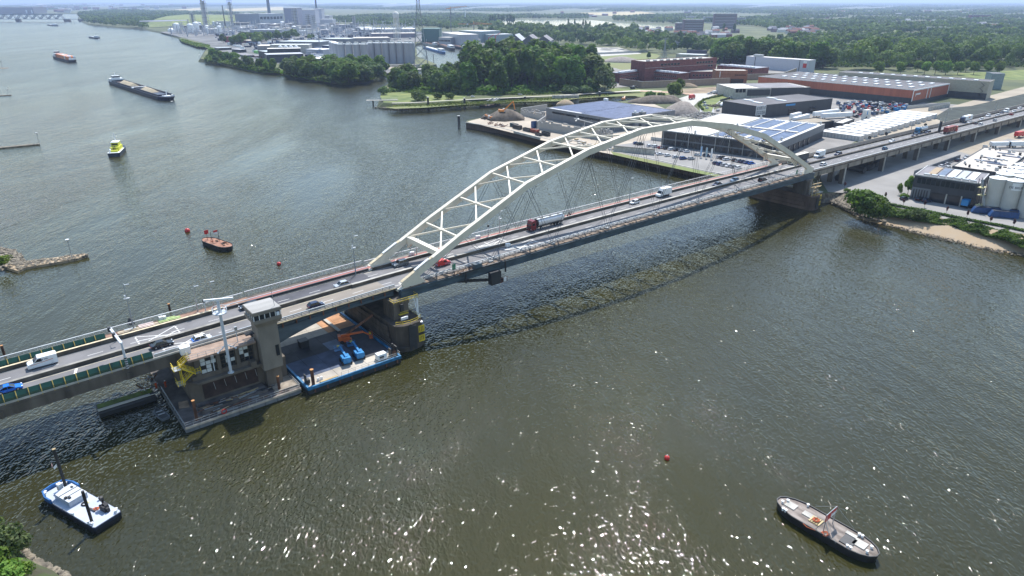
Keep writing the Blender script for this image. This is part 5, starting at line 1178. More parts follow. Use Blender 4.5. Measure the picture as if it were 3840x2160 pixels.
def worker(label, s, t, z, rz, pose):
    if pose == 0: q = skel((0, .92), .08, (.04, .48), (0, .08), (.04, .48), (-.05, .08), (.25, 1.1), (.1, .95))
    else: q = skel((-.1, .86), 1.15, (.02, .46), (-.05, .08), (.02, .46), (-.12, .08), (.5, .55), (.45, .5))
    person(label, W(s, t, z), rz, q[0], q[1], q[2], M_hv, q[3], helmet=M_white, group=GW)
worker('person in orange with a white helmet standing by the dark wall', *(ST(860, 1465, 2.1)), 2.1, BR+2, 0)
worker('person in orange bending over at the foot of the wall', *(ST(765, 1500, 2.1)), 2.1, BR+.2, 1)
worker('person in red and orange leaning against the wall beside the bending one', *(ST(742, 1482, 2.1)), 2.1, BR+.6, 1)
worker('person in orange in the shade of the pontoon arm', *(ST(588, 1458, 1.4)), 1.4, BR+1.5, 0)
worker('person in orange overalls beside the building end wall', *(ST(622, 1452, 1.4)), 1.4, BR-1, 0)
# ================================================================ boats
def hull(k, L, B, z0, z1, bow=.8, stern=.25, sheer=.35, tb=0.62, ts=0.85):
    # plan outline from stern (-L/2) to bow (L/2)
    xs = [(-.5, ts*.5*.92), (-.5+.03*stern*4, .5), (.5-.18*bow, .5), (.5-.07*bow, .38), (.5-.02*bow, .18), (.5, .04)]
    rings = []
    for f, w in xs:
        x = f*L; zz = z1+(sheer if f > .3 else 0)*(f-.3)/.2 if f > .3 else z1
        rings.append([(x, -w*B, zz), (x-(.02*L if f > .4 else 0), -w*B*.9, z0), (x-(.02*L if f > .4 else 0), w*B*.9, z0), (x, w*B, zz)])
    k.loft(rings); return xs
def boat(name, label, cat, u0, v0, u1, v1, group=None):
    a, b = P(u0, v0, 0), P(u1, v1, 0); L = math.dist(a, b); c = ((a[0]+b[0])/2, (a[1]+b[1])/2, 0); rz = math.atan2(b[1]-a[1], b[0]-a[0])
    return thing(name, label, cat, c, rz, group), L
def pc(o, name, m, boxes=None, fn=None, smooth=False):
    k = MB()
    for b in boxes or (): k.box(*b)
    if fn: fn(k)
    return k.build(name, m, o, smooth=smooth)
M_hb = mat("navy hull paint", (.015, .025, .05), .5, noise=.2); M_hk = mat("black hull paint", (.02, .02, .022), .6, noise=.3, scale=.6)
M_wake = mat("white wake foam", (.62, .64, .64), .9, noise=.2, scale=.8)
# long bulk barge
o, L = boat('bulk_barge', 'long dark river barge with two open holds of sand and a white wheelhouse', 'barge', 432, 312, 640, 378)
W_ = 15
pc(o, 'hull', M_hb, fn=lambda k: hull(k, L, W_, -.5, 3.0, .35, .2))
M_hold = mat("brown hold lining", (.07, .05, .045), .9, noise=.3)
x0, x1 = -L*.42, L*.43
for a, b in ((x0, -L*.02), (L*.02, x1)):
    pc(o, 'hold', M_hold, [(a, b, -W_*.40, W_*.40, 3.0, 3.06)])
    pc(o, 'coaming', M_hb, [(a, b, -W_*.42, -W_*.39, 3.0, 4.6), (a, b, W_*.39, W_*.42, 3.0, 4.6), (a-.3, a, -W_*.42, W_*.42, 3.0, 4.6), (b, b+.3, -W_*.42, W_*.42, 3.0, 4.6)])
def heap(k, x0, x1, y0, y1, z, h): k.loft([[(x0, y0, z), (x1, y0, z), (x1, y1, z), (x0, y1, z)], [(x0+(x1-x0)*.12, (y0+y1)/2-.6, z+h), (x1-(x1-x0)*.12, (y0+y1)/2-.6, z+h), (x1-(x1-x0)*.12, (y0+y1)/2+.6, z+h), (x0+(x1-x0)*.12, (y0+y1)/2+.6, z+h)]])
M_sd = mat("pale sand cargo", (.48, .40, .27), .95, noise=.12, scale=.3)
for a, b in ((-.30, -.17), (-.19, -.08), (.10, .26)): pc(o, 'sand_heap', M_sd, fn=lambda k, a=a, b=b: heap(k, a*L, b*L, -W_*.36, W_*.30, 3.06, 3.2))
pc(o, 'bridge_deck', M_white, [(-L*.02, L*.02, -W_*.45, W_*.45, 3.0, 4.2)])
pc(o, 'deckhouse', M_white, [(-L*.49, -L*.44, -W_*.42, W_*.42, 3.0, 5.8)]); pc(o, 'wheelhouse', M_white, [(-L*.475, -L*.45, -W_*.25, W_*.25, 5.8, 8.6)]); pc(o, 'wheelhouse_windows', M_glass, [(-L*.477, -L*.448, -W_*.255, W_*.255, 7.0, 8.1)])
pc(o, 'mast', M_white, [(-L*.47, -L*.468, -.2, .2, 8.6, 12)]); pc(o, 'bow_gear', M_white, [(L*.45, L*.455, -.3, .3, 3, 8), (L*.44, L*.47, -3, 3, 3, 3.8), (L*.46, L*.475, -4.5, -3.5, 3, 4.6), (L*.46, L*.475, 3.5, 4.5, 3, 4.6)])
# container barge
o, L = boat('container_barge', 'river barge loaded with orange and white containers, white wheelhouse aft', 'barge', 213, 218, 277, 235)
pc(o, 'hull', M_hk, fn=lambda k: hull(k, L, 12, -.5, 3.2, .4))
R = random.Random(4)
for i in range(12):
    for j in range(4):
        m = [mat("orange container", (.6, .2, .06), .6), mat("white container", (.6, .6, .58), .6), mat("orange container", (.6, .2, .06), .6), mat("dark red container", (.25, .05, .04), .6), mat("pale blue container", (.35, .42, .5), .6)][R.randrange(5)]
        for kz in range(2): pc(o, 'container', m, [(-L*.36+i*L*.065, -L*.36+i*L*.065+L*.06, -5.2+j*2.62, -5.2+j*2.62+2.5, 3.2+kz*2.5, 5.65+kz*2.5)])
pc(o, 'wheelhouse', M_white, [(-L*.48, -L*.4, -5, 5, 3.2, 6.5), (-L*.46, -L*.41, -3.5, 3.5, 6.5, 11)]); pc(o, 'windows', M_glass, [(-L*.462, -L*.408, -3.55, 3.55, 9, 10.3)]); pc(o, 'bow_deck', M_white, [(L*.42, L*.46, -4, 4, 3.2, 5.5)])
# two distant ships
for q, lab in (((343, 142, 369, 146), 'dark motor barge alone in midstream trailing white foam'), ((190, 95, 210, 98), 'small dark ship close to the truss bridge pier')):
    o, L = boat('motor_barge', lab, 'barge', *q); pc(o, 'hull', M_hb, fn=lambda k: hull(k, L, L*.2, -.5, 3.0, .8)); pc(o, 'wheelhouse', M_white, [(L*.2, L*.34, -L*.06, L*.06, 3, 7)]); pc(o, 'hatch_cover', M_galv, [(-L*.4, L*.12, -L*.07, L*.07, 3, 4)])
def foam(pts_, wd, lab, op=1):
    k = MB(); q = strip(pts_, wd, z=0); k.sheet(q, 0.03); o = k.build('wake', M_wake, kind='stuff', at=(0, 0, 0)); o['label'] = lab
foam([(374, 147), (369, 146), (362, 145)], [3, 4, 1], 'foam at the bow of the dark motor barge'); foam([(213, 98), (205, 97)], [5, 3], 'foam behind the small far ship'); foam([(425, 310), (415, 307)], [4, 1], 'foam behind the long barge'); foam([(641, 380), (649, 379)], [3, 1], 'foam at the bow of the long barge'); foam([(329, 142), (337, 141)], [1, 3], 'foam behind the dark motor barge')
# yellow patrol boat
o, L = boat('patrol_boat', 'lime yellow patrol boat with a dark hull seen from astern', 'patrol boat', 448, 588, 437, 562)
L = 22; o.rotation_euler = (0, 0, math.radians(108))
M_ly = mat("lime yellow paint", (.62, .62, .05), .5, noise=.08)
pc(o, 'hull', M_hb, fn=lambda k: hull(k, L, 6.5, -.5, 2.2, .9, .2, .8)); pc(o, 'deck_edge', M_white, [(-L*.5, L*.2, -3.1, 3.1, 2.2, 2.35)])
pc(o, 'superstructure', M_ly, [(-L*.28, L*.22, -2.3, 2.3, 2.35, 4.6), (-L*.15, L*.14, -1.9, 1.9, 4.6, 6.9), (-L*.40, -L*.34, -2.0, 2.0, 2.35, 3.4)])
pc(o, 'windows', M_glass, [(-L*.155, L*.145, -1.5, 1.5, 5.5, 6.3)]); pc(o, 'roof', M_white, [(-L*.16, L*.15, -2, 2, 6.9, 7.1)]); pc(o, 'mast', M_white, [(-.2, .2, -.2, .2, 7, 12), (-.15, .15, -1.5, 1.5, 10, 10.2)])
pc(o, 'davit', M_dark, [(-L*.3, -L*.27, -.6, -.3, 2.4, 5.5), (-L*.3, -L*.27, .3, .6, 2.4, 5.5)]); pc(o, 'crane', M_white, [(-L*.42, -L*.30, 1.6, 2.2, 2.4, 4.0)])
# flag deck barges
def flagbarge(label, q, B, deckm, z1, sz):
    o, L = boat('deck_barge', label, 'barge', *q)
    pc(o, 'hull', M_hk, fn=lambda k: hull_d(k, L, B, -.5, z1)); 
    def dk(k):
        pts_ = plan(L*.985, B*.94); k.prism(pts_, z1+.02, z1+.08)
    pc(o, 'deck', deckm, fn=dk)
    def gun(k):
        pts_ = plan(L, B)
        for a, b in zip(pts_, pts_[1:]+pts_[:1]): k.bar((*a, z1+.15), (*b, z1+.15), .16, .3)
    pc(o, 'gunwale', M_dark, fn=gun)
    return o, L
def plan(L, B): return [(x*L, y*B) for x, y in ((-.5, -.1), (-.47, -.24), (-.39, -.4), (-.28, -.5), (.3, -.5), (.39, -.42), (.46, -.28), (.5, -.1), (.5, .1), (.46, .28), (.39, .42), (.3, .5), (-.28, .5), (-.39, .4), (-.47, .24), (-.5, .1))]
def hull_d(k, L, B, z0, z1):
    k.loft([[(x*.97, y*.9, z0) for x, y in plan(L, B)], [(x, y, z1) for x, y in plan(L, B)]])
M_bd = mat("bleached plank deck", (.19, .155, .13), .9, noise=.35, scale=.9, detail=9, col2=(.31, .265, .23), stretch=(.35, 1, 1))
o, L = flagbarge('long old barge with bleached deck and red and white flag boards on a frame', (2915, 1893, 3285, 2108), 5.0, M_bd, 1.3, 1)
for f, sy in ((-.44, -.1), (-.415, .1), (.42, -.16), (.42, .16), (.30, .42), (.27, .42), (.30, -.42), (.27, -.42), (-.25, .44), (-.38, -.44), (-.35, -.44)):
    pc(o, 'bollard', M_white, fn=lambda k: k.lathe((f*L, sy*4.9, z_ if False else 1.35), [(.2, 0), (.15, .35), (.26, .4), (.26, .55)], 8))
for f, sy, a, b, m in ((-.36, 0, .9, .8, M_concl), (-.17, .02, 1.1, .6, M_concl), (.33, .05, 1.0, .9, M_concl), (.24, -.12, 1.0, 1.2, M_dark), (.22, .25, .9, .4, M_concl)):
    pc(o, 'hatch', m, [(f*L-a, f*L+a, sy*4.9-b, sy*4.9+b, 1.38, 1.55)])
pc(o, 'pallet', mat("pallet wood", (.5, .4, .22), .9), [(-.09*L+i*.4-.9, -.09*L+i*.4-.65, -1.2, .6, 1.4, 1.58) for i in range(5)])
M_rope = mat("orange rope", (.45, .12, .05), .9, noise=.2)
def coil(k, cx, cy, r0, n, z):
    for i in range(n):
        a = i*.9; b = a+.9; rr = r0*(.5+.5*math.sin(i*1.7)**2); k.tube((cx+rr*math.cos(a), cy+rr*math.sin(a), z), (cx+rr*math.cos(b), cy+rr*math.sin(b), z+.05), .07, 4)
pc(o, 'rope_coil', M_rope, fn=lambda k: coil(k, -.09*L, -.3, .6, 30, 1.7)); pc(o, 'rope', M_rope, fn=lambda k: (coil(k, .06*L, -2.0, .7, 24, 1.5), k.tube((.04*L, -2.2, 1.5), (-.1*L, -2.9, 1.5), .08, 4), k.tube((-.1*L, -2.9, 1.5), (-.15*L, -2.6, 1.5), .07, 4)))
def frame(o, x, yA, yB, z, hgt, fm):
    pc(o, 'frame', fm, fn=lambda k: (k.tube((x-1.2, yA, z), (x, yA+.2, z+hgt*.62), .06, 5), k.tube((x+1.2, yA, z), (x, yA+.2, z+hgt*.62), .06, 5), k.tube((x, yA+.2, z), (x, yA+.2, z+hgt), .08, 6), k.tube((x, yB-.2, z), (x, yB-.2, z+hgt), .08, 6), k.tube((x-1.2, yB, z), (x, yB-.2, z+hgt*.6), .06, 5), k.tube((x, yA, z+hgt), (x, yB, z+hgt), .06, 5)))
frame(o, .03*L, -2.0, 1.6, 1.4, 3.6, M_galv)
pc(o, 'red_board', M_red, [(.03*L-.05, .03*L+.05, -2.0, -.3, 3.6, 5.0)])
rb_ = pc(o, 'red_white_board', M_red, [(.03*L-.05, .03*L+.05, .1, 1.7, 4.3, 5.0)]); k = MB(); k.box(.03*L-.05, .03*L+.05, .1, 1.7, 3.6, 4.3); k.build('white_half', M_white, rb_)
pc(o, 'stay', M_galv, fn=lambda k: (k.tube((.03*L, 1.6, 5), (-.2*L, 3, 1.5), .025, 4), k.tube((.03*L, 1.6, 5), (.2*L, 2.9, 1.5), .025, 4), k.tube((.03*L, -2, 5), (.18*L, -2.8, 1.5), .025, 4)))
M_rd = mat("rusty red deck", (.28, .12, .075), .9, noise=.35, scale=.7, detail=8, col2=(.38, .2, .13))
o, L = flagbarge('short rusty barge with a red and a red white board flying over its deck', (768, 908, 866, 942), 5.2, M_rd, 1.5, 1)
frame(o, -.05*L, -1.5, 1.8, 1.5, 4.4, M_dark); pc(o, 'red_board', M_red, [(-.32*L-.05, -.32*L+.05, -1.2, .4, 3.9, 5.4)]); rb_ = pc(o, 'red_white_board', M_red, [(-.05*L-.05, -.05*L+.05, -.2, 1.4, 5.3, 6.0)]); k = MB(); k.box(-.05*L-.05, -.05*L+.05, -.2, 1.4, 4.6, 5.3); k.build('white_half', M_white, rb_)
pc(o, 'post', M_dark, fn=lambda k: k.tube((-.32*L, -.4, 1.5), (-.32*L, -.4, 5.4), .07, 5)); pc(o, 'rope', M_rope, fn=lambda k: coil(k, -.15*L, -.3, .5, 16, 1.7))
R = random.Random(6)
for i in range(9): pc(o, 'gear', [M_dark, M_rust, M_wood][i % 3], [(x := R.uniform(-.3, .38)*L, x+R.uniform(.3, 1.5), y := R.uniform(-2, 1.6), y+R.uniform(.2, .6), 1.6, 1.6+R.uniform(.15, .7))])
# work barge with spud poles
o, L = boat('work_barge', 'pale decked work barge with two black spud poles and blue stern', 'work barge', 148, 1860, 425, 1968)
a0, a1 = ST(0, 0, 0), 0
c = [P(*q, 1.6) for q in ((135, 1835), (255, 1812), (455, 1910), (345, 1975), )]
ax = (P(455, 1917, 1.6)[0]-P(240, 1812, 1.6)[0], P(455, 1917, 1.6)[1]-P(240, 1812, 1.6)[1]); L = 19.5; B = 9.4
rz = math.atan2(P(345, 1980, 1.6)[1]-P(140, 1858, 1.6)[1], P(345, 1980, 1.6)[0]-P(140, 1858, 1.6)[0]); cc = [sum(q[i] for q in (P(148, 1848, 1.6), P(258, 1812, 1.6), P(455, 1917, 1.6), P(345, 1975, 1.6)))/4 for i in (0, 1)]
o.location = (cc[0], cc[1], 0); o.rotation_euler = (0, 0, rz); L = math.dist(P(140, 1858, 1.6), P(345, 1980, 1.6)); B = math.dist(P(345, 1980, 1.6), P(455, 1917, 1.6)); print('work barge', L, B)
M_wd = mat("pale blue grey deck", (.42, .46, .52), .6, noise=.08, scale=.5)
M_bs = mat("blue bulwark", (.02, .13, .36), .5, noise=.2)
pc(o, 'hull', M_hk, fn=lambda k: k.loft([[(x*L*.98, y*B*.97, -.5) for x, y in Q], [(x*L, y*B, 1.25) for x, y in Q]]) if (Q := [(-.52, -.28), (-.5, -.36), (-.38, -.5), (.47, -.5), (.5, -.46), (.5, .46), (.47, .5), (-.38, .5), (-.5, .36), (-.52, .28)]) else 0)
pc(o, 'navy_band', M_hb, fn=lambda k: k.loft([[(x*L*1.005, y*B*1.005, .9) for x, y in Q], [(x*L*1.005, y*B*1.005, 1.45) for x, y in Q]]) if (Q := [(-.52, -.28), (-.5, -.36), (-.38, -.5), (.47, -.5), (.5, -.46), (.5, .46), (.47, .5), (-.38, .5), (-.5, .36), (-.52, .28)]) else 0)
pc(o, 'deck', M_wd, fn=lambda k: k.prism([(x*L*.985, y*B*.98) for x, y in ((-.5, -.3), (-.38, -.48), (.48, -.49), (.5, -.45), (.5, .45), (.48, .49), (-.38, .48), (-.5, .3))], 1.455, 1.5))
pc(o, 'blue_bulwark', M_bs, fn=lambda k: [k.bar((a[0]*L, a[1]*B, 1.8), (b[0]*L, b[1]*B, 1.8), .25, .75) for a, b in (((-.26, .5), (-.38, .5)), ((-.38, .5), (-.5, .36)), ((-.5, .36), (-.52, 0)), ((-.52, 0), (-.5, -.36)), ((-.5, -.36), (-.38, -.5)), ((-.38, -.5), (-.26, -.5)))])
pc(o, 'deckhouse', M_offw if False else M_wd, [(-.30*L, -.02*L, -.30*B, .34*B, 1.5, 2.6)]); pc(o, 'deckhouse_roof', mat("pale grey roof", (.5, .53, .56), .6), [(-.305*L, -.015*L, -.31*B, .35*B, 2.6, 2.7)]); pc(o, 'roof_seam', M_dark, [(-.20*L, -.193*L, -.3*B, .34*B, 2.7, 2.77), (-.12*L, -.114*L, -.3*B, .34*B, 2.7, 2.77)])
pc(o, 'vents', M_dark, [(-.1*L, -.06*L, -.18*B, -.12*B, 2.7, 3.0), (-.11*L, -.09*L, -.28*B, -.2*B, 2.7, 3.1), (-.25*L, -.22*L, .2*B, .26*B, 2.7, 2.85)])
pc(o, 'cabin_box', M_white, [(-.40*L, -.35*L, -.02*B, .12*B, 1.5, 3.2)]); pc(o, 'cabin_door', M_glass, [(-.40*L-.02, -.36*L, -.02*B-.03, -.02*B+.02, 1.8, 2.7)])
pc(o, 'spud_pole', M_hk, fn=lambda k: k.tube((-.335*L, .18*B, 1.5), (-.335*L, .18*B, 10.5), .26, 9)); pc(o, 'spud_pole', M_hk, fn=lambda k: k.tube((.40*L, -.36*B, 1.5), (.40*L, -.36*B, 8.2), .25, 9))
pc(o, 'spud_cap', mat("bright timber", (0.42, 0.32, 0.18), 0.9, noise=0.2), fn=lambda k: k.tube((-.335*L, .18*B, 10.5), (-.335*L, .18*B, 10.6), .3, 9))
for x, y in ((-.46, .3), (-.44, .36), (-.48, -.3), (-.46, -.36), (.45, .42), (.47, .36), (.44, -.42), (.38, -.45), (.1, -.46), (.12, -.46), (.13, .46)): pc(o, 'bollard', M_white, fn=lambda k: k.lathe((x*L, y*B, 1.5), [(.2, 0), (.14, .35), (.25, .4), (.25, .55)], 8))
pc(o, 'winch', M_hk, fn=lambda k: (k.tube((.33*L, .22*B, 2.2), (.33*L, .34*B, 2.2), .7, 10), k.box(.29*L, .38*L, .14*B, .20*B, 1.5, 2.6), k.bar((.30*L, .3*B, 1.5), (.28*L, .3*B, 3.6), .3), k.tube((.28*L, .25*B, 3.4), (.28*L, .34*B, 3.4), .5, 8), k.box(.36*L, .40*L, .2*B, .3*B, 1.5, 2.3)))
pc(o, 'tyre', M_tyre, fn=lambda k: [k.tube((.06*L+.55*math.cos(i*.628), .05*B+.4*math.sin(i*.628), 1.62), (.06*L+.55*math.cos(i*.628+.63), .05*B+.4*math.sin(i*.628+.63), 1.62), .13, 5) for i in range(10)])
pc(o, 'rope', M_rope, fn=lambda k: (coil(k, .24*L, .1*B, .5, 22, 1.6), k.tube((.12*L, 0, 1.6), (.25*L, .08*B, 1.6), .05, 4))); pc(o, 'tool', M_dark, fn=lambda k: k.bar((.13*L, 0, 1.6), (.27*L, 0, 1.6), .22)); pc(o, 'yellow_mat', mat("pale yellow mat", (.55, .5, .25), .9), [(.03*L, .08*L, .13*B, .2*B, 1.5, 1.56)])
pc(o, 'flag', M_white, fn=lambda k: (k.add([(-.335*L, .18*B-.3, 7.6), (-.335*L-.2, .18*B-.9, 7.1), (-.335*L-.1, .18*B-.8, 6.6), (-.335*L, .18*B-.35, 7.0)], [(0, 1, 2, 3), (3, 2, 1, 0)])))
pc(o, 'signal_flag', mat("faded pink flag", (.6, .4, .38), .9), fn=lambda k: (k.add([(-.42*L, .1*B, 7.4), (-.42*L+.2, .1*B-.3, 7.0), (-.42*L+.1, .1*B-.3, 6.3), (-.42*L, .1*B, 6.6)], [(0, 1, 2, 3), (3, 2, 1, 0)]))); pc(o, 'flag_line', M_galv, fn=lambda k: k.tube((-.335*L, .18*B, 7.9), (-.43*L, .08*B, 7.6), .04, 4))
# buoys
for (u, v), lab, r in (((703, 869), 'red ball buoy between the rusty barge and the groyne', 1.0), ((1046, 993), 'small dark red buoy off the arch foot', .75), ((2501, 1721), 'orange red buoy in the glittering water', .55)):
    x, y = P(u, v, 0); o = thing('buoy', lab, 'buoy', (x, y, 0), 0, 'red mooring buoys'); pc(o, 'float', M_red, fn=lambda k: k.ball((0, 0, .45*r), r, 12, 8), smooth=True); pc(o, 'shackle', M_galv, fn=lambda k: k.tube((0, 0, 1.3*r), (0, 0, 1.75*r), .1, 6))
# marker posts, dolphins
def marker(label, u, v, h, m=M_galv, topm=M_white, top=.6, z0=0):
    x, y = P(u, v, z0); o = thing('beacon', label, 'beacon', (x, y, z0)); pc(o, 'post', m, fn=lambda k: k.tube((0, 0, 0), (0, 0, h), .14, 6)); pc(o, 'topmark', topm, fn=lambda k: k.lathe((0, 0, h), [(top*.4, -.5), (top, 0), (top, .25)], 8)); return o
marker('white topped beacon post at the end of the stone groyne', 270, 966, 6.5, z0=.9); marker('thin beacon post standing in open water above the groyne', 148, 541, 7, top=.7); marker('tiny beacon above the dark groyne tip', 33, 356, 6, top=.6); marker('beacon on the wooded island point', 751, 229, 9, top=1.0)
o = marker('beacon frame on a rocky islet at the river edge', 10, 256, 9, M_rust, M_dark, 1.6); pc(o, 'islet', M_rock, fn=lambda k: k.lathe((0, 0, -.5), [(10, 0), (7, .8), (3, 1.2)], 10))
def dolphin(label, u, v, h, n=3, z=0):
    x, y = P(u, v, 0); o = thing('mooring_dolphin', label, 'mooring post', (x, y, 0), 0, 'timber and steel mooring dolphins')
    for i in range(n): pc(o, 'pile', M_hk, fn=lambda k: k.tube((.8*math.cos(i*2.1), .8*math.sin(i*2.1), -1), (.5*math.cos(i*2.1), .5*math.sin(i*2.1), h), .42, 7))
    pc(o, 'cap', M_offw if n > 1 else M_rust, fn=lambda k: k.lathe((0, 0, h-.1), [(1.0, 0), (1.0, .35)], 8))
dolphin('dark mooring dolphin off the corner of the sandy quay', 1721, 480, 8.5); dolphin('mooring dolphin with a white cap beside the park path', 1606, 411, 10); dolphin('mooring dolphin at the grassy bank below the moored ramp', 1968, 388, 6, 2); dolphin('mooring dolphin beside the inlet sheet pile box', 2247, 378, 8, 2); dolphin('cluster of piles under the park jetty end', 1742, 405, 8, 3)
dolphin('slim pile in the harbour water beside the pylon', 1603, 249, 13, 1); dolphin('taller slim pile in the harbour mouth', 1625, 243, 14, 1); dolphin('pile cluster beside the truss bridge abutment', 268, 92, 14, 1); dolphin('second pile beside the truss bridge abutment', 280, 91, 12, 1)
# moored ramp, jetty
x, y = P(1835, 398, 0); o = thing('ramp_pontoon', 'white railed ferry ramp pontoon moored by the park bank', 'pontoon', (x, y, 0), math.radians(62)); pc(o, 'hull', M_hk, [(-9, 12, -4.5, 4.5, -.4, 1.6)]); pc(o, 'deck', mat("pinkish ramp deck", (.38, .28, .24), .9), [(-9, 12, -4.3, 4.3, 1.6, 1.7)])
pc(o, 'ramp', M_galv, fn=lambda k: (k.bar((-2, -2.5, 1.9), (14, -2.5, 5), .4, 1.6), k.bar((-2, 0, 1.9), (14, 0, 5), .4, 1.6), k.bar((-6, 4, 2.2), (14, 4, 4.5), .3, 1.6))); pc(o, 'railing', M_white, fn=lambda k: [k.bar((-9, -4.3, 1.7+h), (-9, 4.3, 1.7+h), .15) for h in (.5, 1.1)]+[k.bar((-9, -4.3, 1.7+h), (-3, -4.3, 1.7+h), .15) for h in (.5, 1.1)])
x, y = P(1450, 395, 0); o = thing('jetty', 'grey landing jetty with railings at the park point', 'jetty', (x, y, 0), math.radians(5)); pc(o, 'deck', M_concl, [(-17, 10, -2, 2, 4.2, 4.6)]); pc(o, 'piles', M_dark, [(-12, -11, -1.5, 1.5, -1, 4.2), (-2, -1, -1.5, 1.5, -1, 4.2)]); pc(o, 'railing', M_galv, fn=lambda k: [k.bar((-14, yy, 4.6+h), (10, yy, 4.6+h), .1) for h in (.5, 1.1, 1.6) for yy in (-2, 2)]+[k.bar((-14+i*2, -2, 4.6), (-14+i*2, -2, 6.2), .12) for i in range(13)])
# harbour boats
for q, B, lab, mh_, z1 in (((1594, 182, 1668, 203), 9, 'blue hulled cargo ship with white hatch leaving the harbour', M_bs, 3.5), ((1590, 168, 1640, 176), 9, 'grey ship moored at the harbour quay', M_galv, 4), ((1640, 172, 1702, 192), 11, 'dark hulled ship moored before the slipway hall', M_hk, 5), ((1625, 160, 1690, 176), 9, 'rusty deck ship lying alongside in the harbour', M_hk, 4), ((1702, 178, 1752, 190), 9, 'blue grey tug like ship at the inner harbour', M_hb, 4)):
    o, L = boat('cargo_ship', lab, 'ship', *q, group='ships in the harbour'); pc(o, 'hull', mh_, fn=lambda k: hull(k, L, B, -.5, z1, .6)); pc(o, 'deckhouse', M_white, [(L*.25, L*.42, -B*.35, B*.35, z1, z1+4)]); pc(o, 'windows', M_glass, [(L*.245, L*.425, -B*.3, B*.3, z1+2.4, z1+3.4)]); pc(o, 'hatch', M_offw if mh_ == M_bs else M_rust, [(-L*.42, L*.18, -B*.35, B*.35, z1, z1+1)]); pc(o, 'mast', M_galv, [(-L*.3, -L*.29, -.2, .2, z1, z1+8)])
# ================================================================ buildings
def rb(name, label, cat, c0, c1, c3, ztop, wall, roof=None, zb=4.0, group=None, parapet=.6, over=0.0, split=None):
    a, b, c = P(*c0, ztop), P(*c1, ztop), P(*c3, ztop); rz = math.atan2(b[1]-a[1], b[0]-a[0]); La = math.dist(a, b)
    nx, ny = -math.sin(rz), math.cos(rz); Lb = (c[0]-a[0])*nx+(c[1]-a[1])*ny
    o = thing(name, label, cat, (a[0], a[1], zb), rz, group); h = ztop-zb
    y0, y1 = min(0, Lb), max(0, Lb)
    pc(o, 'wall', wall, [(0, La, y0, y1, 0, h-parapet)])
    roof = roof or M_concl
    pc(o, 'roof', roof, [(-over, La+over, y0-over, y1+over, h-parapet+.02, h-parapet+.25)])
    if parapet > .3:
        e = .35; pc(o, 'parapet', wall if split is None else split, [(-.05, La+.05, y0-.05, y0+e, h-parapet+.01, h), (-.05, La+.05, y1-e, y1+.05, h-parapet+.01, h), (-.05, e, y0+e, y1-e, h-parapet+.01, h), (La-e, La+.05, y0+e, y1-e, h-parapet+.01, h)])
    return o, La, y0, y1, h
def wins(o, x0, x1, n, z0, z1, y=0, sg=-1, axis='x', fill=.7, frame=M_concl, glass=None):
    w_ = (x1-x0)/n
    for i in range(n):
        a = x0+i*w_+w_*(1-fill)/2; b = a+w_*fill; d0, d1 = sorted((y+sg*.02, y+sg*.12))
        f = pc(o, 'window', frame, [(a-.1, b+.1, d0, d1, z0-.1, z1+.1)] if axis == 'x' else [(d0, d1, a-.1, b+.1, z0-.1, z1+.1)])
        e0, e1 = sorted((y+sg*.13, y+sg*.16)); g = MB(); g.box(*((a, b, e0, e1, z0, z1) if axis == 'x' else (e0, e1, a, b, z0, z1))); g.build('pane', glass or M_glass, f)
M_gclad = mat("grey steel cladding", (.16, .17, .185), .6, noise=.1, scale=.4, stretch=(3, 3, .1))
M_dclad = mat("anthracite cladding", (.035, .04, .048), .55, noise=.15, scale=.4, stretch=(2, 2, .1))
M_lclad = mat("light grey cladding", (.40, .41, .44), .6, noise=.08, scale=.4, stretch=(3, 3, .1))
M_sol = mat("solar panels", (.05, .065, .14), .28, noise=.3, scale=.25, detail=3, col2=(.09, .11, .2))
M_felt = mat("grey roof felt", (.22, .21, .22), .95, noise=.15, scale=.1, detail=8); M_wroof = mat("off white roof membrane", (.60, .57, .52), .85, noise=.1, scale=.06, detail=8)
def solar(o, x0, x1, y0, y1, z, pitch, along_x=True, dw=.78, cell=0):
    n = int(((y1-y0) if along_x else (x1-x0))/pitch)
    for i in range(n):
        k = MB()
        if along_x: a = y0+i*pitch; k.add([(x0, a, z+.1), (x1, a, z+.1), (x1, a+pitch*dw, z+.42), (x0, a+pitch*dw, z+.42), (x1, a+pitch*dw, z), (x0, a+pitch*dw, z)], [(0, 1, 2, 3), (3, 2, 4, 5)])
        else: a = x0+i*pitch; k.add([(a, y0, z+.1), (a, y1, z+.1), (a+pitch*dw, y1, z+.42), (a+pitch*dw, y0, z+.42), (a+pitch*dw, y1, z), (a+pitch*dw, y0, z)], [(3, 2, 1, 0), (5, 4, 2, 3)])
        k.build('solar_panel_row', M_sol, o)
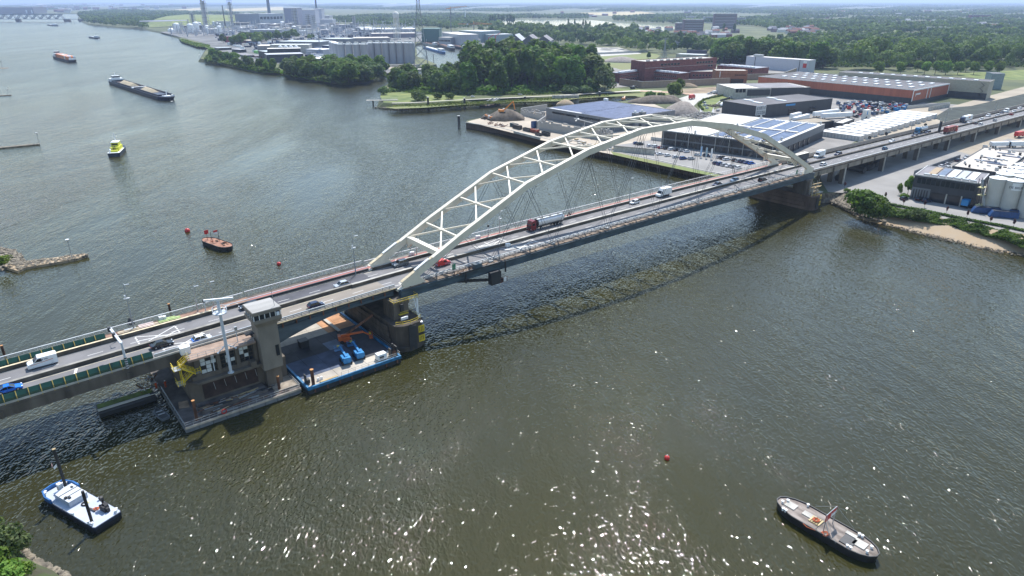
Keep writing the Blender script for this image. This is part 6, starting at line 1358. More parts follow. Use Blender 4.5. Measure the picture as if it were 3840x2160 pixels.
# hall A : grey shed with solar roof on the sandy quay
o, La, y0, y1, h = rb('warehouse', 'grey steel hall with blue solar panel roof on the sandy quay', 'warehouse', (2048, 404), (2307, 447), (2277, 377), 12.3, M_gclad, M_lclad, split=M_gclad)
solar(o, 1.5, La/2-.6, y0+5, y1-1.5, h-.3, 1.55); solar(o, La/2+.6, La-1.5, y0+1.5, y1-1.5, h-.3, 1.55)
pc(o, 'window_band', M_glass, [(La*.1, La*.46, -.1, -.02, h*.62, h*.78), (La*.5, La*.8, -.1, -.02, h*.62, h*.78)])
pc(o, 'roof_box', M_white, [(0.2, 3.2, y1-2.6, y1-.3, h, h+1.8)])
for x in (La-7, La+1.5):
    pc(o, 'silo_tower', M_gclad, [(La+.1, La+3.4, y0+16+(x > La)*7, y0+20+(x > La)*7, 0, h+2.6)]); pc(o, 'white_vent', M_white, [(La+1, La+2, y0+17+(x > La)*7, y0+18.5+(x > La)*7, h+2.6, h+3.8)]); pc(o, 'black_sign', M_dark, [(La+3.42, La+3.5, y0+17+(x > La)*7, y0+19.4+(x > La)*7, h-1.6, h+.2)])
pc(o, 'sign_board', M_dark, [(La+.02, La+.12, y1-20, y1-8, h-3.2, h-1.6)])
pc(o, 'white_lettering', M_white, [(La+.13, La+.16, y1-19.4+i*.9, y1-18.9+i*.9, h-2.8, h-2.0-.25*(i % 2)) for i in range(12)])
pc(o, 'conveyor', M_galv, fn=lambda k: (k.bar((La*.55, -6, 4), (La*.52, -.5, h*.6), 1.2, .8), k.bar((La*.5, -4.5, h*.62), (La*.78, -5.5, h*.55), .5, .4), k.bar((La*.66, -5, 0), (La*.66, -5, h*.55), .4)))
# stacked concrete block walls: each block a piece
M_blk = mat("concrete blocks", (.33, .32, .30), .95, noise=.3, scale=.6, detail=8)
def blockwall(label, p0, p1, rows, z=4.06, hgt=.8, l=1.6, ragged=.0, seed=0, dep=.8):
    a, b = P(*p0, 4.2), P(*p1, 4.2); L = math.dist(a, b); rz = math.atan2(b[1]-a[1], b[0]-a[0]); o = thing('block_wall', label, 'block wall', (a[0], a[1], z), rz, 'stacked concrete block walls on the sandy quay')
    R = random.Random(seed); me = None; n = int(L/l); k = MB(); k.box(.03, l-.03, -dep/2, dep/2, .02, hgt-.02); me = k.mesh('block', M_blk)
    cnt = 0
    for r_ in range(rows):
        for i in range(n):
            if r_ > rows-3 and R.random() < ragged*(r_-rows+3): continue
            if cnt > 280: break
            q = bpy.data.objects.new('block', me); COL.objects.link(q); q.parent = o; q.location = (i*l+(r_ % 2)*.4, R.uniform(-.06, .06), r_*hgt); cnt += 1
    return o
blockwall('grey block wall along the front of the solar roofed hall', (2020, 484), (2295, 530), 7, ragged=.4, seed=1, l=1.8, hgt=.95); blockwall('short block wall beside the blue skip', (2014, 481), (2046, 458), 5, seed=2, l=1.8, hgt=.95)
blockwall('long pale block wall of the bay behind the earth heap', (1953, 430), (2040, 452), 5, seed=3, ragged=.2, l=1.8, hgt=.95); blockwall('block wall closing the back of the bay at the inlet', (1955, 428), (2050, 413), 5, seed=4, l=1.8, hgt=.95); blockwall('inner block wall of the bay', (1995, 424), (2046, 440), 4, seed=5, ragged=.3, l=1.8, hgt=.95); blockwall('block wall seen through the arch bracing below the hall', (2240, 506), (2300, 520), 6, seed=6, ragged=.3, l=1.8, hgt=.95)
# earth heaps, rubble
def heapob(label, u, v, rx, ry, h, m, seed=0, z=4.05, cat='heap', name='earth_heap'):
    x, y = P(u, v, z); o = thing(name, label, cat, (x, y, z)); R = random.Random(seed); k = MB(); n = 16; rings = []; ph = [R.uniform(.85, 1.15) for _ in range(n)]
    for f, zz in ((1.0, -.3), (.8, .28), (.55, .62), (.3, .9), (.1, 1.0)): rings.append([(rx*f*ph[i]*R.uniform(.95, 1.05)*math.cos(2*math.pi*i/n), ry*f*ph[i]*R.uniform(.95, 1.05)*math.sin(2*math.pi*i/n), h*zz*R.uniform(.92, 1.05)) for i in range(n)])
    k.loft(rings); k.build('heap_body', m, o, smooth=True); return o
M_soil = mat("dark soil", (.135, .11, .085), .95, noise=.3, scale=.4, detail=8, bump=.4, bscale=1.5); M_grav = mat("grey gravel heap", (.26, .225, .195), .95, noise=.2, scale=.5, detail=8, bump=.3, bscale=2)
heapob('large dark earth heap with an excavator on top on the quay', 1895, 448, 16, 10, 7.5, M_soil, 1); heapob('small brown heap beside the yellow loader', 1826, 445, 5, 4, 3.5, M_soil, 2); heapob('large pointed gravel heap behind the solar roofed hall', 2558, 430, 17, 17, 10, M_grav, 3)
heapob('long brown soil heap by the inlet end', 2462, 385, 26, 11, 6, M_soil, 4); heapob('dark root and soil heap with timber beside the inlet', 2510, 383, 12, 9, 6, M_soil, 5); heapob('sand heap behind the hall by the water', 2120, 392, 8, 6, 4, M_sand, 6); heapob('flat pale gravel heap in the dry meadow', 2330, 232, 34, 20, 7, M_grav, 7); heapob('sand heap at the front of the block bay', 2000, 432, 9, 6, 2.5, M_sand, 8)
heapob('low brown mound behind the leaning bush', 2575, 327, 14, 6, 4, M_dirt, 9)
M_rub = mat("broken concrete rubble", (.38, .36, .33), .95, noise=.35, scale=.8)
k = MB(); R = random.Random(11)
bx, by = P(2640, 438, 5)
for i in range(420):
    a, r_ = R.uniform(0, 6.28), math.sqrt(R.random()); x, y = bx+math.cos(a)*r_*24*.9+0, by+math.sin(a)*r_*11; hh = 5*(1-r_)**.8
    k.rbox((x, y, 4+hh*R.uniform(.6, 1.0)), R.uniform(.6, 2.2), R.uniform(.5, 1.3), R.uniform(.3, .9), R.uniform(0, 3))
q = k.build('rubble', M_rub, kind='stuff'); q['label'] = 'heap of broken grey concrete slabs beside the access road'
R = random.Random(12); k = MB(); bx, by = P(2730, 398, 4.2)
for i in range(260):
    a, r_ = R.uniform(0, 6.28), math.sqrt(R.random()); k.rbox((bx+math.cos(a)*r_*20, by+math.sin(a)*r_*9, 4+1.5*(1-r_)), R.uniform(.4, 1.4), R.uniform(.4, 1), R.uniform(.3, .8), R.uniform(0, 3))
q = k.build('rubble', M_soil, kind='stuff'); q['label'] = 'dark stone rubble beside the white covered heap'
# white covered bales
x, y = P(2737, 400, 4); o = thing('wrapped_bale_stack', 'stack wrapped in white sheeting in the gravel yard', 'bale stack', (x, y, 4.05)); pc(o, 'sheet', M_white, fn=lambda k: k.lathe((0, 0, 0), [(8, 0), (8.2, 1.5), (7, 3.0), (3, 3.6), (.5, 3.8)], 14), smooth=True)
# excavators and skips
def excav(label, u, v, z, rz, m, arm=1):
    x, y = P(u, v, z); o = thing('excavator', label, 'excavator', (x, y, z), rz); pc(o, 'track', M_dark, [(-2, 2, -1.5, -.9, 0, .9)]); pc(o, 'track', M_dark, [(-2, 2, .9, 1.5, 0, .9)])
    pc(o, 'body', m, [(-2.4, 1.2, -1.3, 1.3, 1.0, 2.3)]); pc(o, 'cab', M_white, [(.2, 1.6, .2, 1.3, 1.0, 3.1)]); pc(o, 'counterweight', m, [(-2.8, -1.8, -1.3, 1.3, 1.1, 2.6)])
    if arm: pc(o, 'boom', m, fn=lambda k: k.bar((1.2, -.2, 2), (7.6, -.2, 8.2), .6, .8)); pc(o, 'stick', m, fn=lambda k: k.bar((7.6, -.2, 8.2), (8.8, -.2, 2.4), .45, .6)); pc(o, 'bucket', M_dark, [(8.2, 9.6, -.8, .4, 1.6, 2.6)])
    else: pc(o, 'boom', m, fn=lambda k: k.bar((1.2, -.2, 2), (4.4, -.2, 3.4), .6, .8)); pc(o, 'bucket', M_dark, [(4.2, 5.2, -.9, .5, .6, 2)])
    return o
M_or = mat("orange machine paint", (.62, .22, .03), .45, noise=.1)
excav('orange excavator with its boom raised on top of the earth heap', 1884, 424, 11.4, -.1, M_or); excav('yellow excavator working at the brown heap', 1840, 449, 4.1, 2.8, M_or, 0); excav('orange dredging excavator at the end of the inlet', 2338, 378, 2.0, 1.2, M_or, 0); excav('dark excavator parked behind the wall of the prison', 2373, 334, 4.1, .3, M_dark, 0)
def skip(label, u, v, rz, m, l=6.5, wd=2.4, hh=2.2, empty=True):
    x, y = P(u, v, 4.1); o = thing('skip', label, 'skip', (x, y, 4.1), rz, 'skips on the quay')
    for b in ((-l/2, l/2, -wd/2, -wd/2+.1, .2, hh), (-l/2, l/2, wd/2-.1, wd/2, .2, hh), (-l/2, -l/2+.1, -wd/2+.1, wd/2-.1, .2, hh), (l/2-.1, l/2, -wd/2+.1, wd/2-.1, .2, hh)): pc(o, 'side', m, [b])
    pc(o, 'floor', m if empty else M_soil, [(-l/2, l/2, -wd/2, wd/2, .1, .2 if empty else hh-.2)]); return o
QA = math.atan2(P(2022, 538)[1]-P(1885, 502)[1], P(2022, 538)[0]-P(1885, 502)[0])
skip('teal container at the quay edge', 1928, 476, QA, mat("teal paint", (.02, .12, .17), .5, noise=.2), 7, 2.4, 2.4, False); skip('dark blue container before the teal one', 1940, 483, QA, M_hb, 8, 2.4, 2.6, False); skip('tall blue skip beside the block wall', 2007, 478, QA+1.5, mat("deep blue paint", (.015, .06, .18), .5, noise=.2), 5, 3, 4.2)
skip('black skip between the dark container and the red one', 1978, 492, QA, M_dark, 8, 2.4, 2.0); skip('bright red skip on the quay', 2006, 498, QA, mat("signal red paint", (.65, .06, .02), .5, noise=.1), 7, 2.4, 2.3, False); skip('black open skip nearest the arch', 2047, 508, QA, M_dark, 6.5, 2.5, 2.3); skip('dark flat container at the very quay edge', 2020, 508, QA, M_dark, 5, 2.4, 1.6)
o = thing('concrete_kerb', 'pale concrete upstand along the quay edge by the skips', 'kerb', (*P(1975, 510, 4.1), 4.1), QA); pc(o, 'beam', M_concl, [(-14, 14, -.5, .5, 0, 1.3)])
o = thing('scrap_heap', 'rusty scrap steel lying on the quay', 'scrap pile', (*P(1855, 470, 4.1), 4.1), QA); R = random.Random(3)
for i in range(26): x, y = R.uniform(-12, 11), R.uniform(-2, 3); a = R.uniform(0, 3); pc(o, 'scrap', M_rust, fn=lambda k: k.bar((x, y, .3), (x+2.5*math.cos(a), y+2.5*math.sin(a), R.uniform(.3, 1.2)), .3))
o = thing('slab_stack', 'stacked timber and concrete slabs on the quay under the arch', 'slab stack', (*P(2200, 545, 4.1), 4.1), QA); R = random.Random(5)
for i in range(34):
    x, y = R.uniform(-22, 18), R.uniform(-3, 5); pc(o, 'slab', [mat("bright timber", (0.42, 0.32, 0.18), 0.9, noise=0.2), M_concl, M_blk][i % 3], [(x, x+R.uniform(1.5, 4), y, y+R.uniform(1, 2.5), .0, R.uniform(.2, 1.2))])
# hall B : dark glazed warehouse with white roof and solar panels
o, La, y0, y1, h = rb('warehouse', 'large dark glazed warehouse with white roof and solar panel fields beside the bridge', 'warehouse', (2912, 540), (2484, 487), (3217, 477), 12.8, M_dclad, M_wroof, parapet=.5, split=mat("pale parapet cap", (.45, .45, .44), .7)); print('B', La, y0, y1)
sgn = 1 if y1 > 1 else -1; D = (y1-y0); ly = lambda f: (f*D if sgn > 0 else -f*D)
yy = sorted((ly(0), ly(1)))
solar(o, 2.5, La*.30, min(ly(.04), ly(.94)), max(ly(.04), ly(.94)), h-.2, 1.9, False); solar(o, La*.33, La*.56, min(ly(.04), ly(.94)), max(ly(.04), ly(.94)), h-.2, 1.9, False)
[pc(o, 'roof_walkway', M_wroof, [b_]) for b_ in ((2.5, La*.56, *sorted((ly(.48), ly(.51))), h, h+.5), (La*.14, La*.15, yy[0]+2, yy[1]-2, h, h+.5), (La*.44, La*.45, yy[0]+2, yy[1]-2, h, h+.5))]; pc(o, 'roof_ridge', M_galv, [(La*.57, La*.585, yy[0]+1, yy[1]-1, h-.2, h+.4)])
e_ = -1 if sgn > 0 else 1                                     # outward side of the camera facing facade
pc(o, 'glazing', M_glass, [(La*.03+i*La*.118, La*.03+i*La*.118+La*.112, *sorted((e_*.05, e_*.2)), h-4.4, h-1.4) for i in range(8)]); pc(o, 'floor_band', M_gclad, [(0, La, *sorted((e_*.04, e_*.25)), h-5.3, h-4.7)])
wins(o, La*.04, La*.96, 18, .8, 3.0, 0, e_, 'x', .6, M_dclad)
for i in range(9): pc(o, 'fin', M_galv, [(La*(.02+i*.12), La*(.02+i*.12)+.25, *sorted((e_*.2, e_*.5)), 0.1, h-.6)])
pc(o, 'grey_wall', M_gclad, [(-.25, -.03, yy[0], yy[1], 4.6, h-.05)]); pc(o, 'dock_door', M_glass, [(-.3, -.04, ly(.05+i*.1)-1.6 if sgn < 0 else ly(.05+i*.1), ly(.05+i*.1) if sgn < 0 else ly(.05+i*.1)+1.6, .1, 4.2) for i in range(7)])
for x, f in ((.02, .15), (.02, .97), (.3, .98), (.57, .96), (.57, .5), (.5, .03), (.7, .03), (.3, .03), (.2, .03), (.8, .45)): pc(o, 'roof_vent', M_galv, [(x*La, x*La+.9, ly(f)-.45, ly(f)+.45, h-.2, h+1.6)])
# banners, low planting bed
for (u, v), m, lab in (((2624, 590), M_offw, 'pale blue banner flag by the parked cars'), ((2644, 594), mat("grey blue banner", (.3, .4, .45), .8), 'grey blue banner flag in the middle'), ((2663, 598), M_white, 'white banner flag nearest the arch foot')):
    x, y = P(u, v, 4.1); o = thing('banner_flag', lab, 'banner', (x, y, 4.1), .5, 'banner flags before the glazed warehouse'); pc(o, 'pole', M_galv, [(-.06, .06, -.06, .06, 0, 6)]); pc(o, 'cloth', mat("pale blue banner", (.35, .5, .68), .8) if u == 2624 else m, [(.07, 1.3, -.03, .03, .6, 5.9)])
# terminal wall between sandy quay and car park
x, y = P(2300, 566, 4.1); o = thing('retaining_wall', 'pale retaining wall beside the skips at the end of the car park', 'wall', (x, y, 4.0), QA+.5); pc(o, 'panel', M_concl, [(0, 24, -.3, .3, 0, 3)]); pc(o, 'cap', M_concd, [(-.1, 24.1, -.4, .4, 3, 3.2)])
# row of white container units
M_cw = mat("white container panels", (.56, .56, .54), .7, noise=.06, scale=2.0, stretch=(6, .1, .1))
c0, c1 = (3222, 515), (3540, 437); pr = None; n = 13
a, b = P(3228, 531, 4.1), P(3505, 447, 4.1)
GRP = 'white container units in rows'
od = ['nearest', 'second', 'third', 'fourth', 'fifth', 'sixth', 'seventh', 'eighth', 'ninth', 'tenth', 'eleventh', 'twelfth', 'farthest']
rzc = math.atan2(b[1]-a[1], b[0]-a[0]); Lr = math.dist(a, b); print('container row', Lr, math.degrees(rzc))
for i in range(n):
    f = i/(n-1); x, y = a[0]+(b[0]-a[0])*f, a[1]+(b[1]-a[1])*f
    if pr is None:
        o = thing('container_row', 'x', 'container', (x, y, 4.1), rzc, GRP); pr = o
        for j in range(4):
            bx_ = pc(o, 'unit', M_cw, [(0, Lr/(n-1)*.62, 1+j*6.2, 1+j*6.2+6.1, 0, 2.9)])
            for q in range(3): k = MB(); k.box(-.05, -.005, 1.6+j*6.2+q*1.9, 2.6+j*6.2+q*1.9, .3, 2.5); k.build('side_panel', M_galv, bx_)
        pc(o, 'roof', mat("bright white roof", (.74, .73, .70), .8, noise=.04), [(-.15, Lr/(n-1)*.64, .9, 25.9, 2.9, 3.15)])
        KIDS[o.name] = [(c, list(c.children)) for c in o.children]
    else: o = dup(pr, (x, y, 4.1), rzc)
    o['label'] = f'long white container block, {od[i]} of the rows from the bridge arch'
# small round roofed white tents behind the rows
for i in range(11):
    f = i/10; u, v = 3205+f*190, 503-f*62; x, y = P(u, v, 4.1); x += 0
    if i == 0: o = thing('white_unit', 'x', 'container', (x, y, 4.1), rzc, 'small white units behind the container rows'); pc(o, 'box', M_cw, [(-2.5, 2.5, -2.5, 2.5, 0, 2.6)]); pc(o, 'roof', M_white, fn=lambda k: k.lathe((0, 0, 2.6), [(3.2, 0), (2.8, .5), (.6, .9)], 8)); pu = o
    else: o = dup(pu, (x, y, 4.1), rzc+.1*i)
    o['label'] = 'small white roofed unit at the back of the container rows'
# orange warehouse
M_ora = mat("orange red cladding", (.36, .105, .055), .6, noise=.12, scale=.3, stretch=(2, 2, .1))
M_roofd = mat("dark grey roof", (.115, .11, .115), .9, noise=.15, scale=.06, detail=8)
o, La, y0, y1, h = rb('warehouse', 'long orange warehouse with white roof lights and white corner trim', 'warehouse', (3427, 337), (2845, 286), (3584, 314), 16.3, M_ora, M_roofd, parapet=.5, split=mat("pale parapet cap", (.45, .45, .44), .7)); print('orange', La, y0, y1)
sg = 1 if y1 > 1 else -1; e_ = -sg
pc(o, 'base_wall', M_dclad, [(-.2, La+.2, *sorted((e_*.03, e_*.25)), 0, 5.6), (-.25, -.03, *sorted((0, sg*(y1-y0))), 0, 3.2)])
pc(o, 'white_trim', M_white, [(-.35, -.05, *sorted((e_*.3, e_*-.6)), 3, h+.1), (-.35, -.05, *sorted((sg*(y1-y0)*.47, sg*(y1-y0)*.47+sg*.8)), 3, h), (-.35, -.05, *sorted((sg*(y1-y0)*.38, sg*(y1-y0)*.38+sg*.8)), 3, h), (-.35, -.05, *sorted((sg*(y1-y0), sg*(y1-y0)-sg*.8)), 3, h), (-.3, 0, *sorted((0, sg*(y1-y0))), h-1.0, h+.05)])
pc(o, 'white_lettering', M_white, [(-.4, -.26, *sorted((sg*(5+i*1.1), sg*(5.8+i*1.1))), h-4.6-(1 if i == 0 else 0), h-3.2-.3*(i % 3 == 1)) for i in range(9)])
for r_ in range(3):
    for i in range(13):
        x = 8+i*(La-16)/13; y = sg*((y1-y0)*(.2+.28*r_)); pc(o, 'roof_light', M_white, [(x, x+2.6, *sorted((y, y+sg*7)), h-.25, h+.5)])
# beige warehouse behind
M_bei = mat("beige metal shingle cladding", (.36, .335, .26), .6, noise=.12, scale=.5, stretch=(1, 1, 3))
o, La, y0, y1, h = rb('warehouse', 'beige clad warehouse behind the orange one with a dark recessed base', 'warehouse', (3712, 306), (3146, 270), (3750, 300), 19.5, M_bei, M_roofd, parapet=.5); sg = 1 if y1 > 1 else -1; e_ = -sg
D = abs(y1-y0)
pc(o, 'base_wall', M_dclad, [(-.2, La*.9, *sorted((e_*.03, e_*.25)), 0, 5.5)])
for i in range(11): x = 10+i*(La-20)/11; pc(o, 'roof_light', M_white, [(x, x+3, *sorted((sg*4, sg*min(9, D-2))), h-.25, h+.5)])
pc(o, 'stair', M_dark, fn=lambda k: [k.bar((6-j % 2*3, e_*1.2, j*2.4), (3+j % 2*3, e_*1.2, (j+1)*2.4), .8, .2) for j in range(6)])
rb('screen_wall', 'grey green screen wall by the lawn beyond the beige warehouse', 'wall', (3722, 275), (3770, 276), (3724, 270), 19, mat("grey green panels", (.2, .26, .27), .7), M_felt)
# white office with orange tree line, white hall far
o, La, y0, y1, h = rb('warehouse', 'tall white grey hall with a red and white sign at its corner', 'warehouse', (2800, 210), (3035, 226), (2810, 207), 18.6, mat("pale lilac grey cladding", (.46, .47, .53), .6, noise=.05), M_wroof, parapet=.4)
pc(o, 'red_sign', M_red, [(La-7, La-2.5, -.3, -.05, h-9, h-4)]); pc(o, 'white_sign', M_white, [(La-7, La-2.5, -.3, -.05, h-3.9, h-1.2)]); pc(o, 'roof_unit', M_galv, [(8, 20, 3, 8, h, h+2.5)]); pc(o, 'drain_pipe', M_dark, [(13, 13.6, -.3, -.05, 0, h), (La-12, La-11.4, -.3, -.05, 0, h)])
o, La, y0, y1, h = rb('office', 'white office with a framed glass front and black wall below the orange warehouse', 'office', (2755, 332), (3040, 327), (2800, 312), 13, M_concl, M_wroof); 
pc(o, 'black_wall', M_dclad, [(La*.17, La*.47, -.25, -.03, 2.5, h-1.2), (La*.48, La, -.25, -.03, 0, h-.1)]); wins(o, 1, La*.15, 3, 5.5, 8.5, 0, -1, 'x', .85); pc(o, 'roof_panel_field', M_felt, [(La*.35, La*.95, 4, y1-3, h-.35, h-.1)])
o, La, y0, y1, h = rb('workshop', 'dark grey workshop with long white roof lights and a glazed corner', 'warehouse', (2833, 397), (3123, 369), (2995, 352), 13.4, M_dclad, M_roofd, parapet=.4); print('grey', La, y0, y1)
for i, j in ((0, 0), (1, 0), (0, 1), (1, 1)): x = La*(.15+.3*i+.05*j); pc(o, 'roof_light', M_white, [(x, x+2.5, y1*(.2+.4*j), y1*(.2+.4*j)+9, h-.2, h+.5)])
gl = pc(o, 'window', M_white, [(1, 11, -.3, -.05, 2.5, 9.3)])
for i in range(5):
    for j in range(2): k = MB(); k.box(1.3+i*1.9, 3.0+i*1.9, -.36, -.31, 2.9+j*3.1, 5.7+j*3.1); k.build('pane', mat("bright glazing", (.25, .27, .28), .2, noise=.4, scale=.6), gl)
pc(o, 'dock_opening', M_glass, [(La*.42, La*.52, -.2, -.03, 0, 5)]); pc(o, 'dock_opening', M_glass, [(La*.7, La*.78, -.2, -.03, 0, 4.5)]); pc(o, 'blue_sign', M_blue, [(La*.38, La*.5, -.2, -.04, h-2.4, h-1)])
o, La, y0, y1, h = rb('shed', 'small flat topped dark shed beside the solar roof', 'shed', (3045, 462), (3130, 452), (3060, 440), 8.5, M_dclad, M_tan); o, La, y0, y1, h = rb('shed', 'open fronted dark shed with white frame beside the container rows', 'shed', (3160, 462), (3205, 445), (3150, 450), 8.5, M_dclad, M_wroof)
for q, lab in ((((2975, 462), (3028, 447)), 'white boxy trailers parked by the grey workshop'), (((3050, 440), (3140, 428)), 'long white trailer behind the flat topped shed'), (((3080, 446), (3190, 440)), 'second long white trailer behind the dark sheds'), (((2965, 448), (2998, 440)), 'white lorry cab group at the workshop corner')):
    a, b = P(*q[0], 4.1), P(*q[1], 4.1); o = thing('trailer', lab, 'trailer', (a[0], a[1], 4.1), math.atan2(b[1]-a[1], b[0]-a[0]), 'white trailers in the haulage yard'); L = math.dist(a, b); pc(o, 'body', M_white, [(0, L, -1.3, 1.3, 1.0, 3.9)]); wheels(o, (2, L-2, L-3.3), 1.0, .5)
o = thing('plant_tower', 'white container tower with a blue door among the scrap', 'container', (*P(3245, 448, 4.1), 4.1), .5); pc(o, 'lower_unit', M_offw, [(-3, 3, -1.5, 1.5, 0, 3)]); pc(o, 'upper_unit', M_offw, [(-2.8, 2.8, -1.4, 1.4, 3.05, 7)]); pc(o, 'door', M_blue, [(-1.6, -.6, -1.45, -1.41, 3.6, 6.2)]); pc(o, 'window', M_glass, [(-2.2, -.8, -1.56, -1.51, 1.2, 2.3)])
# scrap / machinery yard, individual machines
R = random.Random(21); cols = [M_blue, M_dark, M_galv, M_hb, mat("faded blue", (.08, .13, .22), .6), M_dark, mat("deep blue paint", (.015, .06, .18), .5), M_offw, M_red]
a, b, c = P(3130, 395, 4.1), P(3420, 410, 4.1), P(3150, 440, 4.1)
poly = pix([(3125, 392), (3260, 386), (3400, 398), (3390, 412), (3300, 430), (3215, 445), (3150, 430)], 4.1)
xs = [q[0] for q in poly]; ys = [q[1] for q in poly]; n = 0
while n < 120:
    x, y = R.uniform(min(xs), max(xs)), R.uniform(min(ys), max(ys))
    if not inpoly(x, y, poly): continue
    ci = R.randrange(len(cols)); m = cols[ci]; o = thing('truck_part', f'scrapped machine, {m.name.split(" paint")[0]} body, standing in the crowded scrap yard', 'scrap machine', (x, y, 4.1), R.uniform(0, 3), 'machines in the scrap yard before the orange warehouse'); l, w2, hh = R.uniform(2, 5), R.uniform(1.5, 2.5), R.uniform(1, 2.8)
    pc(o, 'body', m, [(-l/2, l/2, -w2/2, w2/2, .4, hh)]); pc(o, 'cab', cols[R.randrange(len(cols))], [(-l/2, -l/2+1.3, -w2*.45, w2*.45, hh, hh+R.uniform(.2, 1.2))]); n += 1
# yard things right of the viaduct : dark office, silos, depot
o, La, y0, y1, h = rb('office', 'black clad office over dark loading bays with skylights on its roof', 'office', (3432, 653), (3676, 687), (3536, 628), 14.8, M_dclad, M_felt, parapet=.5, split=mat("pale parapet cap", (.45, .45, .44), .7)); print('office', La, y0, y1)
for i in range(7): pc(o, 'skylight', M_galv, [(3+i*(La-4)/7, 3+i*(La-4)/7+2.2, 1.2, 3.0, h-.3, h+.5)])
for i in range(5): pc(o, 'roof_strip', [M_sand, M_sol, M_white, M_galv, M_white][i], [(4+i*(La-6)/5, 4+i*(La-6)/5+(La-6)/6.5, 5, y1-1.5, h-.3, h+.1)])
pc(o, 'soffit_recess', M_glass, [(La*.32, La*.98, -.15, -.03, .1, 4.2)]); pc(o, 'grey_dock_wall', M_gclad, [(0.1, La*.3, -.2, -.03, .1, 5.3)])
for i in range(6): pc(o, 'dock_slot', M_dark, [(La*.03+i*La*.043, La*.03+i*La*.043+.5, -.3, -.21, .6, 4.6)])
wins(o, La*.05, La*.95, 12, 7.2, 9.6, 0, -1, 'x', .8, M_dclad)
for x in (.55, .78): pc(o, 'column', M_concl, [(La*x, La*x+.5, -.5, -.16, 0, 4.4)])
o, La, y0, y1, h = rb('depot', 'low depot with a wide pale flat roof crowded with vents', 'warehouse', (3572, 622), (3760, 648), (3762, 560), 9.5, M_dclad, mat("pale gravel roof", (.50, .45, .39), .95, noise=.08, scale=.1), parapet=.5); print('depot', La, y0, y1)
R = random.Random(8)
for i in range(34): x, y = R.uniform(2, La-2), R.uniform(2, y1-2); pc(o, 'roof_vent', M_galv if i % 3 else M_dark, [(x, x+R.uniform(.5, 1.6), y, y+R.uniform(.5, 1.2), h-.3, h+R.uniform(.2, 1.2))])
for i in range(7): x, y = R.uniform(2, La-8), R.uniform(2, y1-3); pc(o, 'roof_panel_row', M_sol, [(x, x+R.uniform(4, 9), y, y+1.4, h-.2, h+.1)])
rb('depot', 'flat pale roof continuing beyond the depot at the frame edge', 'warehouse', (3762, 648), (3960, 676), (3950, 585), 9.3, M_dclad, mat("pale gravel roof", (.50, .45, .39), .95, noise=.08, scale=.1))
M_silo = mat("cream silo steel", (.50, .49, .45), .5, noise=.05, scale=.3)
SG = 'cream silos with white conical lids'
def silo(label, u, v, r, z1, text=False):
    x, y = P(u, v, z1); o = thing('silo', label, 'silo', (x, y, 4.0), 0, SG)
    pc(o, 'shell', M_silo, fn=lambda k: k.lathe((0, 0, 0), [(r, 0), (r, z1-4)], 28), smooth=False); pc(o, 'lid', M_white, fn=lambda k: k.lathe((0, 0, z1-4), [(r+.08, 0), (r+.08, .12), (.4, 1.0), (.3, 1.2)], 24))
    pc(o, 'lid_hatch', M_dark, [(-.3, .3, -.3, .3, z1-2.9, z1-2.6)])
    if text:
        k = MB(); n = 10; a0, a1 = -2.42, -1.32; vs = []
        for i in range(n+1):
            a = a0+(a1-a0)*i/n; vs += [((r+.04)*math.cos(a), (r+.04)*math.sin(a), z1-4-3.4), ((r+.04)*math.cos(a), (r+.04)*math.sin(a), z1-4-.5)]
        k.add(vs, [(2*i, 2*i+2, 2*i+3, 2*i+1) for i in range(n)]); sgn_ = k.build('sign', M_white, o)
        cu = bpy.data.curves.new('lettering', 'FONT'); cu.body = 'DE BRUIN'; cu.size = 1.25; cu.align_x = 'CENTER'; cu.extrude = .01; t = bpy.data.objects.new('lettering', cu); COL.objects.link(t)
        bpy.context.view_layer.update(); dg = bpy.context.evaluated_depsgraph_get(); me = bpy.data.meshes.new_from_object(t.evaluated_get(dg)); bpy.data.objects.remove(t)
        am = (a0+a1)/2
        for vv in me.vertices:
            a = am+vv.co.x/r; rr = r+.07+vv.co.z; zz = vv.co.y; vv.co = (rr*math.cos(a), rr*math.sin(a), z1-4-2.7+zz)
        me.materials.clear(); me.materials.append(M_hb); lt = bpy.data.objects.new('lettering', me); COL.objects.link(lt); lt.parent = sgn_
silo('cream silo nearest the dark office, left of the lettered one', 3747, 668, 3.3, 17.5); silo('cream silo carrying the white name board', 3810, 677, 3.3, 17.5, True); silo('cream silo cut by the frame edge beside the lettered one', 3880, 688, 3.3, 17.5)
silo('white lidded silo behind and between the two front silos', 3772, 652, 3.4, 17.5); silo('white lidded silo in the second row', 3838, 661, 3.4, 17.5); silo('white lidded silo of the back row', 3800, 642, 3.4, 17.5); silo('white lidded silo of the back row at the frame edge', 3860, 648, 3.4, 17.5)
silo('small white lidded silo among the roof pipes', 3815, 630, 3.0, 17.0); silo('white lidded silo farthest back behind the depot roof', 3835, 618, 3.0, 17.0)
o = thing('conveyor_tower', 'steel conveyor gantry with yellow platforms between office and silos', 'conveyor', (*P(3668, 790, 4.1), 4.1), .6); pc(o, 'frame', M_dark, fn=lambda k: [k.bar((a, b, 0), (a+1.0, b+1.5, 13), .2) for a in (-1.5, 1.5) for b in (-1, 1)]); pc(o, 'belt', M_galv, fn=lambda k: k.bar((0, -2, 1), (1.0, 2.0, 12.5), 1.0, .5)); pc(o, 'platform', mat("pale yellow steel", (.5, .46, .22), .6), [(-1.8, 1.8, -1.2, 1.0, 2.5, 2.7), (-1.6, 2, -.5, 1.5, 6.5, 6.7), (-1.4, 2.2, 0, 2, 9.5, 9.7)])
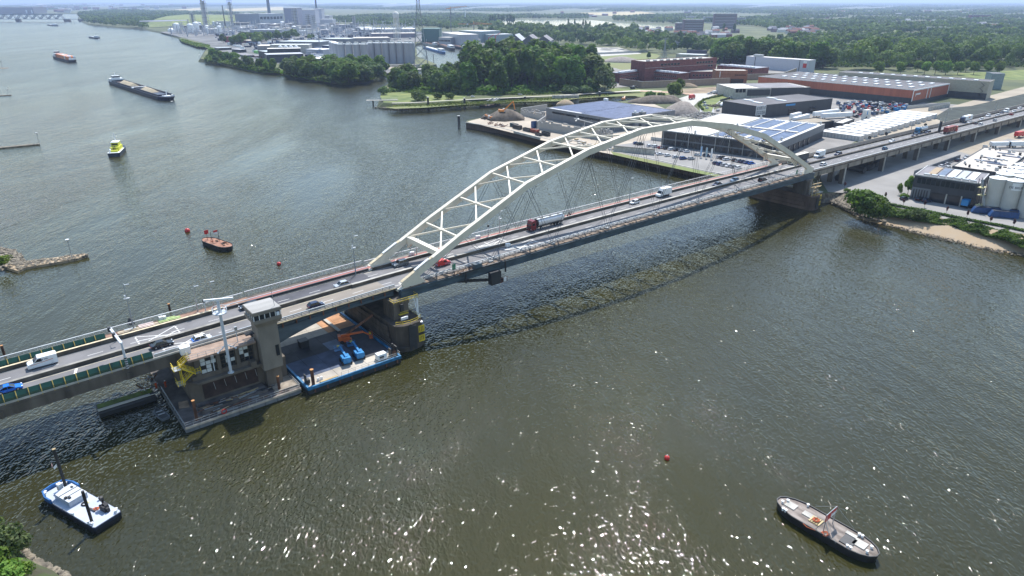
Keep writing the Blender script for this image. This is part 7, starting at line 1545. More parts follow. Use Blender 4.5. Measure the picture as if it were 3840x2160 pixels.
for (u, v), l, lab in (((3698, 800), 9, 'large blue skip with sloping end at the foot of the silos'), ((3765, 815), 9, 'ribbed blue skip at the edge of the yard'), ((3822, 810), 7, 'blue skip at the frame edge under the silos')):
    x, y = P(u, v, 4.1); o = thing('skip', lab, 'skip', (x, y, 4.1), -.35, 'blue skips by the silos'); mB = mat("deep blue paint", (.015, .06, .2), .5, noise=.15); pc(o, 'body', mB, fn=lambda k: k.side([(-l/2-1, .3), (-l/2, 2.4), (l/2, 2.6), (l/2, .2), (-l/2, .2)], -1.3, 1.3)); 
    for i in range(7): pc(o, 'rib', mB, [(-l/2+.6+i*l/7.5, -l/2+.8+i*l/7.5, -1.42, -1.31, .3, 2.4)])
    pc(o, 'load', M_hb, [(-l/2+.3, l/2-.3, -1.1, 1.1, 2.3, 2.7)])
# palisade fence, tanks in the shade of the viaduct
a, b = P(3425, 658, 4.1), P(3600, 595, 4.1); L = math.dist(a, b); o = thing('palisade_fence', 'tall grey palisade fence round the office yard', 'fence', (a[0], a[1], 4.1), math.atan2(b[1]-a[1], b[0]-a[0]))
for i in range(int(L/1.4)): pc(o, 'paling', M_galv, [(i*1.4, i*1.4+.12, -.04, .04, 0, 2.8)])
pc(o, 'rail', M_galv, [(0, L, -.03, .03, .5, .58), (0, L, -.03, .03, 2.3, 2.38)]); pc(o, 'mesh_infill', mat("fence mesh", (.16, .17, .19), .8), [(0, L, .05, .07, .1, 2.2)])
for i, (u, v) in enumerate(((3243, 640), (3262, 630), (3275, 625), (3291, 618), (3317, 612), (3142, 668))):
    x, y = P(u, v, 5.6); o = thing('tank', f'dark cylindrical tank with a white round end, {["nearest","second","third","fourth","fifth","lone"][i]} in the shade of the viaduct', 'tank', (x, y, 4.1), BR-math.radians(95) if i < 5 else BR+math.pi+.35, 'tanks stored under the viaduct')
    pc(o, 'shell', M_dark, fn=lambda k: k.tube((-12, 0, 1.7), (0, 0, 1.7), 1.5, 14)); pc(o, 'white_end', M_white, fn=lambda k: k.lathe((0, 0, 0), [(0.01, 0)], 3) or k.tube((0, 0, 1.7), (.15, 0, 1.7), 1.48, 16)); pc(o, 'cradle', M_concd, [(-11, -10, -1.2, 1.2, 0, .6), (-2, -1, -1.2, 1.2, 0, .6)])
# prison
M_br2 = mat("dark red brick", (0.17, 0.055, 0.045), 0.9, noise=0.25, scale=0.5); M_br3 = mat("orange brown brick", (.29, .125, .065), .9, noise=.15, scale=.5)
o, La, y0, y1, h = rb('prison_block', 'long dark red brick block with a pale roof behind the perimeter wall', 'building', (2421, 231), (2689, 216), (2430, 222), 24.3, M_brick, M_concl, parapet=.7, split=M_brick); print('prison', La, y0, y1)
wins(o, La*.2, La*.47, 6, h-5.2, h-3.2, 0, -1, 'x', .72); wins(o, La*.70, La*.95, 6, h-5.2, h-3.2, 0, -1, 'x', .72); wins(o, La*.2, La*.28, 2, h-10.8, h-8.8, 0, -1, 'x', .72); wins(o, La*.87, La*.95, 2, h-9.2, h-7.2, 0, -1, 'x', .72); wins(o, La*.87, La*.95, 2, h-14, h-12, 0, -1, 'x', .72)
pc(o, 'stone_band', M_concl, [(-.1, La+.1, -.15, -.02, h-7.0, h-6.7)]); [pc(o, 'roof_plant', M_galv, [(4+i*(La-20)/9, 8+i*(La-20)/9, 2, 4, h-.4, h+1.2)]) for i in range(9)]
M_sk = mat("bright roof lights", (.68, .70, .72), .4)
for lab, c0, c1, c3, zt, nn in (('low cell block with three rows of square windows and bright roof lights, angled left wing', (2326, 274), (2420, 263), (2332, 266), 14, 12), ('low cell block with bright roof lights, angled right wing behind the wall corner', (2420, 263), (2542, 275), (2428, 256), 14, 16), ('low brick wing with bright roof lights right of the long block', (2690, 244), (2830, 256), (2700, 236), 14, 10)):
    o, La, y0, y1, h = rb('prison_block', lab, 'building', c0, c1, c3, zt, M_brick, mat("blue grey roof", (.22, .25, .3), .7), parapet=.4, over=.8)
    for r_ in range(2): wins(o, 1, La-1, nn, 2.2+r_*3.6, 3.8+r_*3.6, 0, -1, 'x', .5, M_concl)
    for i in range(8): pc(o, 'roof_light', M_sk, [(La*(.05+i*.115), La*(.05+i*.115)+La*.09, 1.5, 5, h-.3, h+1.2)])
o, La, y0, y1, h = rb('prison_block', 'low brick link building beside the white lean-to', 'building', (2590, 268), (2700, 268), (2590, 260), 12, M_brick, M_concl); wins(o, 2, La-2, 8, 3, 5, 0, -1, 'x', .5)
o, La, y0, y1, h = rb('gatehouse', 'orange brown brick gatehouse raised on columns at the end of the wall', 'building', (2685, 264), (2805, 265), (2690, 258), 16.9, M_br3, M_concl, parapet=.7); wins(o, La*.6, La*.95, 6, h-5, h-4, 0, -1, 'x', .85, M_br3); pc(o, 'glazed_base', M_glass, [(La*.5, La*.9, -.2, -.02, 0, 4.5)]); pc(o, 'white_strip', M_white, [(La*.13, La*.15, -.2, -.02, 6, h-1)])
def pwall(label, pts_, z1, m):
    q = pix(pts_, 4.0)
    for i, (a, b) in enumerate(zip(q, q[1:])):
        L = math.dist(a, b); o = thing('perimeter_wall', label+[' west run', ' long run', ' east run', ' last run'][i], 'wall', (a[0], a[1], 4), math.atan2(b[1]-a[1], b[0]-a[0])); n = int(L/4.0)
        k = MB(); k.box(.04, L/n-.04, -.2, .2, 0, z1); me = k.mesh('panel', m)
        for j in range(n): p = bpy.data.objects.new('panel', me); COL.objects.link(p); p.parent = o; p.location = (j*L/n, 0, 0)
        pc(o, 'coping', M_concl, [(0, L, -.3, .3, z1, z1+.2)])
pwall('buff perimeter wall of the prison', [(2322, 318), (2404, 331), (2552, 324), (2735, 316)], 6.2, mat("buff brick wall", (.33, .235, .175), .9, noise=.12, scale=.3)); pwall('buff perimeter wall beyond the gatehouse', [(2800, 300), (2930, 296), (2985, 275)], 6, mat("buff brick wall", (.33, .235, .175), .9, noise=.12, scale=.3))
# dark pitched sheds left of the poplars
o = thing('gabled_shed', 'dark shed with a serrated roof behind the poplar grove', 'shed', (*P(1905, 176, 4), 4), -.15); w_ = 40
for i in range(3): pc(o, 'roof_bay', M_felt if i else M_lclad, fn=lambda k: k.side([(i*27, 0), (i*27, 11), (i*27+13, 22-i), (i*27+27, 11), (i*27+27, 0)], 0, 60))
pc(o, 'gable_wall', M_dclad, fn=lambda k: [k.side([(i*27+.1, 0), (i*27+.1, 10.6), (i*27+13, 21.4-i), (i*27+26.9, 10.6), (i*27+26.9, 0)], -.4, -.02) for i in range(3)])
# silo farm of concrete cylinders
SGF = 'row of grey concrete storage silos'
a, b = P(1300, 246, 4), P(1532, 236, 4); M_cs = mat("grey storage silo", (.30, .315, .35), .8, noise=.06, scale=.2, stretch=(1, 1, .2))
names = ['first', 'second', 'third', 'fourth', 'fifth', 'sixth', 'seventh', 'eighth', 'ninth', 'tenth', 'eleventh', 'twelfth']
xsU = [1282, 1311, 1340, 1368, 1392, 1419, 1447, 1474, 1501, 1528, 1543]; 
for i, u in enumerate(xsU):
    v = 244 if i < 4 else 240-(i-4)*.3; v = 243 if i < 4 else 239; x, y = P(u, v, 4); dd_ = math.hypot(x, y); r = (14.0 if i < 10 else 13)*dd_/F*1.0; y += r; o = thing('storage_silo', f'tall grey concrete silo with white rim, {names[i]} from the dark shed end', 'silo', (x, y, 4), 0, SGF)
    hh = 25.8 if i < 4 else 26.5
    if i == 0: rr0 = r
    pc(o, 'shell', M_cs, fn=lambda k: k.lathe((0, 0, 0), [(r*.9, 0), (r*.9, hh)], 20)); pc(o, 'rim', M_white, fn=lambda k: k.lathe((0, 0, hh), [(r*.94, 0), (r*.94, .8), (1, 1.6)], 20)); pc(o, 'roof_gear', M_offw, [(-3, 2, -2, 1, hh+1.2, hh+3.2), (2.2, 4, -3, -2, hh+1, hh+2.2)])
for i, (u, v) in enumerate(((1258, 236), (1268, 240), (1250, 232))): x, y = P(u, v, 4); o = thing('storage_silo', f'grey silo at the back of the silo group, {names[i]} on the shed side', 'silo', (x, y+6, 4), 0, SGF); pc(o, 'shell', M_cs, fn=lambda k: k.lathe((0, 0, 0), [(5.4, 0), (5.4, 26)], 18)); pc(o, 'rim', M_white, fn=lambda k: k.lathe((0, 0, 26), [(5.5, 0), (5.5, .8), (1, 1.6)], 18))
o = thing('silo_bund', 'low pale concrete wall at the foot of the storage silos', 'wall', (*P(1315, 252, 4), 4), .12); pc(o, 'wall', M_concl, [(0, 90, -.4, .4, 0, 2.2)]); pc(o, 'pipe', M_galv, [(0, 100, .6, 1.2, 2.5, 3.0)])
# industrial sheds : many blocks with their own roofs
def sh(label, u0, v0, u1, v1, zt, wall, roof, depth=18, cat='shed', zb=4, wn=0):
    a, b = P(u0, v0, zt), P(u1, v1, zt); rz = math.atan2(b[1]-a[1], b[0]-a[0]); L = math.dist(a, b); o = thing('industrial_shed', label, cat, (a[0], a[1], zb), rz); h = zt-zb
    pc(o, 'wall', wall, [(0, L, 0, depth, 0, h-.3)]); pc(o, 'roof', roof, [(-.3, L+.3, -.3, depth+.3, h-.29, h)])
    if wn: wins(o, L*.04, L*.96, wn, h*.45, h*.7, 0, -1, 'x', .75)
    return o
M_cream2 = mat("cream roof sheets", (.58, .53, .45), .85, noise=.05)
o = sh('black clad shed with a pale flat roof by the riverside trees', 1000, 205, 1137, 201, 15, M_dclad, M_lclad, 30); o = sh('taller black block with dome roof lights behind the pale roofed shed', 1001, 183, 1126, 181, 19, M_dclad, M_wroof, 20); sh('black low wing at the west end of the black shed', 968, 190, 1002, 195, 14, M_dclad, M_galv, 30)
o = sh('second black shed with white ribbed roof beside the storage silos', 1150, 215, 1262, 228, 11, M_dclad, M_white, 30); sh('blue edged hall with a white roof', 1146, 184, 1210, 186, 12, M_lclad, M_white, 30); sh('dark blue box building with a grey roof by the silos', 1207, 170, 1240, 172, 15, mat("deep blue cladding", (.03, .05, .12), .6), M_galv, 25)
for d in range(4): x, y = P(1045+d*20, 178, 19); o = thing('dome_light', f'white dome roof light, {names[d]} of four on the black block', 'roof light', (x, y+8, 19.0), 0, 'dome roof lights'); pc(o, 'dome', M_white, fn=lambda k: k.lathe((0, 0, 0), [(3.6, 0), (2.8, 1.6), (.8, 2.4)], 10)); pc(o, 'kerb', M_galv, fn=lambda k: k.lathe((0, 0, -.1), [(3.8, 0), (3.8, .2)], 10))
sh('long cream roofed hall across the silo tops', 965, 172, 1160, 170, 16, mat("taupe cladding", (.28, .26, .26), .8), M_cream2, 40); sh('white roofed strip hall behind the black block', 1012, 167, 1157, 167, 18, M_concl, M_white, 20); sh('grey sawtooth hall beyond the cream roof', 1045, 155, 1198, 157, 16, M_gclad, M_galv, 50)
sh('grey flat hall behind the storage silos', 1212, 145, 1305, 146, 16, M_gclad, M_galv, 40); sh('pale long shed behind the silo tops', 1330, 143, 1462, 141, 14, mat("taupe cladding", (.28, .26, .26), .8), M_cream2, 40); sh('wide white roofed store', 1355, 110, 1560, 108, 14, M_gclad, M_white, 90, wn=0)
sh('second wide white roof store', 1360, 104, 1412, 103, 16, M_gclad, M_white, 60); sh('purple grey long hall under the white stores', 1395, 126, 1560, 124, 14, mat("mauve grey cladding", (.2, .18, .22), .8), M_cream2, 40); sh('grey office with ribbon windows by the chemical works', 936, 112, 1042, 112, 22, mat("blue grey panels", (.22, .24, .3), .7), M_galv, 30, wn=14); sh('blue gabled workshop by the chemical works', 935, 138, 962, 128, 14, mat("steel blue cladding", (.09, .15, .25), .6), M_cream2, 40)
sh('red container shed on the river side of the works', 843, 136, 864, 136, 16, mat("crimson panels", (.32, .03, .06), .6), M_concl, 12); sh('dark brick store beside the crimson panels', 864, 138, 880, 138, 16, M_brick, M_concl, 20); sh('low red roofed building under the works', 880, 150, 938, 152, 9, M_brick, M_cream2, 30)
sh('green slipway hall beyond the harbour', 1580, 108, 1646, 108, 30, mat("sea green cladding", (.05, .13, .12), .7), mat("green roof", (.06, .13, .11), .8), 60); sh('pale green long hall beyond the harbour', 1722, 115, 1805, 118, 26, mat("pale sage cladding", (.24, .3, .31), .8), M_galv, 60); sh('pale sage lower hall beside it', 1805, 128, 1832, 130, 20, mat("pale sage cladding", (.24, .3, .31), .8), M_galv, 60)
o = sh('white roofed harbour office with tall wall panels', 1658, 122, 1722, 130, 24, M_lclad, M_wroof, 40); sh('layered grey terrace building on the harbour quay', 1645, 140, 1690, 141, 18, M_lclad, M_concl, 30, wn=8); sh('low pale harbour shed with dark doors', 1735, 148, 1802, 147, 15, M_lclad, M_concl, 30, wn=5)
sh('dark low sheds by the wooded island', 815, 180, 868, 178, 8, M_dark, M_galv, 20, wn=6); sh('gabled dark club house near the island cars', 868, 184, 900, 186, 9, M_dark, M_lclad, 12); sh('blue black low store on the island', 885, 200, 916, 208, 7, M_hb, M_felt, 15); sh('brown red low store on the island', 922, 206, 958, 210, 6, M_brick, M_felt, 12)
sh('bright lime hut beside the black shed', 951, 190, 968, 192, 8, mat("lime panels", (.2, .5, .12), .6), mat("lime panels", (.2, .5, .12), .6), 8)
# power station boxes and chimneys
sh('tall grey boiler house of the power station', 1062, 30, 1112, 30, 62, mat("mauve grey cladding 2", (.24, .25, .33), .7), M_lclad, 60); sh('pale turbine hall block beside the boiler house', 1130, 37, 1180, 37, 58, mat("pale violet grey cladding", (.42, .43, .5), .7), M_lclad, 50); sh('pale stair tower block of the power station', 1178, 32, 1204, 32, 60, mat("pale violet grey cladding", (.42, .43, .5), .7), M_white, 40)
sh('blue grey plant hall with a ramped roof', 933, 52, 970, 51, 42, mat("blue grey panels", (.22, .24, .3), .7), M_lclad, 60); sh('long grey silo block row of the power station', 968, 52, 1062, 50, 40, mat("pale violet grey cladding", (.42, .43, .5), .7), M_lclad, 60, wn=7); sh('stepped grey annex at the edge of the woods', 1204, 58, 1235, 58, 36, M_lclad, M_galv, 50); sh('low pale annex below the stair tower', 1196, 72, 1246, 72, 26, M_lclad, M_galv, 50)
def stackt(label, u, v, h, r0, r1, m, cat='chimney', name='chimney'):
    x, y = P(u, v, 4); o = thing(name, label, cat, (x, y, 4)); pc(o, 'shaft', m, fn=lambda k: k.tube((0, 0, 0), (0, 0, h), r0, 10, r1)); pc(o, 'rim', M_dark, fn=lambda k: k.lathe((0, 0, h), [(r1*1.1, 0), (r1*1.1, 1.5)], 10)); return o
M_ch = mat("blue grey chimney", (.10, .13, .2), .8)
stackt('tall dark chimney of the power station rising out of the frame', 1013, 74, 125, 8, 5.5, M_ch); stackt('thin chimney standing on the pale turbine hall', 1191, 78, 120, 4.2, 3.2, M_ch); stackt('thin black flare stack in the chemical works', 845, 98, 66, 2.0, 1.4, M_dark); stackt('slim pale wind mast far beyond the harbour', 1745, 79, 62, 2.2, 1.0, M_white)
# process plant : towers of lattice and tanks
R = random.Random(31); PG = 'towers of the chemical works'
def ptower(label, u, v, h, wd):
    x, y = P(u, v, 4); o = thing('process_tower', label, 'tower', (x, y, 4), R.uniform(0, 1), PG); wd *= .75
    for i in range(4): a = i*math.pi/2; pc(o, 'leg', M_galv, fn=lambda k: k.bar((wd*math.cos(a), wd*math.sin(a), 0), (wd*.7*math.cos(a), wd*.7*math.sin(a), h), 1.2))
    pc(o, 'vessel', M_lclad, fn=lambda k: k.tube((0, 0, 2), (0, 0, h*.95), wd*.45, 8)); pc(o, 'platform', M_gclad, fn=lambda k: [k.box(-wd*.8, wd*.8, -wd*.8, wd*.8, h*q/7, h*q/7+.8) for q in range(1, 8)])
for lab, u, v, h, wd in (('tall lattice process tower behind the twin white tanks', 778, 116, 85, 13), ('second lattice tower with a pale flare mast', 770, 108, 110, 4), ('lattice process tower between the flare stack and the office', 875, 112, 82, 11), ('shorter lattice structure on the hill side', 728, 105, 46, 12), ('open steel frame structure left of the power station', 1112, 112, 60, 14), ('steel frame structure with pale vessels', 1160, 108, 42, 13), ('grey frame beside the pale vessels', 1180, 110, 40, 10), ('dark conveyor head tower above the silo sheds', 1330, 112, 38, 8)): ptower(lab, u, v, h, wd)
for i in range(26):
    u, v = R.uniform(690, 1330), R.uniform(96, 128); x, y = P(u, v, 4); m = [M_white, M_offw, M_lclad, M_galv][i % 4]; r, hh = R.uniform(3, 6.5), R.uniform(5, 16); o = thing('process_tank', 'pale tank among the pipework of the chemical works', 'tank', (x, y, 4), 0, 'tanks of the chemical works'); pc(o, 'shell', m, fn=lambda k: k.lathe((0, 0, 0), [(r, 0), (r, hh)], 12)); pc(o, 'dome', M_white, fn=lambda k: k.lathe((0, 0, hh), [(r, 0), (r*.7, r*.25), (.5, r*.35)], 12))
for lab, u, v, r, hh in (('white domed tank at the river bank, the shorter of the twin tanks', 717, 125, 12, 26), ('white domed tank at the river bank, the taller of the twin tanks', 739, 122, 12, 30), ('large pale tank at the west end of the works', 665, 118, 12, 24), ('low domed gas holder near the river', 643, 120, 14, 7), ('white dome beside the grey office', 943, 108, 16, 8), ('pale slender tank on the river side of the red panels', 826, 135, 8, 27), ('white dome tank below the dark chimney', 1060, 98, 14, 14), ('slim white silo between plant and office', 779, 128, 4.5, 20)):
    r *= .66; hh *= .8; x, y = P(u, v, 4); o = thing('process_tank', lab, 'tank', (x, y, 4)); pc(o, 'shell', M_white, fn=lambda k: k.lathe((0, 0, 0), [(r, 0), (r, hh)], 16)); pc(o, 'dome', M_white, fn=lambda k: k.lathe((0, 0, hh), [(r, 0), (r*.8, r*.28), (r*.4, r*.45), (.5, r*.5)], 16))
for i in range(60):
    u, v = R.uniform(700, 1340), R.uniform(94, 134); x, y = P(u, v, 4); l, w2, hh = R.uniform(12, 55), R.uniform(8, 20), R.uniform(6, 16); m = [M_lclad, M_gclad, mat("taupe cladding", (.28, .26, .26), .8), M_offw, mat("blue grey panels", (.22, .24, .3), .7)][i % 5]
    o = thing('plant_building', 'low plant building among the pipe racks of the works', 'plant building', (x, y, 4), R.choice((0.05, .1, 1.6)), 'plant buildings of the chemical works'); pc(o, 'wall', m, [(-l/2, l/2, -w2/2, w2/2, 0, hh)]); pc(o, 'roof', [M_galv, M_cream2, M_wroof][i % 3], [(-l/2-.5, l/2+.5, -w2/2-.5, w2/2+.5, hh, hh+.4)])
k = MB()
for i in range(900):
    u, v = R.uniform(640, 1560), R.uniform(96, 138); x, y = P(u, v, 4); hh = R.uniform(3, 20); d = R.uniform(4, 30); a = R.choice((0.05, .08, 1.6))
    if i % 3: k.bar((x, y, hh), (x+d*math.cos(a), y+d*math.sin(a), hh), R.uniform(.6, 2.2))
    else: k.bar((x, y, 3), (x, y, hh+8), R.uniform(.6, 2.5))
q = k.build('pipework', M_lclad, kind='stuff'); q['label'] = 'tangle of pipes and racks of the chemical works'
k = MB()
for i in range(420):
    u, v = R.uniform(1150, 1560), R.uniform(120, 206); 
    if 1250 < u < 1560 and v > 150: continue
    x, y = P(u, v, 4); k.rbox((x, y, 4), R.uniform(2, 9), R.uniform(1.5, 4), R.uniform(1.5, 5), R.choice((0, 1.6)))
q = k.build('yard_clutter', M_lclad, kind='stuff'); q['label'] = 'pale clutter stored between the industrial sheds'
# cars on the island car park
for i in range(34):
    u, v = R.uniform(905, 985), R.uniform(206, 236); x, y = P(u, v, 4.1); car(['hatch', 'sedan', 'suv'][i % 3], ['white', 'black', 'silver', 'white', 'navy', 'red', 'grey'][i % 7], (x, y, 4.5), R.uniform(-.2, .2)+.4, ['white', 'black', 'silver', 'white', 'navy', 'red', 'grey'][i % 7]+' car in the parking area of the wooded island', 'cars parked on the wooded island')
# water tower, pylon, cranes
x, y = P(1490, 148, 4); o = thing('water_tower', 'white water tower on slender legs behind the storage silos', 'water tower', (x, y, 4)); 
for i in range(4): a = i*math.pi/2+.6; pc(o, 'leg', M_offw, fn=lambda k: k.bar((8*math.cos(a), 8*math.sin(a), 0), (6*math.cos(a), 6*math.sin(a), 46), 1.5))
pc(o, 'stair_shaft', M_offw, fn=lambda k: k.tube((0, 0, 0), (0, 0, 46), 1.2, 8)); pc(o, 'ring_beam', M_offw, fn=lambda k: [k.lathe((0, 0, z), [(6.8, 0), (6.8, .8)], 8) for z in (15, 30, 45)]); pc(o, 'tank', M_offw, fn=lambda k: k.lathe((0, 0, 46), [(6, 0), (7, 2), (7, 8), (5, 11), (1, 12.5)], 16))
def pylon(label, u, v, h, wd, arms=(.66, .8, .94)):
    x, y = P(u, v, 4); o = thing('electricity_pylon', label, 'pylon', (x, y, 4), .35, 'high voltage pylons'); M_py = mat("galvanised lattice", (.24, .26, .28), .5, noise=.1)
    def wz(z): f = z/h; return wd*(1-f/.62)*.5+wd*.10*(f/.62) if f < .62 else wd*.10
    zs = [0, .12, .24, .35, .45, .54, .62, .7, .78, .86, .94, 1.0]
    for i in range(4):
        sx, sy = ((-1, -1), (1, -1), (1, 1), (-1, 1))[i]; pc(o, 'leg', M_py, fn=lambda k: [k.bar((sx*wz(a*h), sy*wz(a*h), a*h), (sx*wz(b*h), sy*wz(b*h), b*h), max(.3, h*.006)) for a, b in zip(zs, zs[1:])])
    def lat(k):
        for a, b in zip(zs, zs[1:]):
            za, zb_ = a*h, b*h; A, B_ = wz(za), wz(zb_)
            for (p, q) in (((-1, -1), (1, -1)), ((1, -1), (1, 1)), ((1, 1), (-1, 1)), ((-1, 1), (-1, -1))):
                k.bar((p[0]*A, p[1]*A, za), (q[0]*B_, q[1]*B_, zb_), max(.18, h*.0035)); k.bar((q[0]*A, q[1]*A, za), (p[0]*B_, p[1]*B_, zb_), max(.18, h*.0035)); k.bar((p[0]*B_, p[1]*B_, zb_), (q[0]*B_, q[1]*B_, zb_), max(.18, h*.0035))
    pc(o, 'lattice', M_py, fn=lat)
    for f in arms: pc(o, 'crossarm', M_py, fn=lambda k: (k.bar((-h*.15, 0, f*h), (h*.15, 0, f*h), h*.006), k.bar((-h*.15, 0, f*h), (0, 0, f*h+h*.04), h*.005), k.bar((h*.15, 0, f*h), (0, 0, f*h+h*.04), h*.005)))
    return o
o = pylon('tall river crossing pylon standing at the harbour mouth', 1580, 262, 118, 18.5, (.70, .86)); o.rotation_euler = (0, 0, .1)
pylon('smaller lattice pylon rising behind the storage silos', 1369, 150, 46, 8); pylon('small dark pylon in front of the sheds', 1202, 205, 34, 5); pylon('short pylon top showing over the silo rims', 1428, 155, 26, 5); pylon('pale lattice pylon behind the prison', 2490, 222, 30, 6)
x, y = P(1560, 262, 4); o = thing('pylon_platform', 'concrete platform at the foot of the tall pylon', 'platform', (x, y, 3.6)); pc(o, 'slab', M_concl, [(-4, 22, -6, 9, 0, 1.4)]); pc(o, 'hut', M_concl, [(12, 19, 3, 8, 1.4, 4.5)])
for lab, u, v, h, jl, rz, m in (('orange tower crane over the green hall', 1692, 128, 62, 44, .1, M_or), ('orange tower crane with the longest jib before the sage hall', 1778, 152, 34, 40, .02, M_or)):
    x, y = P(u, v, 4); o = thing('tower_crane', lab, 'crane', (x, y, 4), rz, 'tower cranes at the shipyard'); pc(o, 'mast', M_gclad, fn=lambda k: k.bar((0, 0, 0), (0, 0, h), 1.8)); pc(o, 'jib', m, fn=lambda k: (k.bar((-12, 0, h), (jl, 0, h+ (6 if u < 1700 else 0)), 1.0), k.bar((0, 0, h+4), (jl*.8, 0, h+(5 if u < 1700 else .5)), .5), k.bar((0, 0, h), (0, 0, h+5), 1.2))); pc(o, 'counter_jib', m, fn=lambda k: k.bar((0, 0, h), (-35 if u > 1700 else -14, 0, h), 1.0)); pc(o, 'ballast', M_lclad, [(-16, -12, -1.5, 1.5, h-2, h+1)])
for i, (u, v, h) in enumerate(((1833, 176, 16), (1858, 172, 18))): x, y = P(u, v, 4); o = thing('dock_crane', f'small red dock crane, the {["lower","taller"][i]} of the pair', 'crane', (x, y, 4)); pc(o, 'mast', M_red, fn=lambda k: k.bar((0, 0, 0), (0, 0, h), 1.5)); pc(o, 'jib', M_red, fn=lambda k: k.bar((0, 0, h), (10, 0, h+6), 1.0))
# truss rail bridge far left
x0_, y0_ = P(-140, 70, 12); x1_, y1_ = P(322, 71, 12); L = math.dist((x0_, y0_), (x1_, y1_)); o = thing('truss_bridge', 'pale steel truss railway bridge crossing the upper river', 'bridge', (x0_, y0_, 0), math.atan2(y1_-y0_, x1_-x0_)); print('truss L', L)
M_tr = mat("pale blue grey truss paint", (.22, .26, .3), .7); zt = 12; Lt = L*.83
pc(o, 'deck', M_tr, [(0, L, -5, 5, zt-2, zt)])
nn = 26
for yy in (-5, 5):
    pc(o, 'top_chord', M_tr, fn=lambda k: k.bar((6, yy, zt+18), (Lt-8, yy, zt+18), 3.2)); pc(o, 'diagonals', M_tr, fn=lambda k: [k.bar((Lt*i/nn, yy, zt+(18 if i % 2 else 0)), (Lt*(i+1)/nn, yy, zt+(0 if i % 2 else 18)), 2.6) for i in range(nn)])
for f, wd in ((.45, 15), (.845, 22), (.965, 24)): pc(o, 'pier', M_concd, fn=lambda k: k.loft([[(L*f-wd/2+4, -9, -1), (L*f+wd/2+4, -9, -1), (L*f+wd/2+4, 9, -1), (L*f-wd/2+4, 9, -1)], [(L*f-wd/2, -9, zt-2), (L*f+wd/2, -9, zt-2), (L*f+wd/2, 9, zt-2), (L*f-wd/2, 9, zt-2)]]))
o = sh('big grey shipyard hall beyond the truss bridge', -60, 27, 122, 27, 45, mat("grey brown cladding", (.2, .19, .2), .8), mat("brown grey roof", (.24, .22, .23), .8), 150); pc(o, 'bright_doors', M_white, [(290, 300, -2, -.1, 0, 22), (330, 336, -2, -.1, 0, 22)])
# solar farm on the hill
hl = MB(); hl.loft([[(*P(u, v, 4), 4.0) for u, v in ((540, 93), (640, 99), (800, 92), (960, 79), (960, 70), (700, 63), (600, 73))], [(*P(u, v, 4), 22.0) for u, v in ((590, 89), (650, 93), (790, 88), (940, 77), (940, 73), (700, 68), (630, 76))]]); struct('hill', hl, M_grass)
for i in range(9):
    x, y = P(590+i*8, 79, 22); o = thing('solar_array', 'row of solar panels on the green hill', 'solar panels', (x, y, 22), 1.2, 'solar rows on the green hill'); pc(o, 'panel', M_sol, fn=lambda k: k.add([(-70, 0, .4), (60, 0, .4), (60, 4, 2.4), (-70, 4, 2.4)], [(0, 1, 2, 3)])); pc(o, 'frame', M_galv, [(-70, 60, 2, 2.3, 0, 1.2)])
# apartment blocks and far town
def apart(label, u0, u1, vt, vb, m, depth=16, fl=8, n=8):
    b = P((u0+u1)/2, vb, 4); y = b[1]; x0 = b[0]-(u1-u0)/2*math.hypot(*b)/F; x1 = b[0]+(u1-u0)/2*math.hypot(*b)/F; h = (vb-vt)*math.hypot(*b)/F*1.02; o = thing('apartment_block', label, 'apartment block', (x0, y, 4), random.uniform(-.08, .08), 'apartment blocks in the far town'); L = x1-x0
    pc(o, 'wall', m, [(0, L, 0, depth, 0, h)]); pc(o, 'roof', M_galv, [(-.4, L+.4, -.4, depth+.4, h, h+1)])
    for j in range(fl): pc(o, 'balcony_band', M_lclad, [(L*.06, L*.94, -1.0, -.05, h*(j+.5)/fl, h*(j+.5)/fl+1.1)]); pc(o, 'window_band', M_glass, [(L*.06, L*.94, -.5, -.04, h*(j+.5)/fl+1.12, h*(j+1)/fl+.3)])
    return o
M_apt = mat("mauve brick", (.19, .135, .15), .9, noise=.15)
apart('tall mauve apartment tower, the highest in the town', 2678, 2753, 62, 108, M_apt, 16, 10); apart('long stepped apartment block left of the tower', 2565, 2633, 82, 122, M_apt, 16, 8); apart('lower stepped block at the lake side', 2535, 2566, 92, 118, M_apt, 16, 6); apart('pale far apartment block behind the stepped one', 2575, 2606, 65, 80, M_lclad, 14, 4); apart('pale far apartment row left of the tower', 2640, 2678, 67, 84, M_lclad, 14, 5); apart('pale block right of the tower', 2755, 2792, 72, 92, M_lclad, 14, 4)
apart('red brick block among the trees at the far right', 3643, 3702, 62, 77, M_brick, 14, 3); apart('white long villa roofed block in the right hand woods', 3480, 3545, 108, 122, M_lclad, 14, 2); apart('pale flats behind the wood left of the black shed', 2478, 2560, 160, 178, M_lclad, 12, 3); apart('small white building by the woods edge', 3160, 3182, 82, 92, M_white, 12, 2)
rb('shed', 'dark blue black hall behind the prison roof', 'shed', (2576, 187), (2650, 189), (2582, 186), 16, mat("blue black cladding", (.05, .055, .09), .7), M_lclad); rb('shed', 'pale grey slanted hall behind the prison', 'shed', (2535, 202), (2640, 206), (2540, 198), 12, M_concl, M_galv)
R = random.Random(77); hm = [mat("terracotta roof", (.22, .10, .07), .9, noise=.2), mat("slate roof", (.12, .12, .14), .9), mat("pale roof", (.4, .4, .4), .9)]
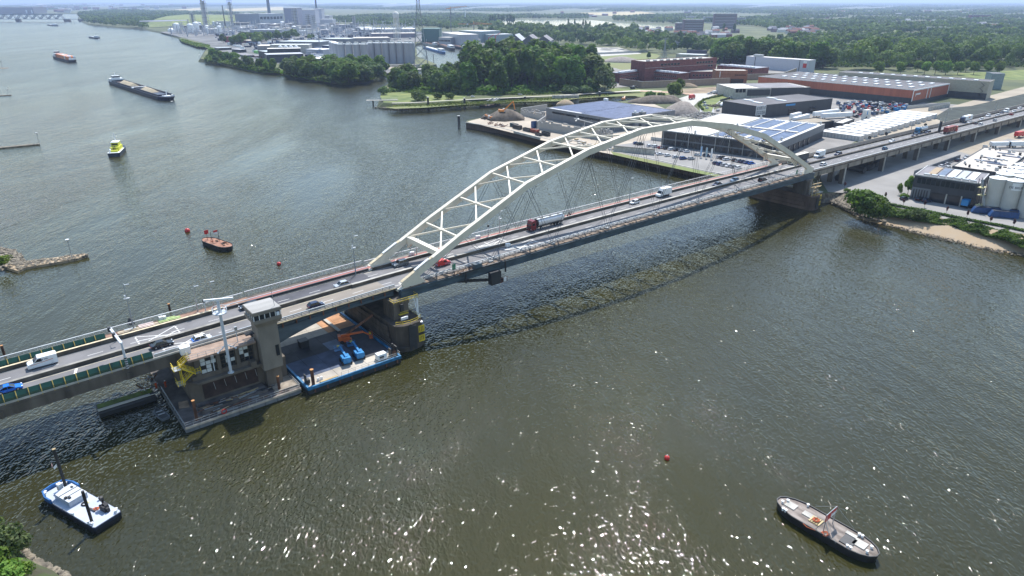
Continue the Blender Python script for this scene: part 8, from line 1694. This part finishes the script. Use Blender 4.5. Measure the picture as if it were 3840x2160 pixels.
for (ua, ub, va, vb_, n) in ((2400, 2760, 112, 142, 46), (2880, 3060, 106, 134, 34), (120, 290, 30, 48, 34), (3560, 3840, 100, 124, 30), (2000, 3800, 44, 70, 40), (300, 700, 20, 40, 20), (3000, 3840, 80, 100, 24)):
    for i in range(n):
        u, v = R.uniform(ua, ub), R.uniform(va, vb_); x, y = P(u, v, 4); d = math.hypot(x, y)/2200; l, w2, hh = R.uniform(10, 26)*max(1, d*.8), R.uniform(8, 11), R.uniform(5, 8)*max(1, d*.7); o = thing('house', f'small far house with a {hm[i % 3].name} among {["the town trees before the apartments", "trees behind the long grey estate", "the houses behind the truss bridge", "the trees at the edge of the view", "the fields near the horizon", "the far river bank woods", "the woods above the warehouses"][(2400, 2880, 120, 3560, 2000, 300, 3000).index(ua)]}', 'house', (x, y, 4), R.uniform(-.5, .5), 'houses of the far town')
        pc(o, 'wall', [M_lclad, M_offw, M_apt, M_brick][i % 4], [(-l/2, l/2, -w2/2, w2/2, 0, hh)]); pc(o, 'roof', hm[i % 3], fn=lambda k: k.add([(-l/2, -w2/2-.4, hh), (l/2, -w2/2-.4, hh), (l/2, w2/2+.4, hh), (-l/2, w2/2+.4, hh), (-l/2, 0, hh+4), (l/2, 0, hh+4)], [(0, 1, 5, 4), (2, 3, 4, 5), (1, 2, 5), (3, 0, 4)]))
# low wall and barrier along the far bank of the right hand inlet, screens beyond the viaduct
for (u0, v0), (u1, v1), hh, m, lab in (((3400, 408), (3560, 395), 2.5, M_galv, 'grey railing wall behind the container yard'), ((3480, 416), (3560, 402), 3, M_concl, 'graffiti covered concrete wall beside the motorway'), ((2440, 525), (2480, 530), 2, M_galv, 'short grey fence by the dark hall'), ((2225, 205), (2430, 196), 3, M_galv, 'long low grey fence of the event field'), ((2775, 360), (2700, 380), 1.5, M_dark, 'dark hedge like fence along the bend')):
    a, b = P(u0, v0, 4), P(u1, v1, 4); L = math.dist(a, b); o = thing('panel_wall', lab, 'wall', (a[0], a[1], 4), math.atan2(b[1]-a[1], b[0]-a[0])); n = max(2, int(L/5))
    for j in range(n): pc(o, 'panel', m, [(j*L/n+.05, (j+1)*L/n-.05, -.15, .15, 0, hh)])
x, y = P(2112, 385, 0); o = thing('sheet_pile_box', 'pale sheet pile box standing in the inlet', 'caisson', (x, y, 0), .1); 
for j in range(12): pc(o, 'pile', M_concl, [(-10+j*2, -8.2+j*2, -1-(j % 2)*.4, 1, -1, 6.5)])
for nm_, mm_, sd_, nn in (('dark', M_hb, 5, 260), ('blue', mat("faded blue", (.08, .13, .22), .6), 6, 160), ('white', M_white, 7, 200)):
    k = MB(); R = random.Random(sd_)
    for i in range(nn):
        u, v = R.uniform(800, 1560), R.uniform(118, 232)
        if (1245 < u and v > 148) or v > 118+(u-700)*.32 or (990 < u < 1140 and v > 170): continue
        x, y = P(u, v, 4); k.rbox((x, y, 4), R.uniform(3, 14), R.uniform(2, 5), R.uniform(1.5, 6), R.choice((0, .1, 1.6)))
    q = k.build('yard_clutter', mm_, kind='stuff'); q['label'] = nm_+' crates and machines scattered over the industrial yards'
# ================================================================ trees
def leafmat(name, c1, c2, r=.24, sc=.35):
    m = mat(name, c1, 0.75, noise=.2, scale=sc, col2=c2, spec=.2, objrand=r, detail=2); n = m.node_tree; b = n.nodes["Principled BSDF"]; out = n.nodes["Material Output"]
    tr = n.nodes.new("ShaderNodeBsdfTranslucent"); mx = n.nodes.new("ShaderNodeMixShader"); mx.inputs[0].default_value = .28
    src = b.inputs['Base Color'].links[0].from_socket; br_ = n.nodes.new("ShaderNodeMix"); br_.data_type = 'RGBA'; br_.blend_type = 'MULTIPLY'; br_.inputs[0].default_value = 1; br_.inputs[7].default_value = (1.3, 1.5, .5, 1); n.links.new(src, br_.inputs[6]); n.links.new(br_.outputs[2], tr.inputs[0])
    n.links.new(b.outputs[0], mx.inputs[1]); n.links.new(tr.outputs[0], mx.inputs[2]); n.links.new(mx.outputs[0], out.inputs[0]); return m
L_dark = leafmat("dark poplar leaves", (.045, .095, .016), (.10, .17, .028)); L_mid = leafmat("mid green leaves", (.055, .105, .022), (.125, .19, .038)); L_wil = leafmat("grey green willow leaves", (.075, .12, .05), (.15, .20, .08)); L_lig = leafmat("fresh green leaves", (.09, .17, .025), (.19, .27, .05)); L_pur = leafmat("purple leaves", (.09, .035, .045), (.14, .06, .07)); L_far = leafmat("woodland leaves", (.05, .10, .024), (.14, .20, .05), 0, .012)
M_bark = mat("bark", (.07, .055, .04), .95, noise=.3)
def crown_np(g, n, rx, rz, zc, leaf, lumps=9, lumpr=.45, top=1.0, droop=0.0):
    """leaf clumps on a lumpy ellipsoid: vertices and quads"""
    lc = []
    for i in range(lumps):
        a = g.uniform(0, 2*np.pi); e = g.uniform(-.6, 1); c = np.array([np.cos(a)*np.sqrt(max(0, 1-e*e)), np.sin(a)*np.sqrt(max(0, 1-e*e)), e])*g.uniform(.45, .75); lc.append((c*[rx, rx, rz]+[0, 0, zc], g.uniform(.75, 1.2)*lumpr))
    per = n//(lumps+1); V = []; 
    for c, lr in lc+[(np.array([0, 0, zc]), .78)]:
        d = g.normal(size=(per, 3)); d /= np.linalg.norm(d, axis=1)[:, None]
        r = g.uniform(.72, 1.04, per)[:, None]; sc = np.array([rx*lr*1.1, rx*lr*1.1, min(rz*lr*1.1, rx*lr*1.8)]) if lr < .77 else np.array([rx, rx, rz])*.8
        p = c+d*r*sc
        if droop: p[:, 2] -= droop*(np.hypot(p[:, 0], p[:, 1])/rx)**2*rz*.35
        nrm = d+g.normal(size=(per, 3))*.45; nrm /= np.linalg.norm(nrm, axis=1)[:, None]
        t = np.cross(nrm, g.normal(size=(per, 3))); t /= np.linalg.norm(t, axis=1)[:, None]+1e-9; b = np.cross(nrm, t); s = (leaf*g.uniform(.6, 1.3, per))[:, None]
        V.append(np.stack([p-t*s-b*s*.6, p+t*s-b*s*.7, p+t*s*.8+b*s*.8, p-t*s*.7+b*s*.6], 1).reshape(-1, 3))
    return np.concatenate(V)
def npmesh(name, V, m, per=4):
    me = bpy.data.meshes.new(name); nf = len(V)//per; me.vertices.add(len(V)); me.vertices.foreach_set('co', V.astype(np.float32).ravel()); me.loops.add(nf*per); me.loops.foreach_set('vertex_index', np.arange(nf*per, dtype=np.int32)); me.polygons.add(nf); me.polygons.foreach_set('loop_start', np.arange(0, nf*per, per, dtype=np.int32)); me.materials.append(m); me.update(calc_edges=True); return me
g = np.random.default_rng(5); TP = {}
def tp(kind):                                             # unit trees, 10 m tall
    if kind in TP: return TP[kind]
    spec = dict(poplar=(1700, 2.2, 4.7, 5.1, .33, L_dark, 14, .45, 0), round=(1600, 3.7, 4.4, 5.2, .42, L_mid, 13, .45, 0), willow=(1700, 4.2, 4.6, 4.8, .42, L_wil, 13, .42, .5), light=(1500, 3.6, 4.0, 5.8, .42, L_lig, 12, .45, 0), column=(900, 1.1, 4.8, 5.2, .26, L_dark, 9, .5, 0), bush=(1300, 6.0, 4.8, 4.6, .55, L_mid, 12, .45, 0), purple=(500, 1.4, 3.6, 6.0, .35, L_pur, 6, .5, 0), greybush=(1300, 6.5, 4.8, 4.6, .5, L_wil, 12, .45, 0), lightbush=(1300, 6.0, 4.8, 4.4, .5, L_lig, 12, .45, 0))[kind]
    n, rx, rz, zc, lf, m, lu, lr, dr = spec; out = []
    for q in range(4):
        cm = npmesh('crown', crown_np(g, n, rx, rz, zc, lf, lu, lr, 1, dr), m); k = MB(); k.tube((0, 0, -.3), (.1, 0, zc*.6), .22, 6, .15); k.tube((.1, 0, zc*.6), (0, .1, zc+rz*.3), .15, 5, .05)
        for a in range(5): aa = a*1.3+q; k.tube((.1, 0, zc*.45+a*.35), (rx*.5*math.cos(aa), rx*.5*math.sin(aa), zc*.8+a*.3), .09, 4, .03)
        out.append((cm, k.mesh('trunk', M_bark)))
    TP[kind] = out; return out
NT = [0]
def tree(kind, x, y, h, label, group=None, z=4.0, wide=1.0):
    cm, tm = tp(kind)[NT[0] % 4]; NT[0] += 1; o = thing('tree' if 'bush' not in kind else 'bush', label, 'tree' if 'bush' not in kind else 'bush', (x, y, z), random.uniform(0, 6.28), group); s = h/10; o.scale = (s*wide, s*wide, s)
    for nm, me in (('crown', cm), ('trunk', tm)): c = bpy.data.objects.new(nm, me); COL.objects.link(c); c.parent = o
    return o
def scatter(poly_px, n, kinds, h0, h1, label, group, seed, z=4.0, dmin=.32, wide=1.0):
    R = random.Random(seed); q = pix(poly_px, 4.0); xs = [p[0] for p in q]; ys = [p[1] for p in q]; pts_ = []; tries = 0
    while len(pts_) < n and tries < 6000:
        tries += 1; x, y = R.uniform(min(xs), max(xs)), R.uniform(min(ys), max(ys))
        if not inpoly(x, y, q): continue
        h = R.uniform(h0, h1)
        if any(math.hypot(x-a, y-b) < dmin*min(h, c)*(.9 if tries < 3000 else .6) for a, b, c in pts_): continue
        pts_.append((x, y, h)); kd = R.choice(kinds); tree(kd, x, y, h, label+' ('+{'poplar': 'narrow crown', 'round': 'rounded crown', 'willow': 'silvery crown', 'light': 'bright crown'}.get(kd, kd)+')', group, z, wide*R.uniform(.9, 1.15))
scatter([(1745,352),(2030,350),(2250,335),(2235,300),(2120,255),(1820,262),(1770,300)], 70, ['poplar', 'poplar', 'poplar', 'round'], 29, 40, 'tall dark poplar in the dense park grove', 'tall poplars of the park grove', 1, dmin=.24, wide=1.25)
scatter([(1470,335),(1560,345),(1700,352),(1760,345),(1760,290),(1650,300),(1500,312)], 30, ['willow', 'round', 'willow', 'round'], 15, 22, 'broad grey green tree at the park point', 'willows and broad trees of the park point', 2, dmin=.45)
scatter([(1060,276),(1180,298),(1280,310),(1380,303),(1450,284),(1440,270),(1330,262),(1180,262),(1080,262)], 56, ['round', 'willow', 'round', 'willow'], 15, 21, 'riverside tree on the bank before the storage silos', 'riverside trees before the storage silos', 3, dmin=.3, wide=1.25)
scatter([(765,228),(860,242),(960,262),(1050,272),(1040,262),(960,248),(880,228),(820,215),(780,210)], 27, ['round', 'light', 'round', 'willow'], 9, 14, 'tree of the wooded island below the parking area', 'trees on the wooded island', 4, dmin=.42)
scatter([(782,176),(870,172),(930,176),(960,158),(1010,160),(1080,150),(1120,150),(1120,142),(940,150),(800,165)], 22, ['round', 'light', 'round'], 14, 22, 'tree between the wooded island and the chemical works', 'trees between island and works', 5)
scatter([(2680,236),(2880,248),(2990,256),(3110,262),(3105,248),(2900,232),(2700,222)], 50, ['poplar', 'poplar', 'round'], 27, 35, 'tall tree in the dark belt behind the prison and white hall', 'dark tree belt behind the warehouses', 6, dmin=.26, wide=1.3)
for i, u in enumerate((3290, 3375, 3465, 3505, 3545, 3590, 3650, 3700, 3745, 3440, 3530, 3620)):
    v = 272 if i < 9 else 262; x, y = P(u, v+8, 4); tree('light', x, y, 15.5 if i < 9 else 14, 'round fresh green lawn tree, ' + ['alone before the white hall end', 'second along the lawn', 'third along the lawn', 'fourth along the lawn', 'fifth along the lawn', 'sixth along the lawn', 'seventh along the lawn', 'eighth along the lawn', 'last along the lawn', 'in the back row at the near end', 'in the back row middle', 'in the back row at the far end'][i], 'round lawn trees')
for kind, u, v, h, lab, wd in (('willow', 2268, 342, 26, 'big lone willow at the edge of the poplar grove', 1.1), ('light', 2525, 372, 15, 'bright green tree beside the prison wall works', 1.2), ('round', 2548, 350, 14, 'leaning green tree by the prison wall', .9), ('bush', 2440, 370, 7, 'dark bush at the end of the inlet', 1.4), ('bush', 2475, 372, 6, 'low bush at the end of the inlet next to the tree', 1.3), ('greybush', 2140, 350, 8, 'broad grey green bush in front of the grove', 1.5), ('greybush', 2190, 348, 8, 'second broad grey green bush at the path', 1.5),
   ('greybush', 1570, 378, 9, 'round grey bush on the park meadow', 1.2), ('greybush', 1440, 355, 8, 'bush at the very point of the park', 1.0), ('greybush', 1475, 335, 8, 'bush above the park jetty', 1.0), ('bush', 1640, 372, 6, 'low dark bush beside the park path', 1.2), ('bush', 1690, 372, 6, 'second low dark bush beside the park path', 1.3), ('light', 1745, 352, 11, 'fresh green tree beside the parked white car', 1.1), ('round', 2432, 220, 10, 'small dark tree in the dry meadow', .9),
   ('bush', 3215, 800, 11.5, 'large dark bush overhanging the river beside the far pier', .9), ('bush', 3258, 812, 11, 'second large dark bush at the water beside the stones', .95), ('bush', 3292, 822, 9.5, 'third dark bush at the start of the beach', .95), ('greybush', 3440, 822, 5.5, 'rounded grey green shrub at the back of the beach', 1.1), ('lightbush', 3335, 800, 4, 'low green shrub behind the beach', 1.3), ('light', 3402, 735, 9, 'slim bright green tree in front of the dark office', .7), ('light', 3370, 732, 5.5, 'smaller bright green tree in the yard island', .6), ('lightbush', 3390, 742, 2.6, 'low green bush under the two slim trees', 1.3), ('lightbush', 3175, 722, 2.2, 'yellow green clipped bush beside the deck edge', 1.2),
   ('greybush', 20, 2065, 5.2, 'large pale green bush on the near headland', 1.0), ('lightbush', -60, 2140, 4.5, 'low green bush at the corner of the frame', 1.3), ('lightbush', 60, 2140, 3.2, 'bright green bush above the stones of the near shore', 1.2), ('greybush', -40, 2050, 5.5, 'tall bush at the left frame edge on the headland', 1.1), ('lightbush', 10, 2180, 3.5, 'bright bush at the bottom corner', 1.5), ('lightbush', 2, 985, 4.0, 'green bush on the rocky headland tip', 1.3)):
    x, y = P(u, v, 3.0 if v > 900 or (u > 3150 and v > 780) else 4); tree(kind, x, y, h, lab, None, 2.0 if v > 900 else (2.4 if (u > 3150 and v > 780) else 4.0), wd)
for i, (u, v) in enumerate(((3166, 705), (3318, 745), (3387, 770), (3466, 778), (3548, 800), (3625, 815), (3712, 838), (3800, 850))):
    x, y = P(u, v, 4.1); tree('purple', x, y, 3.4, 'small purple leaved tree along the yard hedge, ' + ['beside the deck', 'past the big bushes', 'third along', 'fourth along', 'before the blue lorry', 'past the blue lorry', 'before the blue skip', 'by the ribbed skip'][i], 'purple trees along the yard hedge')
# hedge and bramble bank behind the beach: leaf clumps nobody could count
def leafstuff(name, label, poly, n, leaf, z0, hfun, m, seed):
    g2 = np.random.default_rng(seed); q = np.array(poly); c = []
    lo, hi = q.min(0), q.max(0)
    while len(c) < n:
        p = g2.uniform(lo, hi)
        if inpoly(p[0], p[1], poly): c.append(p)
    c = np.array(c); z = z0(c) + hfun(c)*g2.uniform(.15, 1, len(c)); p = np.column_stack([c, z]); nr = g2.normal(size=(n, 3)); nr[:, 2] = np.abs(nr[:, 2])+.5; nr /= np.linalg.norm(nr, axis=1)[:, None]
    t = np.cross(nr, g2.normal(size=(n, 3))); t /= np.linalg.norm(t, axis=1)[:, None]; b = np.cross(nr, t); s = (leaf*g2.uniform(.5, 1.3, n))[:, None]
    V = np.stack([p-t*s-b*s, p+t*s-b*s*.8, p+t*s*.8+b*s, p-t*s+b*s*.7], 1).reshape(-1, 3); o = bpy.data.objects.new(name, npmesh(name, V, m)); COL.objects.link(o); o['kind'] = 'stuff'; o['label'] = label; return o
def bumpy(sc, h): return lambda c: h*(.55+.45*np.sin(c[:, 0]*sc+np.sin(c[:, 1]*sc*1.3))*np.cos(c[:, 1]*sc*.9))
bramble = [P(u, v, 3.6) for u, v in ((3320, 768), (3400, 790), (3520, 815), (3700, 855), (3900, 900), (3900, 945), (3780, 900), (3620, 856), (3560, 838), (3480, 828), (3380, 812), (3318, 800))]
leafstuff('bramble_bank', 'tangled green brambles above the beach', bramble, 26000, .28, lambda c: np.full(len(c), 2.6), bumpy(.55, 2.6), L_mid, 3)
M_hedge = L_dark
hedge = strip([(3325, 768), (3480, 797), (3620, 826), (3760, 852), (3870, 876)], 1.6, z=4.0); leafstuff('hedge', 'clipped dark hedge between the yard and the brambles', hedge, 6000, .16, lambda c: np.full(len(c), 4.0), lambda c: np.full(len(c), 1.0), M_hedge, 4)
leafstuff('undergrowth', 'green undergrowth on the near headland', [P(u, v, 1.5) for u, v in ((-300, 2030), (0, 2030), (60, 2075), (110, 2140), (160, 2190), (100, 2300), (-300, 2300))], 14000, .14, lambda c: np.full(len(c), 1.6), bumpy(.8, 1.2), L_lig, 5)
leafstuff('undergrowth', 'grass tufts on the inlet bank of the park', [P(u, v, 3) for u, v in ((1440, 404), (1600, 406), (1740, 398), (1860, 388), (1960, 384), (2080, 382), (2190, 370), (2290, 365), (2280, 358), (2100, 368), (1900, 380), (1720, 388), (1500, 398))], 9000, .55, lambda c: np.full(len(c), 2.2), lambda c: np.full(len(c), 2.0), leafmat("grass tuft", (.09, .12, .03), (.17, .19, .05), 0), 6)
leafstuff('undergrowth', 'shrubs and reeds on the park point', [P(u, v, 4) for u, v in ((1432, 350), (1500, 345), (1600, 355), (1750, 358), (2000, 356), (2240, 346), (2240, 338), (2000, 346), (1700, 348), (1480, 334))], 9000, .6, lambda c: np.full(len(c), 4.0), bumpy(.3, 3.0), L_mid, 7)
leafstuff('reeds', 'green reeds on the river flats', [P(u, v, 3) for u, v in ((674, 148), (682, 157), (740, 176), (764, 178), (783, 182), (788, 172), (730, 162), (700, 152))], 3000, 1.1, lambda c: np.full(len(c), 2.0), lambda c: np.full(len(c), 3.0), L_lig, 8)
leafstuff('reeds', 'reed bank along the water below the island trees', [P(u, v, 2) for u, v in ((870, 246), (960, 268), (1053, 276), (1116, 290), (1183, 302), (1240, 310), (1240, 305), (1120, 284), (1040, 266), (960, 255))], 5000, .7, lambda c: np.full(len(c), 1.5), lambda c: np.full(len(c), 3.0), L_lig, 9)
leafstuff('hedge', 'dark hedge curving along the access road bend', strip([(2636, 415), (2620, 395), (2640, 375), (2700, 362), (2755, 352)], 2.0, z=4), 3000, .3, lambda c: np.full(len(c), 4.0), lambda c: np.full(len(c), 1.4), L_dark, 10)
# ---- woods beyond, each belt one mass of crowns
def far_wood(name, label, polys, seed, lod, kinds=(1.0,), hm=14, m=None, dens=1.0):
    g3 = np.random.default_rng(seed); Vs = []
    for poly in polys:
        vs_ = [p[1] for p in poly]; us = [p[0] for p in poly]; v = max(min(vs_), 7.0)
        while v < max(vs_):
            dist = H*F/(v-HY)*.95; wpx = hm*.75*F/dist; stepv = max(.25, wpx*.20/dens); u = min(us)
            while u < max(us):
                uu, vv = u+g3.uniform(-.5, .5)*wpx, v+g3.uniform(-.5, .5)*stepv
                if inpoly(uu, vv, poly) and vv > HY+1.0 and (seed not in (2, 5, 6, 7) or math.sin(uu*.013+vv*.21+seed)+math.sin(uu*.0047-vv*.13)+.5*math.sin(uu*.05+vv*.5) > -1.05):
                    clump = .5+.5*math.sin(uu*.021+seed)*math.cos(vv*.35+uu*.006); hh = hm*g3.uniform(.65, 1.15)*(.75+.5*clump); x, y = P(uu, vv, 4.0); Vs.append((x, y, hh, g3.uniform(.32, .48) if g3.random() > .12 else .16))
                u += wpx*.62/dens
            v += stepv
    if not Vs: return
    A = np.array(Vs); n = len(A); print(name, n, 'trees')
    # lumpy crown of leaf clumps around each point
    per = lod; d = g3.normal(size=(n, per, 3)); d /= np.linalg.norm(d, axis=2)[..., None]; d[..., 2] = np.abs(d[..., 2])*1.0-.35*(g3.random((n, per)) < .45)
    R_ = (A[:, 2]*A[:, 3])[:, None, None]; cen = np.stack([A[:, 0], A[:, 1], 4+A[:, 2]*.52], 1)[:, None, :]
    sc = np.concatenate([np.repeat(R_, 2, 2), (A[:, 2]*.48)[:, None, None]], 2); p = cen+d*sc*g3.uniform(.75, 1.05, (n, per))[..., None]
    nr = d+g3.normal(size=d.shape)*.35; nr /= np.linalg.norm(nr, axis=2)[..., None]; t = np.cross(nr, g3.normal(size=d.shape)); t /= np.linalg.norm(t, axis=2)[..., None]; b = np.cross(nr, t)
    s = (A[:, 2]*A[:, 3])[:, None, None]*g3.uniform(.28, .55, (n, per))[..., None]*math.sqrt(26/per)
    V = np.stack([p-t*s-b*s*.7, p+t*s-b*s, p+t*s*.8+b*s*.9, p-t*s+b*s*.8], 2).reshape(-1, 3)
    o = bpy.data.objects.new(name, npmesh(name, V, m or L_far)); COL.objects.link(o); o['kind'] = 'stuff'; o['label'] = label
far_wood('woodland', 'mid distance wood between the harbour and the lake', [[(1830,150),(1900,140),(1990,150),(2080,170),(2200,180),(2480,205),(2560,200),(2640,215),(2700,222),(2900,235),(2900,205),(2760,190),(2640,165),(2480,150),(2400,140),(2380,122),(2300,128),(2180,118),(1990,108),(1890,112)]], 1, 110, hm=22)
far_wood('woodland', 'wide woods and gardens behind the warehouses', [[(3000,232),(3150,232),(3600,222),(4000,240),(4000,140),(3500,128),(3300,124),(3060,140),(2900,150),(2850,170),(2880,200)]], 2, 44, hm=15)
far_wood('woodland', 'nature reserve willow wood behind the chemical works', [[(1225,66),(1400,60),(1640,55),(1900,58),(2200,60),(2210,72),(1900,72),(1850,90),(1780,96),(1760,108),(1580,104),(1500,100),(1400,98),(1340,92),(1260,84)]], 3, 26, hm=14)
far_wood('woodland', 'wood on the river bend behind the truss bridge', [[(296,66),(330,90),(400,98),(520,104),(560,112),(555,92),(600,78),(700,62),(780,56),(1000,64),(1000,56),(700,46),(400,40),(300,48)]], 4, 30, hm=16)
far_wood('woodland', 'woods around the far town', [[(2300,80),(2540,92),(2660,88),(2800,100),(2900,112),(3060,108),(3100,124),(3500,126),(4000,136),(4000,84),(3000,62),(2500,58),(2300,66)]], 5, 20, hm=15)
far_wood('woodland', 'far wooded plain below the horizon', [[(-200,44),(0,42),(300,36),(640,30),(640,22),(0,20),(-200,24)], [(640,30),(760,26),(1060,22),(1200,34),(1900,46),(2170,44),(2460,44),(3000,56),(4000,76),(4000,30),(2600,20),(1200,12),(640,14)]], 6, 12, hm=16, dens=.9)
far_wood('woodland', 'hazy tree lines at the horizon', [[(-200,20),(640,17),(640,9.5),(-200,9.5)], [(640,14),(1200,12),(2600,20),(4000,30),(4000,10),(640,9.5)]], 7, 6, hm=20, dens=.5)
far_wood('woodland', 'large trees of the wood behind the beige warehouse', [[(3110,262),(3300,272),(3560,266),(3840,260),(4000,268),(3980,226),(3500,212),(3150,226)]], 18, 500, hm=26)
far_wood('woodland', 'trees around the harbour and slipway halls', [[(1640,112),(1700,116),(1720,108),(1650,104)], [(1800,132),(1900,128),(1990,150),(1960,160),(1900,150),(1840,146)], [(1770,104),(1840,108),(1900,110),(1880,98),(1790,98)]], 8, 60, hm=20)
far_wood('woodland', 'scattered trees in the industrial belt', [[(1000,152),(1060,148),(1180,150),(1180,145),(1000,146)], [(950,168),(1010,160),(1000,150),(960,152)], [(880,162),(930,160),(930,154),(880,156)]], 9, 60, hm=16)
for i in range(22):
    u = [1838, 1847, 1856, 1870, 1880, 1890, 1902, 1911, 1919, 1926, 1862, 1866, 1872, 2130, 2155, 2186, 2196, 2212, 2745, 2748, 2753, 2712][i]; v = [94, 94, 94, 94, 94, 94, 94, 94, 94, 100, 118, 120, 121, 98, 100, 105, 106, 112, 90, 91, 124, 124][i]; x, y = P(u, v, 4); tree('column', x, y, 42 if i < 10 else 30, 'slender column poplar standing out before the lake and town', 'column poplars of the plain')
for i, (lab, q, hh, nn, m) in enumerate((('dark undergrowth below the dense park grove', ((1745,352),(2030,350),(2250,335),(2235,300),(2120,262),(1820,268),(1770,300)), 7, 9000, L_dark), ('undergrowth between the riverside trees', ((1060,276),(1180,298),(1280,310),(1380,303),(1450,284),(1440,270),(1330,262),(1180,262),(1080,262)), 5, 6000, L_mid), ('undergrowth below the park point trees', ((1470,335),(1560,345),(1700,352),(1760,345),(1760,290),(1650,300),(1500,312)), 5, 5000, L_mid),
   ('undergrowth below the dark tree belt', ((2690,230),(2880,240),(2990,248),(3110,252),(3840,252),(4000,250),(3980,236),(3100,236),(2700,222)), 7, 9000, L_dark), ('undergrowth on the wooded island', ((765,228),(860,242),(960,262),(1050,272),(1040,262),(960,248),(880,228),(820,215),(780,210)), 4, 4000, L_mid))):
    leafstuff('undergrowth', lab, [P(u, v, 4) for u, v in q], nn, 1.3, lambda c: np.full(len(c), 4.0), bumpy(.2, hh), m, 20+i)
# ================================================================ haze
hz = MB(); hz.box(-61000, 61000, -900, 61000, -2.0, 190.0)
hm_ = bpy.data.materials.new("haze"); hm_.use_nodes = True; n = hm_.node_tree; n.nodes.remove(n.nodes["Principled BSDF"]); pv = n.nodes.new("ShaderNodeVolumePrincipled")
pv.inputs['Color'].default_value = (0.55, 0.69, 1.0, 1); pv.inputs['Density'].default_value = HAZE; pv.inputs['Anisotropy'].default_value = 0.35
n.links.new(pv.outputs[0], n.nodes["Material Output"].inputs['Volume'])
o = hz.build('haze', hm_, kind='stuff', at=(0, 0, 0)); o['label'] = 'pale bluish summer haze'; 
print('objects', len(bpy.data.objects), 'tris', sum(len(m.polygons)*2 for m in bpy.data.meshes))
